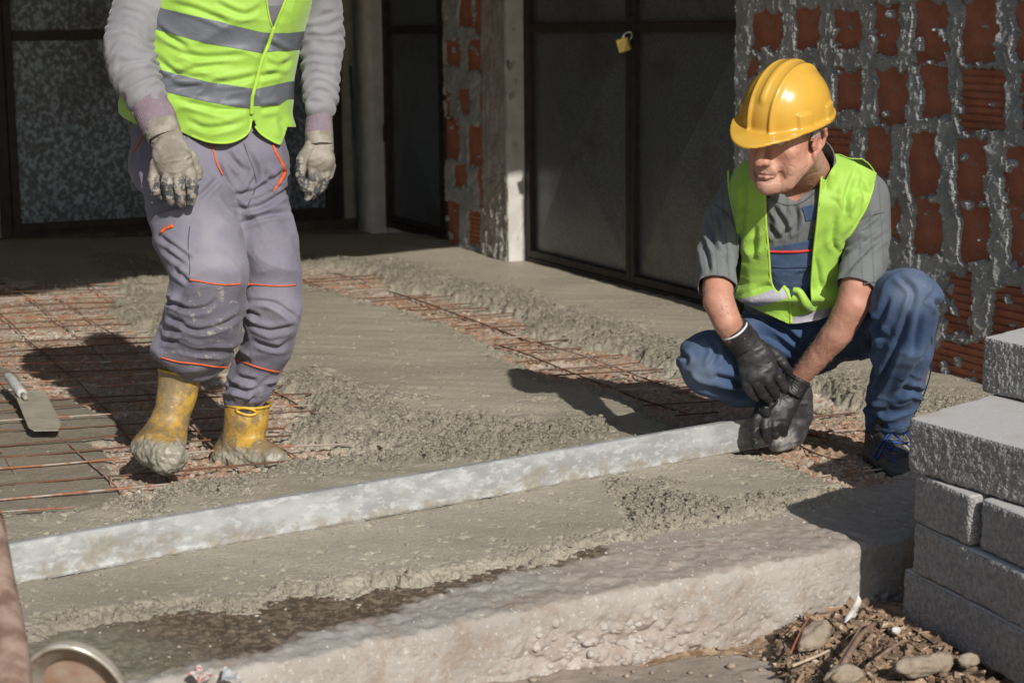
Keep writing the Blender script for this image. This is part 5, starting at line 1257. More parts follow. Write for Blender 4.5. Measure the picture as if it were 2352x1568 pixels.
# out-of-frame helmet keeps his shadow right
# hoodie
fh = Fld.box((-1.40, 5.40, .80), (-.40, 6.0, 1.52), .0055)
fh.loft(TORS[1:], .0, 2.2, -.014).chain(armL, .03).chain(armR, .03)
fh.ell(P(572, -105, 5.72), (.085, .08, .05), .03)
V, Fq = fh.mesh(); N = nrm(V, Fq); 
def sleeve_folds(V, N, arm, amp, per, s, warp=.9):
    """creases that run round the sleeve"""
    d = np.full(len(V), 9.); t = np.zeros(len(V)); acc = 0
    for (a, ra), (b, rb) in zip(arm[:-1], arm[1:]):
        ab = b-a; L = np.linalg.norm(ab); q = np.clip((V-a) @ ab/L**2, 0, 1); dd_ = np.linalg.norm(V-a-q[:, None]*ab, axis=1); m_ = dd_ < d; d[m_] = dd_[m_]; t[m_] = (acc+q*L)[m_]; acc += L
    ph = t/per+warp*vnoise(V[:, 0]*9, V[:, 1]*9, V[:, 2]*7, s)+.5*vnoise(V[:, 0]*22, V[:, 1]*22, V[:, 2]*22, s)
    f = np.sin(2*math.pi*ph); f = np.sign(f)*np.abs(f)**.8; env = ss(.05, .20, t)*(.45+.75*np.clip(vnoise(V[:, 0]*10, V[:, 1]*10, V[:, 2]*10, s+5)+.5, 0, 1))
    return amp*f*env*(1-ss(.09, .13, d)), t, d
fl, tL, dL = sleeve_folds(V, N, armL, .0046, .036, 3, 1.5); fr_, tR, dR = sleeve_folds(V, N, armR, .0044, .031, 8, 1.4)
V = V+N*(np.where(dL < dR, fl, fr_)+.003*ridged(V, (1, 0, .4), .12, .05, 4))[:, None]
hood = mk('hoodie', V, Fq, HOOD, man, True); SH = Surf(V, Fq)
def cuff(name, pts, r, mat, par, flat=None, grooves=True):
    f = Fld.box(np.min([p for p, _ in pts], 0)-.08, np.max([p for p, _ in pts], 0)+.08, .004); f.chain(pts, .004)
    V, Fq = f.mesh(); N = nrm(V, Fq); a = pts[-1][0]-pts[0][0]; a /= np.linalg.norm(a); b = np.cross(a, [0, 1, 0]); b /= np.linalg.norm(b); c = np.cross(a, b)
    rel = V-pts[0][0]; ang = np.arctan2(rel @ b, rel @ c); u = rel @ a; L = np.linalg.norm(pts[-1][0]-pts[0][0])
    V = V+N*(.0012*np.sin(ang*44)+.002*vnoise(V[:, 0]*20, V[:, 1]*20, V[:, 2]*20))[:, None]
    V, Fq = clip(V, Fq, np.minimum(u+.004, L+.002-u)); return thick(mk(name, V, Fq, mat, par, True), .004)
cuff('cuff', Q([(345, 242, 5.55, .054), (358, 268, 5.53, .056), (371, 298, 5.51, .052)]), 0, HRIB, man)
cuff('cuff', Q([(734, 250, 5.73, .037), (733, 280, 5.72, .038), (733, 310, 5.71, .041)]), 0, HRIB, man)
# trousers
ft = Fld.box((-1.22, 5.32, .12), (-.42, 6.04, 1.08), .0046)
ft.chain(LEGL, .03).chain(LEGR, .03)
ft.loft([sec(482, 420, 150, .125, 5.77), sec(478, 360, 172, .135, 5.77), sec(476, 300, 172, .130, 5.785), sec(474, 262, 168, .120, 5.79)], .05, 2.2)
ft.ell(P(455, 812, 5.57), (.104, .10, .040), .02)
V, Fq = ft.mesh(); N = nrm(V, Fq); px, py = proj(V)
leg1 = px < 560+.0*py
d = .0055*ridged(V, (.75, .1, -.55), .26, .10, 11)+.0025*ridged(V, (.9, 0, .35), .15, .05, 23)
TC1 = mp([[(400,430),(500,480),(600,470),(660,430)],[(430,560),(560,600),(700,560),(810,490)],[(380,435),(500,470)],[(385,520),(490,560)],[(372,590),(470,612)],[(370,650),(450,665)],[(340,60),(520,200)],[(370,130),(500,235)],[(440,250),(520,330)],[(850,430),(1000,450),(1130,540)],[(860,560),(980,600),(1110,560)],[(830,480),(910,525)],[(880,660),(1010,690),(1080,640)],[(720,880),(830,940),(960,880)],[(700,950),(800,900)],[(860,1000),(900,930)],[(790,860),(900,890)]], 229.7, 516.8, 2.4817)
TC2 = mp([[(900,1130),(960,1260),(1010,1330)],[(1000,1350),(1160,1330),(1400,1180)],[(1010,1450),(1200,1440),(1420,1300)],[(1080,1000),(1180,1200),(1100,1350)],[(960,1050),(1080,1190)],[(1240,1200),(1320,1320)],[(450,1480),(700,1420)],[(760,1400),(900,1250)],[(1060,1560),(1250,1500),(1400,1480)],[(330,1000),(380,1300),(440,1500)]], 201., 0., 3.0337)
d = d+creases(V, N, TC1, 5.6, .0075)+creases(V, N, TC2, 6, .009)
# creases radiating from crotch and bunching above the boots
bun = ss(690, 830, py)*(px < 575)+ss(760, 880, py)*(px >= 540); d += bun*.005*ridged(V, (1, 0, -.25), .16, .045, 31)
cr = np.exp(-(np.hypot(px-540, (py-400)*.8)/110)**2); d += cr*.006*ridged(V, (.8, 0, -.7), .25, .05, 41)
side = np.exp(-((px-425)/45)**2)*ss(560, 640, py)*(1-ss(700, 830, py)); d += side*.005*ridged(V, (1, 0, .4), .10, .032, 51)
flap = np.exp(-(np.hypot(px-352, (py-800))/26)**2); 
d = d*ss(295, 400, py); V = V+N*(d+flap*.018)[:, None]
px, py = proj(V)
patch = (1-ss(-6, 6, poly_sd(px, py, [(430, 645), (500, 658), (570, 650), (563, 720), (560, 780), (522, 850), (440, 838), (370, 825), (395, 740)])))
dusty = np.clip(np.exp(-(np.hypot(px-480, (py-600)*.6)/70)**2)*1.1+np.exp(-(np.hypot(px-620, (py-700))/60)**2)*.5, 0, 1)*(.6+.4*vnoise(px/30, py/30))
tro = mk('trousers', V, Fq, TROU, man, True, {'patch': patch, 'dusty': dusty}); ST = Surf(V, Fq)
for pts, r in (([(436, 641), (470, 648), (510, 653), (545, 652), (569, 648)], .0023), ([(372, 820), (405, 829), (450, 834), (490, 840), (523, 842)], .0026), ([(571, 652), (610, 655), (650, 656), (679, 654)], .0023), ([(541, 826), (580, 838), (615, 848), (641, 853)], .0026), ([(485, 333), (492, 352), (498, 378), (510, 402)], .0026), ([(329, 312), (320, 330), (306, 350)], .0026), ([(372, 533), (384, 524), (398, 519)], .0055)):
    ST.line('piping', pts, r, ORG, tro, .0025)
ST.line('pocket_trim', [(626, 334), (634, 352), (645, 372), (654, 392), (648, 410), (636, 428), (628, 440)], .006, ORG, tro, .001, None, [.004, .005, .005, .007, .007, .004, .0015])
DSE = simple('dark_seam', c3(.075, .07, .09), c3(.06, .055, .075), 60, .9)
for pts in ([(560, 330), (572, 365), (585, 400), (588, 430), (570, 470)], [(436, 520), (432, 560), (436, 610), (434, 640)]):
    ST.line('seam', pts, .0015, DSE, tro, .0002)
# vest
fv = Fld.box((-1.32, 5.48, .86), (-.42, 6.03, 1.52), .0048); fv.loft(TORS, .0, 2.2, .006)
V, Fq = fv.mesh(); N = nrm(V, Fq); px, py = proj(V)
d = .0065*ridged(V, (1, 0, -.45), .30, .095, 61)+.003*ridged(V, (.8, .0, .6), .18, .055, 71)
d = d+creases(V, N, mp([[(590,30),(760,70),(1000,170)],[(490,190),(600,270),(720,350)],[(520,560),(760,480),(1000,440)],[(880,580),(1050,560),(1190,520)],[(640,700),(900,760),(1120,760)],[(700,850),(850,890),(1080,850)],[(1240,430),(1330,460),(1420,420)],[(1180,540),(1350,500)],[(1200,760),(1330,740)],[(1335,820),(1350,950)],[(900,30),(1080,100),(1200,60)],[(560,330),(800,400),(1100,380)],[(620,620),(800,600)],[(500,420),(640,520),(800,540)],[(1250,300),(1400,380)]], 201., 0., 3.0337), 6.5, .0060)
hemw = ss(215, 320, py); d += hemw*(.012*np.sin(px/26+1.2*np.sin(py/40))+.006)
fr = N[:, 1] < .25
zipg = np.interp(py, [-100, 70, 140, 220, 270, 330], [650, 629, 601, 580, 577, 588]); d -= fr*.010*np.exp(-((px-zipg)/7)**2)
V = V+N*d[:, None]; px, py = proj(V)
hem = np.interp(px, [255, 285, 325, 360, 420, 445, 470, 520, 545, 565, 578, 584, 592, 612, 630, 645, 652, 660], [245, 272, 292, 300, 305, 318, 327, 332, 326, 312, 280, 276, 300, 318, 330, 334, 318, 292])
hemb = 290.+8*np.sin(px/30)
s1 = np.where(N[:, 1] < .15, hem, hemb)-py
opening = poly_sd(px, py, [(606, -60), (612, -5), (618, 40), (627, 70), (633, 60), (645, 28), (660, -5), (700, -60), (690, -140), (560, -140)])
s2 = np.where(N[:, 1] < .25, opening, 9.)
armh = np.minimum(dist_ := np.linalg.norm(V-armL[0][0]+np.array([.03, 0, .0]), axis=1)-.085, np.linalg.norm(V-armR[0][0]-np.array([.03, 0, 0]), axis=1)-.08)*800
s3 = 1.505-V[:, 2]
V1, F1 = clip(V, Fq, np.minimum(np.minimum(s1, s2), np.minimum(armh, s3*800)))
vest = thick(mk('vest', V1, F1, VEST, man, True), .003); SV = Surf(V1, F1)
def band(V, Fq, top, bot, name, par, mat, extra=None, lift=.0016):
    N = nrm(V, Fq); px, py = proj(V); sv = np.minimum(py-np.interp(px, *top), np.interp(px, *bot)-py)
    if extra is not None: sv = np.minimum(sv, extra(px, py, V, N))
    Vb, Fb = clip(V+N*lift, Fq, sv)
    return mk(name, Vb, Fb, mat, par, True)
edge_ok = lambda px, py, V, N: np.where(N[:, 1] < .3, np.abs(px-zipg_f(py))-2.0, 9)
zipg_f = lambda py: np.interp(py, [-100, 70, 140, 220, 270, 330], [650, 629, 601, 580, 577, 588])
band(V1, F1, ([250, 330, 375, 500, 600, 622, 660, 720], [10, 8, 20, 50, 74, 76, 76, 70]), ([250, 330, 365, 470, 600, 622, 660, 720], [55, 56, 70, 99, 122, 119, 117, 108]), 'reflective_stripe', vest, TAPE, edge_ok)
band(V1, F1, ([250, 372, 480, 575, 590, 660, 700], [150, 162, 189, 203, 204, 188, 184]), ([250, 385, 480, 575, 585, 640, 660, 700], [198, 212, 235, 250, 243, 242, 228, 222]), 'reflective_stripe', vest, TAPE, edge_ok)
SV.line('zip', [(629, 62), (616, 105), (601, 142), (588, 190), (579, 222), (577, 262)], .006, VBIN, vest, .003)
SV.line('binding', [(577, 275), (572, 300), (556, 316), (525, 328), (480, 326), (440, 312)], .0035, VBIN, vest, .001)
SV.line('binding', [(586, 290), (600, 308), (625, 324), (642, 331)], .0035, VBIN, vest, .001)
SV.line('binding', [(629, 66), (640, 40), (655, 2), (668, -30)], .004, VBIN, vest, .001)
SV.line('binding', [(626, 66), (618, 40), (611, -5)], .003, VBIN, vest, .001)
# shirt / bib glimpsed in the neck opening
m, c, nb = fabric('grey_bib', c3(.15, .145, .17), c3(.13, .125, .15)); BIB = m.out(c, .9, nb, .15)
Vb, Fb = clip(SH.V+SH.N*.003, Fq if False else fh.mesh()[1] if False else hood.data and np.array([p.vertices[:] for p in hood.data.polygons]), -np.where(SH.fr, px_poly(SH.V, [(600, 10), (620, 14), (660, 12), (655, 60), (628, 75), (612, 60)]), 9.))
mk('bib', Vb, Fb, BIB, man, True)
# boots
def boot(name_lbl, shaft, foot, clod, top, topr, cem_fn, hole=None):
    allp = shaft+foot+clod; lo = np.min([p-r for p, r in allp], 0)-.03; hi = np.max([p+r for p, r in allp], 0)+.03
    f = Fld.box(lo, hi, .0042); f.chain(shaft, .02).chain(foot, .03)
    for p, r in clod: f.ell(p, (r, r, r*.8), .025)
    V, Fq = f.mesh(); N = nrm(V, Fq); cem = cem_fn(V)
    d = .002*fbm(V[:, 0], V[:, 1], 30, 3, z=V[:, 2])+cem*(.006*fbm(V[:, 0], V[:, 1], 26, 3, 5, z=V[:, 2])+.004*fbm(V[:, 0], V[:, 1], 80, 2, 9, z=V[:, 2]))
    V = V+N*d[:, None]
    V, Fq = clip(V, Fq, (top[0]-V) @ top[1])
    cem = cem_fn(V); o = mk('boot', V, Fq, BOOT, man, True, {'cement': cem}); thick(o, .005)
    c, n = top; a = np.cross(n, [0, 1, 0]); a /= np.linalg.norm(a); b = np.cross(n, a)
    an = np.linspace(0, 2*math.pi, 33); rp = np.array([c+a*math.cos(t)*topr[0]+b*math.sin(t)*topr[1] for t in an]); mb = MB(); mb.tube(rp, .0048, 6, False); mb.build('boot_rim', BRIM, o, True)
    return o, V, Fq
nz = lambda V, f, s=0: vnoise(V[:, 0]*f, V[:, 1]*f, V[:, 2]*f, s)
pL = lambda V: proj(V)[1]
n1_ = P(415, 858, 5.62)-P(395, 940, 5.60); n1_ /= np.linalg.norm(n1_)
b1, VBt, FBt = boot('', Q([(418, 830, 5.62, .066), (408, 900, 5.61, .060), (392, 960, 5.59, .055), (378, 1000, 5.57, .060)]), Q([(376, 1010, 5.58, .060), (368, 1030, 5.50, .062), (378, 1048, 5.44, .050)]), Q([(355, 1030, 5.52, .062), (392, 1046, 5.45, .046), (398, 1058, 5.47, .034), (338, 1020, 5.54, .045)]), (P(415, 860, 5.62), n1_), (.066, .066), lambda V: ss(1000, 1018, pL(V)+14*nz(V, 22)+6*nz(V, 70, 3)))
b2, VB2, FB2 = boot('', Q([(570, 905, 5.84, .070), (566, 960, 5.84, .068), (556, 1005, 5.85, .066), (548, 1035, 5.86, .062)]), Q([(530, 1040, 5.88, .056), (590, 1044, 5.80, .054), (628, 1054, 5.76, .042)]), Q([(520, 1062, 5.86, .045), (560, 1064, 5.82, .045)]), (P(570, 927, 5.84), np.array([.06, .0, 1.])), (.070, .070), lambda V: ss(1022, 1044, pL(V)+16*nz(V, 18)+8*nz(V, 60, 3)))
SB2 = Surf(VB2, FB2)
an = np.linspace(0, 2*math.pi, 25); rp = np.array([SB2.at(566+20*math.cos(t)*(1+.1*math.cos(2*t)), 944+8*math.sin(t)+3*math.cos(t), .003) for t in an])
mb = MB(); mb.tube(rp, .0045, 6, False); mb.build('handle_rim', BRIM, b2, True)
hc = rp.mean(0)-np.array([0, 0.001, 0]); mb = MB(); mb.add([tuple(hc)]+[tuple(p-np.array([0, .001, 0])) for p in rp[:-1]], [(0, i+1, (i+1) % 24+1) for i in range(24)]); mb.build('handle_hole', simple('painted_hole_shade', c3(.06, .055, .07), c3(.04, .04, .05)), b2)  # flat dark disc: shade inside the handle hole is put into its colour
# gloves
def hand(name, palm, fingers, mat, par, h=.0026, sqd=(0, 1, .1), sf=.62, k=.004, disp=.0012, coat=None, extra=None, lo=None, fs=.92):
    allp = palm+[p for f in fingers for p in f]; lo = np.min([p-r for p, r in allp], 0)-.02; hi = np.max([p+r for p, r in allp], 0)+.02
    f = Fld.box(lo, hi, h); sqd = np.array(sqd, float); sqd /= np.linalg.norm(sqd)
    f.chain(palm, .02, sqd, sf)
    if extra: 
        for p, r in extra: f.ell(p, (r, r*.7, r), .02)
    for fg in fingers:
        f2 = Fld(*f.a); f2.chain([(p, r*fs) for p, r in fg], .003)
        o, n = f.d, f2.d; hh = np.maximum(k-np.abs(o-n), 0)/k; f.d = np.minimum(o, n)-hh*hh*k*.25
    V, Fq = f.mesh(); N = nrm(V, Fq)
    V = V+N*(disp*fbm(V[:, 0], V[:, 1], 60, 3, z=V[:, 2])+disp*1.2*ridged(V, (1, 0, .3), .04, .016, 5))[:, None]
    at = {'coat': coat(V, N)} if coat else None
    return mk(name, V, Fq, mat, par, True, at), V, Fq
y0 = 5.46
gl, Vg, Fg = hand('glove', Q([(373, 294, 5.50, .044), (385, 325, 5.48, .046), (392, 350, 5.46, .052), (397, 368, 5.45, .056)]),
  [Q([(360, 375, y0, .019), (352, 412, y0-.01, .0175), (356, 436, y0-.005, .016), (366, 450, y0+.01, .0135)]),
   Q([(384, 388, y0-.01, .018), (385, 425, y0-.025, .0175), (390, 448, y0-.015, .016), (396, 464, y0, .0135)]),
   Q([(409, 388, y0-.01, .018), (411, 428, y0-.03, .0175), (414, 452, y0-.02, .016), (417, 470, y0, .0135)]),
   Q([(432, 380, y0, .018), (441, 420, y0-.02, .018), (442, 446, y0-.012, .0165), (439, 465, y0, .0135)]),
   Q([(400, 320, y0+.03, .022), (440, 362, y0+.035, .018), (456, 396, y0+.03, .014), (457, 408, y0+.03, .012)])], GLOV, man,
   coat=lambda V, N: np.clip(ss(395, 425, proj(V)[1]+10*nz(V, 40)), 0, 1)*.9)
cuff('glove_cuff', Q([(368, 284, 5.505, .046), (374, 300, 5.50, .049), (378, 316, 5.49, .049)]), 0, GLOV, man)
y0 = 5.68
hand('glove', Q([(733, 316, 5.70, .036), (733, 340, 5.69, .042), (733, 368, 5.68, .047)]),
  [Q([(712, 335, y0-.01, .018), (693, 368, y0-.03, .0165), (690, 402, y0-.03, .0155), (698, 430, y0-.02, .0135)]),
   Q([(722, 375, y0, .017), (718, 408, y0-.02, .0155), (712, 434, y0-.015, .0145), (708, 454, y0, .0125)]),
   Q([(736, 378, y0+.005, .017), (732, 410, y0-.01, .0155), (726, 434, y0, .0145), (718, 450, y0+.015, .0125)]),
   Q([(750, 375, y0+.01, .017), (748, 402, y0, .0155), (742, 424, y0+.01, .0145), (733, 438, y0+.02, .0125)]),
   Q([(757, 358, y0+.02, .0155), (761, 382, y0+.02, .014), (755, 404, y0+.03, .013), (748, 416, y0+.035, .011)])], GLOV, man,
   coat=lambda V, N: np.clip(ss(385, 415, proj(V)[1]+10*nz(V, 40))+(1-ss(692, 706, proj(V)[0]))*ss(350, 370, proj(V)[1]), 0, 1)*.9)
cuff('glove_cuff', Q([(733, 310, 5.70, .039), (734, 322, 5.70, .041), (735, 334, 5.69, .041)]), 0, GLOV, man)
# ================================================================ crouching worker
m, c, nb = fabric('grey_knit_shirt', c3(.125, .135, .135), c3(.155, .165, .165), weave=1100, wst=.3)
rib = m.wave(9, .25, 'X'); c = m.mix(m.math('MULTIPLY', m.ramp(rib, .90, .98), .45), c, c3(.08, .085, .085)); KNIT = m.out(c, .9, m.bump(m.noise(330, 1, .5), .35, .002, m.bump(rib, .2, .002, nb)), .15, 0, .1)
m = NT('blue_jeans'); col = m.mix(m.ramp(m.noise(6, 5), .35, .65), c3(.030, .058, .125), c3(.052, .088, .165))
col = m.mix(m.math('MULTIPLY', m.attr('worn'), .75), col, c3(.17, .205, .26)); col = m.mix(m.math('MULTIPLY', m.ramp(m.noise(34, 3), .66, .72), .25), col, c3(.28, .29, .30))
nb = m.bump(m.noise(700, 2), .35, .0012); nb = m.bump(m.noise(26, 3, .5, None, .8), .3, .008, nb); JEAN = m.out(col, .85, nb, .2, 0, .05)
YEL = NT('yellow_helmet'); YELM = YEL.out(YEL.mix(YEL.ramp(YEL.noise(8, 3), .3, .7), c3(.60, .35, .05), c3(.56, .32, .045)), .24, YEL.bump(YEL.noise(90, 2), .03, .001), .5)
LEA = NT('black_scuffed_leather'); col = LEA.mix(LEA.ramp(LEA.noise(12, 5), .4, .65), c3(.022, .022, .025), c3(.055, .055, .06)); col = LEA.mix(LEA.math('MULTIPLY', LEA.attr('scuff'), .9), col, LEA.mix(LEA.ramp(LEA.noise(30, 5, .7), .4, .6), c3(.26, .25, .235), c3(.10, .10, .10)))
LEAM = LEA.out(col, .5, LEA.bump(LEA.noise(90, 3), .3, .002), .4)
PC = tuple(P(1850, 1080, 5.75)*np.array([1, 1, 0])-np.array([0, 0, .05]))
cm = thing('person', 'crouching worker in yellow helmet, lime vest, blue work trousers and black gloves', 'person', PC)
# ---- head frame
yaw, pit, rol, hs = math.radians(39), math.radians(10), math.radians(8), 1.20
fh_ = np.array([-math.sin(yaw), -math.cos(yaw), 0]); l_ = np.array([math.cos(yaw), -math.sin(yaw), 0]); z_ = np.array([0, 0, 1.])
f_ = fh_*math.cos(pit)-z_*math.sin(pit); u_ = fh_*math.sin(pit)+z_*math.cos(pit)
l2, u2 = l_*math.cos(rol)-u_*math.sin(rol), u_*math.cos(rol)+l_*math.sin(rol)
HR = np.stack([l2, f_, u2])
yh, phh, rh = math.radians(41), math.radians(14), math.radians(9); fh2 = np.array([-math.sin(yh), -math.cos(yh), 0]); lh2 = np.array([math.cos(yh), -math.sin(yh), 0]); fhh = fh2*math.cos(phh)-z_*math.sin(phh); uhh = fh2*math.sin(phh)+z_*math.cos(phh); HRH = np.stack([lh2*math.cos(rh)-uhh*math.sin(rh), fhh, uhh*math.cos(rh)+lh2*math.sin(rh)])                      # rows: local axes
ch = np.array([0, .086, -.118])*hs @ HR
HO = P(1757, 438, 5.44+ch[1])-ch
H = lambda x, y, z: HO+np.array([x, y, z])*hs @ HR
TOR2 = [sec(1835, 790, 120, .13, 5.92), sec(1835, 730, 132, .14, 5.88), sec(1830, 660, 132, .135, 5.83), sec(1838, 580, 142, .135, 5.78), sec(1846, 510, 152, .132, 5.74), sec(1850, 460, 156, .12, 5.71), sec(1852, 425, 135, .10, 5.70), sec(1850, 396, 95, .085, 5.68), sec(1846, 372, 55, .065, 5.66)]
AL = Q([(1706, 452, 5.80, .070), (1664, 505, 5.78, .060), (1648, 585, 5.68, .058), (1646, 655, 5.60, .058)])
AR = Q([(1985, 452, 5.72, .072), (1992, 530, 5.68, .070), (1986, 600, 5.62, .066), (1970, 655, 5.57, .060)])
FL = Q([(1649, 630, 5.64, .034), (1650, 690, 5.57, .046), (1668, 735, 5.54, .042), (1690, 775, 5.56, .034), (1722, 815, 5.60, .026)])
FR = Q([(1970, 630, 5.60, .048), (1960, 700, 5.57, .049), (1925, 762, 5.60, .045), (1880, 815, 5.65, .037), (1840, 862, 5.70, .032), (1815, 900, 5.72, .030)])
LR = Q([(1940, 745, 5.95, .115), (2020, 700, 5.72, .098), (2082, 690, 5.50, .084)]); LR2 = Q([(2082, 690, 5.50, .086), (2072, 790, 5.56, .083), (2060, 880, 5.66, .078), (2042, 950, 5.74, .070)])
LL = Q([(1860, 775, 6.0, .115), (1755, 798, 5.86, .100), (1632, 832, 5.68, .088)]); LL2 = Q([(1632, 832, 5.68, .086), (1690, 880, 5.76, .068), (1760, 895, 5.84, .055)])
gx = np.concatenate([np.arange(.42, .64, .008), np.arange(.64, .98, .0023), np.arange(.98, 1.30, .008)])
gy = np.concatenate([np.arange(5.22, 5.64, .0023), np.arange(5.64, 6.12, .008)]); zc0 = HO[2]-.17
gz = np.concatenate([np.arange(-.10, zc0, .006), np.arange(zc0, HO[2]+.20, .0023)])
fb = Fld(gx, gy, gz)
fb.loft(TOR2[1:], .0, 2.2, -.045)
for A_ in (AL, AR): fb.chain([(p, r*.68) for p, r in A_], .03)
fb.chain(FL, .02).chain(FR, .02)
for A_ in (LR, LR2, LL, LL2): fb.chain([(p, r*.68) for p, r in A_], .03)
fb.chain(Q([(2042, 950, 5.74, .045), (2025, 1040, 5.76, .04), (2055, 1085, 5.65, .03)]), .02); fb.chain(Q([(1760, 895, 5.86, .035), (1828, 930, 5.88, .025), (1812, 985, 5.87, .018)]), .02)
# neck and head
fb.cone(P(1858, 400, 5.68), H(0, -.035, -.03), .066, .062, .03)
fb.cone(P(1880, 408, 5.66), H(.045, -.045, -.05), .020, .016, .025)
sculpt_head(fb, H, HR, hs)
V, Fq = fb.mesh(1); N = nrm(V, Fq); L_h = (V-HO) @ HR.T/hs
def g3(c, r): return np.exp(-(((L_h-np.array(c))/np.array(r))**2).sum(1))
inh = ss(-.13, -.11, L_h[:, 2])*(np.abs(L_h[:, 0]) < .12)*(np.abs(L_h[:, 1]) < .15)
wr = 1-np.abs(vnoise(V[:, 0]*60, V[:, 1]*60, V[:, 2]*25, 5)); V = V+N*(.0007*nz(V, 90)+.0012*nz(V, 34, 3)-.0010*ss(.85, 1, wr)*inh)[:, None]
flush = np.clip(g3((0, .12, -.035), (.018, .02, .018))*.9+g3((.05, .05, -.03), (.03, .03, .025))*.6+g3((-.05, .05, -.03), (.03, .03, .025))*.6+g3((.09, -.01, .0), (.02, .04, .04))*.7+.18+(1-inh)*.35, 0, 1)
lip = np.clip(g3((0, .099, -.081), (.020, .02, .0055))+g3((0, .10, -.0705), (.020, .02, .004))*.7, 0, 1)
stub = ss(-.045, -.075, L_h[:, 2])*inh*.7
mk('body', V, Fq, SKIN, cm, True, {'flush': flush, 'lip': lip, 'stubble': stub})
del fb
# hair: thin shell at temple and nape
hm = np.minimum(np.minimum(.030-np.abs(L_h[:, 2]-.032), .0)+.0, 0)*0
tem = np.minimum(.014-np.hypot((L_h[:, 1]-.012)*.8, (L_h[:, 2]-.040)*.42)+.003*nz(V, 160), np.abs(L_h[:, 0])-.055)
nap = np.minimum(np.minimum(-.035-L_h[:, 1], L_h[:, 2]+.045+.004*nz(V, 140)), .12-L_h[:, 2])
hv = np.maximum(tem, nap); hv = np.minimum(hv, np.where(inh > .5, 1, -1))
Vh, Fh = clip(V+N*.0022, Fq, hv); Nh = nrm(Vh, Fh); Vh = Vh+Nh*(.0018*vnoise(Vh[:, 0]*300, Vh[:, 1]*300, Vh[:, 2]*90))[:, None]
mk('hair', Vh, Fh, HAIR, cm, True)
# eyes (in the helmet's shade)
EYE = simple('eye_white', c3(.62, .56, .50), c3(.55, .48, .42), 10, .2); IRIS = simple('iris', c3(.03, .035, .04), c3(.05, .06, .06), 60, .15)
for s in (-1, 1):
    o = mk('eye', ICO4*.0128*hs+H(s*.033, .0800, .0095), ICO4F, EYE, cm, True)
    mk('iris', ICO4*np.array([1, 1, 1])*.0058*hs+H(s*.033, .0885, .0085), ICO4F, IRIS, o, True)
# ---- helmet in head space
fz = Fld.box((-.15, -.18, -.005), (.15, .225, .20), .0026)
def helm(x, y, z):
    cx, cy, cz = 0, -.010, .040; a, b, c = .110, .136, .128
    qx, qy, qz = x-cx, y-cy, z-cz; qzz = qz
    k0 = np.sqrt((qx/a)**2+(qy/b)**2+(qzz/c)**2)+1e-9; k1 = np.sqrt((qx/a**2)**2+(qy/b**2)**2+(qzz/c**2)**2)+1e-9; d = k0*(k0-1)/k1
    ax = np.abs(x); top = ss(.085, .115, z)*ss(-.12, -.08, y); frt = ss(.03, .06, y)*(1-top)
    br = .0050*np.exp(-((ax-.036)/.0070)**2)*np.clip(top+frt, 0, 1)+.0045*np.exp(-(x/.0085)**4)*top
    br += .0035*(1-ss(.026, .030, ax))*frt*0 + .004*(1-ss(.034, .041, ax))*np.clip(top+frt, 0, 1)
    br -= .0035*(1-ss(.023, .031, ax))*frt
    for yc, w_ in ((.055, .021), (-.050, .024)):
        br += .0062*(1-ss(w_-.003, w_+.002, np.abs(y-yc)))*(1-ss(.066, .070, z))*ss(.055, .07, ax)
    br += .0062*(1-ss(.020, .025, ax))*(1-ss(.066, .070, z))*ss(.08, .1, -y)
    d = d-br
    d = np.maximum(d, .022-z)
    yy = y+.010; bb = np.where(yy > 0, .210, .150); out = (np.sqrt((x/(.121-.010*ss(.08, .19, yy)))**2+(yy/bb)**2)-1)*.12
    zf = .024-.16*np.clip(yy-.09, 0, 1)-.8*np.clip(yy-.09, 0, 1)**2+.010*(1-(x/.12)**2)*ss(.11, .18, yy)
    fl = np.maximum(out, np.abs(z-zf)-.0042)
    hh = np.maximum(.012-np.abs(d-fl), 0)/.012; return np.minimum(d, fl)-hh*hh*.012*.25
fz.put(helm, (-.14, -.17, 0), (.14, .215, .19))
# hollow it
fz.ell((0, -.010, .030), (.103, .129, .124), .004, None, 's')
V, Fq = fz.mesh(2); V = HO+(V*1.07+np.array([0, .008, .026])) @ HRH; 
hel = mk('helmet', V, Fq if np.linalg.det(HR) > 0 else Fq[:, ::-1], YELM, cm, True)
# ---- shirt
fs_ = Fld.box((.46, 5.42, .22), (1.22, 6.02, 1.0), .0055)
fs_.loft(TOR2, .0, 2.2, -.012).chain(AL, .03).chain(AR, .03)
fs_.cone(P(1858, 402, 5.68), P(1862, 372, 5.65), .084, .074, .012)
V, Fq = fs_.mesh(); N = nrm(V, Fq)
f1_, t1, D1 = sleeve_folds(V, N, AL, .004, .06, 13, 1.4); f2_, t2, D2 = sleeve_folds(V, N, AR, .004, .07, 17, 1.4)
d = np.where(D1 < D2, f1_, f2_)*.4+.004*ridged(V, (.3, 0, .9), .22, .06, 5)+creases(V, N, mp([[(240,1000),(300,1200),(340,1400)],[(200,1080),(260,1250),(350,1330)],[(1330,1150),(1200,1250),(1050,1400)],[(1200,1180),(1070,1240)],[(620,980),(690,1100),(700,1180)],[(760,980),(760,1100),(690,1160)],[(1290,1020),(1200,1100),(1100,1160)],[(180,1200),(220,1400)],[(590,1100),(650,1180)]], 1550.4, 114.8, 2.7307), 6, .010)
px, py = proj(V); neckz = np.exp(-(np.hypot((px-1858), (py-398)*2.2)/75)**2)
V = V+N*(d*(1-.6*neckz))[:, None]
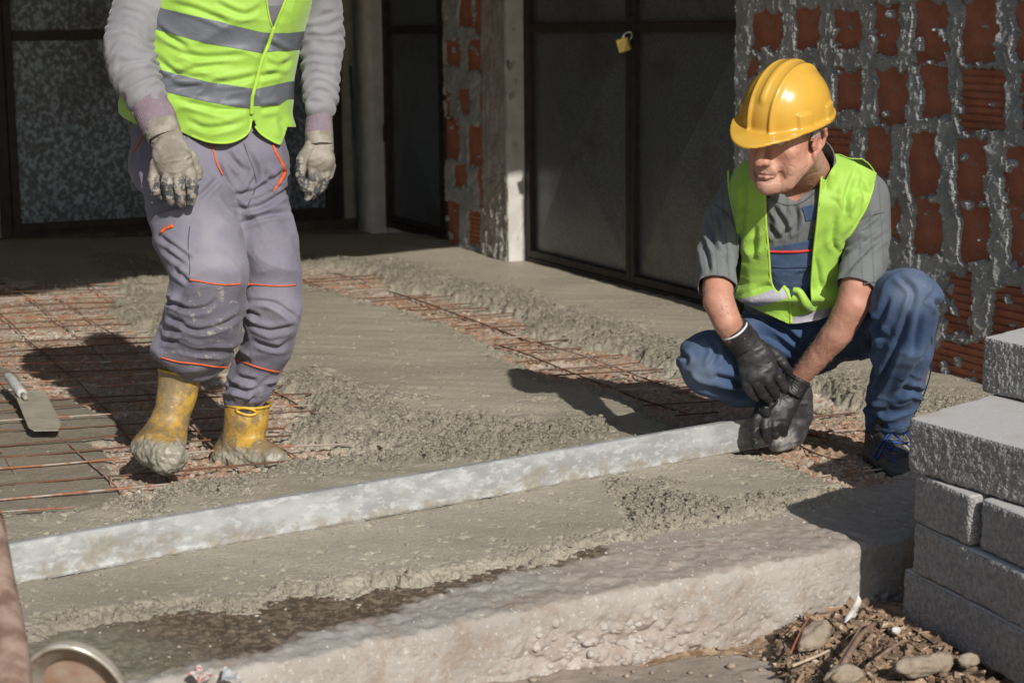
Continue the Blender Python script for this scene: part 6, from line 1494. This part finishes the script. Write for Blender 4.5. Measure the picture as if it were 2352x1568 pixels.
# cut sleeves at their hems and the neck hole
aL = AL[-1][0]-AL[-2][0]; aL /= np.linalg.norm(aL); aR = AR[-1][0]-AR[-2][0]; aR /= np.linalg.norm(aR)
sL_ = (AL[-1][0]+aL*.008-V) @ aL; sR_ = (AR[-1][0]+aR*.010-V) @ aR; nL_ = np.linalg.norm(V-AL[-1][0], axis=1) < .12; nR_ = np.linalg.norm(V-AR[-1][0], axis=1) < .12
nk = P(1863, 360, 5.63); na = H(0, -.035, -.03)-P(1858, 400, 5.68); na /= np.linalg.norm(na); cutn = (P(1862, 376, 5.65)-V) @ na+.004
sv = np.minimum(np.where(nL_, sL_, 1), np.where(nR_, sR_, 1)); sv = np.minimum(sv, np.where(np.linalg.norm(V-nk, axis=1) < .14, cutn, 1))
px, py = proj(V); sv = np.minimum(sv, (742-py)/900)
V, Fq = clip(V, Fq, sv)
sh = thick(mk('shirt', V, Fq, KNIT, cm, True), .003); SS = Surf(V, Fq)
SEAM = simple('shirt_seam', c3(.095, .10, .10), c3(.08, .085, .085), 60, .9)
SS.line('collar_seam', [(1765, 452), (1800, 470), (1840, 466), (1872, 440), (1890, 405)], .0022, SEAM, sh, .0004)
SS.line('shoulder_seam', [(1642, 470), (1668, 492), (1695, 530), (1700, 560)], .0020, SEAM, sh, .0004); SS.line('shoulder_seam', [(1955, 520), (1990, 498), (2030, 488)], .0020, SEAM, sh, .0004)
SS.line('sleeve_hem', [(1926, 650), (1970, 652), (2010, 648)], .0020, SEAM, sh, .0004)
# ---- bib of the overalls
Ns = nrm(V, Fq); Vb, Fb = clip(V+Ns*.004, Fq, -np.where(Ns[:, 1] < .1, poly_sd(*proj(V), [(1752, 570), (1800, 562), (1885, 545), (1890, 700), (1752, 700)]), 9.))
Nb = nrm(Vb, Fb); Vb = Vb+Nb*(.002*ridged(Vb, (1, 0, 0), .2, .03, 9))[:, None]
bib = thick(mk('bib', Vb, Fb, JEAN, cm, True, {'worn': np.full(len(Vb), .15)}), .003); SBb = Surf(Vb, Fb)
SBb.line('red_piping', [(1764, 577), (1800, 578), (1840, 577), (1872, 573)], .0042, simple('red_piping_cloth', c3(.62, .05, .04), c3(.55, .04, .035), 60, .7), bib, .001)
SBb.line('zip', [(1764, 611), (1800, 615), (1868, 612)], .0028, simple('dark_zip', c3(.02, .035, .06), c3(.03, .04, .07), 90, .6), bib, .001)
Vb, Fb = clip(V+Ns*.004, Fq, -np.where(Ns[:, 1] < .1, poly_sd(*proj(V), [(1841, 476), (1858, 472), (1884, 468), (1884, 499), (1868, 503), (1850, 508), (1846, 490)]), 9.))
thick(mk('strap_patch', Vb, Fb, JEAN, cm, True, {'worn': np.full(len(Vb), .1)}), .003)
# ---- trousers
fj = Fld.box((.40, 5.34, .02), (1.30, 6.2, .68), .0048)
for A_ in (LR, LR2, LL, LL2): fj.chain(A_, .03)
fj.loft([sec(1885, 800, 150, .16, 5.97), sec(1862, 745, 142, .165, 5.91), sec(1845, 690, 130, .14, 5.88)], .05)
V, Fq = fj.mesh(); N = nrm(V, Fq); px, py = proj(V)
d = .006*ridged(V, (1, .2, -.2), .16, .06, 3)
th = ((px < 1935) & (py < 880)); d += th*.013*ridged(V, (.93, .2, -.42), .40, .042, 12)*ss(1640, 1700, px)
shn = (px > 1975); d += shn*(.015*ridged(V, (.22, .0, .95), .34, .062, 18)*ss(690, 760, py)+.008*ridged(V, (-.5, 0, .8), .2, .05, 19))
bn = shn*ss(890, 950, py); d += bn*.007*ridged(V, (1, 0, .4), .14, .04, 21)
kn = np.exp(-(np.hypot(px-1590, (py-800))/60)**2); d += kn*.012*ridged(V, (.2, 0, .9), .10, .035, 25)
tuck = np.exp(-(np.hypot(px-2145, py-668)/22)**2)*.012+np.exp(-(np.hypot(px-1566, py-790)/18)**2)*.010
JC = mp([[(500,480),(700,560),(880,700)],[(490,420),(720,480),(900,600)],[(560,560),(760,680),(850,740)],[(640,390),(800,450),(920,520)],[(100,640),(150,680),(130,740)],[(310,560),(335,640),(300,730)],[(150,780),(250,860),(560,900)],[(330,790),(480,820)],[(1560,330),(1500,520),(1400,760),(1310,960)],[(1700,240),(1620,420),(1560,640)],[(1420,300),(1350,520),(1300,600)],[(1650,600),(1580,760),(1480,900)],[(1290,540),(1340,640)],[(1480,900),(1560,870),(1640,900)],[(1270,960),(1400,1010)],[(1260,380),(1330,430),(1400,560)],[(1480,160),(1570,250),(1560,360)],[(1690,300),(1740,380)]], 1521.7, 574.2, 2.731)
d = d*.45+creases(V, N, JC, 6.5, .0115)
V = V+N*(d+tuck)[:, None]; px, py = proj(V)
worn = np.clip(np.exp(-(np.hypot(px-2095, py-665)/52)**2)+np.exp(-(np.hypot(px-1600, (py-855))/48)**2)*1.1+.45*np.exp(-(np.hypot(px-1690, (py-745))/60)**2)+.25*shn*ss(.0, .5, nz(V, 12)), 0, 1)*(.75+.25*nz(V, 40))
V, Fq2 = V, Fq
jn = mk('trousers', V, Fq, JEAN, cm, True, {'worn': worn}); SJ = Surf(V, Fq)
SJ.line('seam', [(2140, 770), (2138, 850), (2120, 910), (2100, 950)], .002, simple('jeans_seam', c3(.02, .04, .09), c3(.03, .05, .1), 60), jn, .0004)
# ---- vest
fv = Fld.box((.60, 5.44, .28), (1.22, 6.04, 1.0), .0055); fv.loft(TOR2, .0, 2.2, .006)
fv.cone(P(1740, 425, 5.69), P(1850, 400, 5.69), .070, .075, .03).cone(P(1965, 425, 5.71), P(1850, 400, 5.69), .070, .075, .03)
V, Fq = fv.mesh(); N = nrm(V, Fq); px, py = proj(V)
hang = ss(590, 700, py)
d = .005*ridged(V, (.25, 0, .95), .30, .07, 7)+.003*ridged(V, (.6, 0, .6), .16, .05, 9)+.006
d = d+creases(V, N, mp([[(1060,900),(1045,1020),(1000,960)],[(950,760),(940,880)],[(1180,880),(1150,1000),(1060,1150)],[(1000,1040),(980,1180),(1010,1260)],[(1110,770),(1080,850),(1050,950)],[(450,760),(440,1050),(380,1500)],[(520,1100),(510,1300)],[(370,1540),(560,1480),(700,1440)],[(880,1300),(900,1480)],[(1150,820),(1170,900)]], 1550.4, 114.8, 2.7307), 6, .007)
d += .012*np.exp(-(((px-1960)/30)**2))*ss(420, 470, py)*(1-ss(540, 600, py))*ridged(V, (.35, 0, .9), .3, .045, 33)
d += .030*np.exp(-((py-(672+.0*px))/16)**2)*(N[:, 1] < .2)+.018*np.exp(-((py-738)/14)**2)*(N[:, 1] < .2)+hang*.006*ridged(V, (1, 0, .3), .18, .05, 12)
V = V+N*d[:, None]; px, py = proj(V)
OUT = [(1668, 386), (1672, 430), (1682, 480), (1697, 540), (1705, 590), (1700, 640), (1688, 684), (1720, 700), (1765, 722), (1812, 744), (1830, 742), (1880, 735), (1924, 716), (1930, 680), (1928, 640), (1924, 600), (1940, 560), (1968, 520), (1992, 470), (2006, 430), (2012, 398), (1960, 372), (1886, 344), (1860, 330), (1740, 350)]
INN = [(1883, 340), (1893, 362), (1886, 420), (1882, 460), (1876, 520), (1868, 580), (1863, 640), (1864, 690), (1852, 700), (1838, 676), (1826, 666), (1818, 690), (1812, 662), (1800, 656), (1788, 672), (1776, 664), (1768, 640), (1764, 580), (1758, 510), (1757, 446), (1752, 400), (1750, 340)]
front = N[:, 1] < .35
sv = np.where(front, np.minimum(-poly_sd(px, py, OUT), poly_sd(px, py, INN)), np.minimum(745-py, 9))
nkd = (np.linalg.norm((V-P(1858, 385, 5.67)) @ (np.eye(3)-np.outer(na, na)), axis=1)-.082)*900
sv = np.where(py < 440, np.minimum(sv, nkd), sv)
for A_ in (AL, AR):
    dc = np.full(len(V), 9.)
    for (p, r), (q, r2) in zip(A_[:-1], A_[1:]):
        ab = q-p; t = np.clip((V-p) @ ab/(ab @ ab), 0, 1); dc = np.minimum(dc, np.linalg.norm(V-p-t[:, None]*ab, axis=1)-(r+.003))
    sv = np.where(front, sv, np.minimum(sv, dc*900))
V1, F1 = clip(V, Fq, sv); vt = thick(mk('vest', V1, F1, VEST, cm, True), .003, 1); SV = Surf(V1, F1)
fr_only = lambda V, N: np.where(N[:, 1] < .3, 1., -1.)
def patch_on(V, Fq, poly, name, mat, par, lift=.0036):
    N = nrm(V, Fq); sv = np.where(N[:, 1] < .35, -poly_sd(*proj(V), poly), -1.); Vb, Fb = clip(V+N*lift, Fq, sv); return mk(name, Vb, Fb, mat, par, True)
patch_on(V1, F1, [(1690, 697), (1700, 688), (1745, 678), (1798, 656), (1806, 664), (1812, 684), (1780, 690), (1740, 702), (1705, 706)], 'reflective_stripe', TAPE2, vt)
patch_on(V1, F1, [(1818, 728), (1862, 716), (1924, 700), (1926, 716), (1880, 736), (1822, 745)], 'reflective_stripe', TAPE2, vt)
for pts, r in (([(1755, 405), (1757, 450), (1760, 520), (1766, 585), (1770, 640), (1778, 664), (1790, 672), (1801, 657)], .004), ([(1889, 360), (1885, 430), (1877, 510), (1868, 590), (1864, 660), (1866, 690)], .004), ([(2010, 400), (2002, 440), (1985, 485), (1950, 540), (1930, 575)], .0035), ([(1673, 392), (1676, 440), (1690, 510), (1704, 580)], .0035), ([(1800, 657), (1812, 680), (1817, 710), (1817, 742)], .0055)):
    SV.line('binding', pts, r, VBIN, vt, .001)
# turned-out flap of the vest at the belly
f = Fld.box(P(1800, 760, 5.50)-np.array([.02, .02, .02]), P(1900, 640, 5.75)+np.array([.02, .02, .02]), .004)
fl_ = [SV.at(a, b, .010) for a, b in ((1822, 668), (1836, 672), (1850, 690), (1860, 702), (1868, 700))]
mb = MB(); mb.tube(spline(fl_, 20), np.interp(np.linspace(0, 1, 20), [0, .5, 1], [.008, .014, .010]), 10); mb.build('flap', VEST, vt, True)
# ---- gloves
z2_ = lambda cx, cy: (1636.5+cx/3.901, 660.3+cy/3.901)
def hp(lst): return [(P(*z2_(a, b), Y), r) for a, b, Y, r in lst]
sq1 = P(1740, 820, 5.2)-P(1740, 820, 5.3)
hand('glove', hp([(215, 400, 5.555, .045), (300, 500, 5.57, .044), (360, 600, 5.575, .052), (400, 690, 5.58, .058)]),
  [hp([(470, 640, 5.575, .022), (590, 800, 5.575, .018), (632, 880, 5.585, .0165), (640, 915, 5.60, .0135)]),
   hp([(420, 690, 5.57, .020), (490, 830, 5.560, .0175), (545, 920, 5.575, .0155), (572, 965, 5.595, .0125)]),
   hp([(350, 720, 5.57, .020), (400, 860, 5.560, .0175), (455, 955, 5.575, .015), (505, 998, 5.595, .0125)]),
   hp([(285, 740, 5.575, .018), (300, 860, 5.565, .0155), (345, 945, 5.575, .014), (400, 985, 5.595, .0115)]),
   hp([(420, 540, 5.60, .024), (560, 600, 5.605, .0185), (640, 690, 5.61, .016), (690, 755, 5.62, .013)])], GLOB, cm, .0024, sq1, .55, .006, .0008,
   extra=[(P(*z2_(520, 760), 5.565), .016), (P(*z2_(430, 790), 5.555), .015), (P(*z2_(350, 810), 5.555), .0145)])
cuff('glove_cuff', hp([(190, 372, 5.553, .041), (235, 440, 5.56, .041), (290, 520, 5.565, .041)]), 0, GLOB, cm)
def ring(name, c, axis, r, rr_, mat, par, sq=1.0):
    a = np.cross(axis, [0, 1, 0.2]); a /= np.linalg.norm(a); b = np.cross(axis, a); b /= np.linalg.norm(b); an = np.linspace(0, 2*math.pi, 33)
    mb = MB(); mb.tube(np.array([c+a*math.cos(t)*r+b*math.sin(t)*r*sq for t in an]), rr_, 6, False); return mb.build(name, mat, par, True)
c1 = P(*z2_(196, 382), 5.553); ax1 = P(*z2_(290, 520), 5.565)-c1; ax1 /= np.linalg.norm(ax1); ring('cuff_hem', c1, ax1, .0415, .0034, WHT, cm)
hand('glove', hp([(740, 830, 5.700, .040), (690, 940, 5.695, .043), (620, 1040, 5.69, .050), (560, 1110, 5.685, .058)]),
  [hp([(450, 1060, 5.69, .022), (392, 1180, 5.675, .0185), (372, 1300, 5.67, .0175), (388, 1412, 5.685, .0145)]),
   hp([(480, 1130, 5.68, .020), (470, 1240, 5.66, .0175), (478, 1320, 5.67, .0155), (500, 1372, 5.69, .0135)]),
   hp([(555, 1150, 5.68, .019), (552, 1230, 5.662, .017), (555, 1290, 5.672, .0155), (565, 1325, 5.69, .0135)]),
   hp([(660, 1130, 5.69, .021), (640, 1220, 5.672, .018), (632, 1280, 5.68, .0165), (636, 1305, 5.695, .0145)]),
   hp([(520, 1010, 5.67, .022), (470, 1080, 5.655, .017), (485, 1120, 5.655, .0145)])], GLOB, cm, .0024, sq1, .55, .006, .0008)
cuff('glove_cuff', hp([(770, 815, 5.70, .040), (735, 880, 5.70, .039), (700, 940, 5.695, .040)]), 0, GLOB, cm)
c2_ = P(*z2_(762, 828), 5.70); ax2 = P(*z2_(700, 940), 5.695)-c2_; ax2 /= np.linalg.norm(ax2); ring('cuff_hem', c2_, ax2, .0405, .0026, GLOB, cm)
# printed mark on the back of the left glove (small white print)
mb = MB(); PRN = simple('white_print', c3(.6, .6, .6), c3(.5, .5, .5), 90, .7)
for (a, b) in ((505, 1015), (540, 1003), (520, 1040), (545, 1028), (560, 1015), (500, 1035)):
    p = P(*z2_(a, b), 5.634); mb.box(p, (.0022, .0008, .0012))
# ---- forearm hair
HB = simple('arm_hair', c3(.42, .26, .16), c3(.30, .18, .11), 60, .6); rr = random.Random(5); mbh = MB()
for arm in (FL, FR):
    for i in range(1300):
        k = rr.randint(1, len(arm)-2) if arm is FR else rr.randint(1, 2); t = rr.random(); (p, r), (q, r2) = arm[k], arm[min(k+1, len(arm)-1)]
        ax = q-p; ax /= np.linalg.norm(ax); c_ = p+(q-p)*t; R_ = r+(r2-r)*t
        a = np.cross(ax, [0, 1, 0]); a /= np.linalg.norm(a); b = np.cross(ax, a); ph = rr.uniform(0, 6.28); n_ = a*math.cos(ph)+b*math.sin(ph)
        if n_[1] > .3: continue
        s0 = c_+n_*(R_-.001); e_ = s0+n_*.006+ax*rr.uniform(.004, .010)+np.array([rr.uniform(-.003, .003) for _ in range(3)]); tv_ = np.cross(n_, ax)*.00045
        mbh.add([s0-tv_, s0+tv_, e_], [(0, 1, 2)])
o = mbh.build('arm_hair', HB, cm); o['kind'] = 'stuff'
# ---- shoes
def shoe(parts, name, scf, hgrid=.0034):
    allp = [p for pt in parts for p in pt]; lo = np.min([p-r for p, r in allp], 0)-.02; hi = np.max([p+r for p, r in allp], 0)+.02
    f = Fld.box(lo, hi, hgrid)
    for pt in parts: f.chain(pt, .02)
    V, Fq = f.mesh(); N = nrm(V, Fq); V = V+N*(.0015*fbm(V[:, 0], V[:, 1], 30, 3, z=V[:, 2])+.0016*ridged(V, (1, 0, 0), .06, .02, 4))[:, None]
    zb = -.050; V[:, 2] = np.maximum(V[:, 2], zb)
    return mk(name, V, Fq, LEAM, cm, True, {'scuff': scf(V)}), V, Fq
s1o, V_, F_ = shoe([Q([(2040, 945, 5.75, .060), (2032, 990, 5.75, .058), (2026, 1040, 5.76, .054)]), Q([(2024, 1040, 5.78, .053), (2042, 1058, 5.68, .052), (2066, 1074, 5.59, .048)]), Q([(2050, 1056, 5.66, .050), (2076, 1072, 5.60, .046)])], 'shoe', lambda V: np.clip(.25*ss(-.2, .6, nz(V, 16))+.35*np.exp(-(np.hypot(proj(V)[0]-2066, proj(V)[1]-1010)/30)**2), 0, 1))
SF = Surf(V_, F_)
SOLE = simple('black_rubber_sole', c3(.018, .018, .018), c3(.04, .038, .035), 30, .7)
mb = MB(); sp = np.array([P(1992, 1060, 5.80), P(2000, 1075, 5.72), P(2020, 1096, 5.62), P(2050, 1106, 5.56), P(2085, 1106, 5.55), P(2108, 1092, 5.60)]); sp[:, 2] = -.040; mb.tube(spline(sp, 24), .013, 6); mb.build('sole', SOLE, s1o, True)
for pts in ([(2000, 1040), (2020, 1062), (2050, 1080), (2090, 1082)], [(1998, 990), (2012, 1020), (2035, 1045)]): SF.line('stitching', pts, .0018, simple('grey_stitching', c3(.12, .12, .12), c3(.08, .08, .08)), s1o, .0006)
LC = NT('blue_black_lace'); lc_ = LC.mix(LC.ramp(LC.wave(60, 1.5, 'Z'), .45, .55), c3(.03, .10, .42), c3(.025, .028, .035)); LACE = LC.out(lc_, .8)
for pts in ([(2056, 985), (2040, 996), (2028, 1015), (2014, 1040), (2010, 1052), (2020, 1050), (2034, 1020), (2044, 1000), (2056, 985)],
            [(2056, 985), (2075, 990), (2088, 1010), (2094, 1030), (2102, 1042), (2110, 1038), (2104, 1022), (2092, 1000), (2070, 984), (2056, 985)],
            [(2038, 980), (2060, 1000), (2080, 1022), (2100, 1040)], [(2092, 978), (2070, 1000), (2052, 1020), (2040, 1040)], [(2032, 1008), (2060, 1020), (2088, 1018)], [(2034, 1026), (2062, 1038), (2090, 1044)], [(2040, 1040), (2050, 1056), (2058, 1062)]):
    SF.line('shoelace', pts, .0030, LACE, s1o, .005)
COL2 = simple('padded_collar', c3(.03, .03, .032), c3(.05, .05, .05), 30, .6)
mb = MB(); mb.tube(spline([P(2014, 985, 5.70), P(2022, 966, 5.68), P(2048, 962, 5.67), P(2074, 966, 5.68), P(2082, 985, 5.70)], 16), .014, 8); mb.build('padded_collar', COL2, s1o, True)
s2o, V_, F_ = shoe([Q([(1835, 905, 5.84, .042), (1835, 950, 5.86, .046), (1815, 990, 5.86, .044)]), Q([(1818, 990, 5.88, .044), (1800, 1004, 5.84, .040), (1785, 1012, 5.82, .034)])], 'shoe', lambda V: np.clip((1-ss(1820, 1835, proj(V)[0]))*ss(985, 1003, proj(V)[1])+.15, 0, 1))
mb = MB(); sp = [P(1762, 1020, 5.86), P(1776, 1032, 5.82), P(1800, 1030, 5.80), P(1820, 1012, 5.83), P(1828, 985, 5.86)]; mb.tube(spline(sp, 18), .007, 6); mb.build('sole', simple('grey_scuffed_sole', c3(.18, .175, .165), c3(.09, .09, .088), 40, .8), s2o, True)
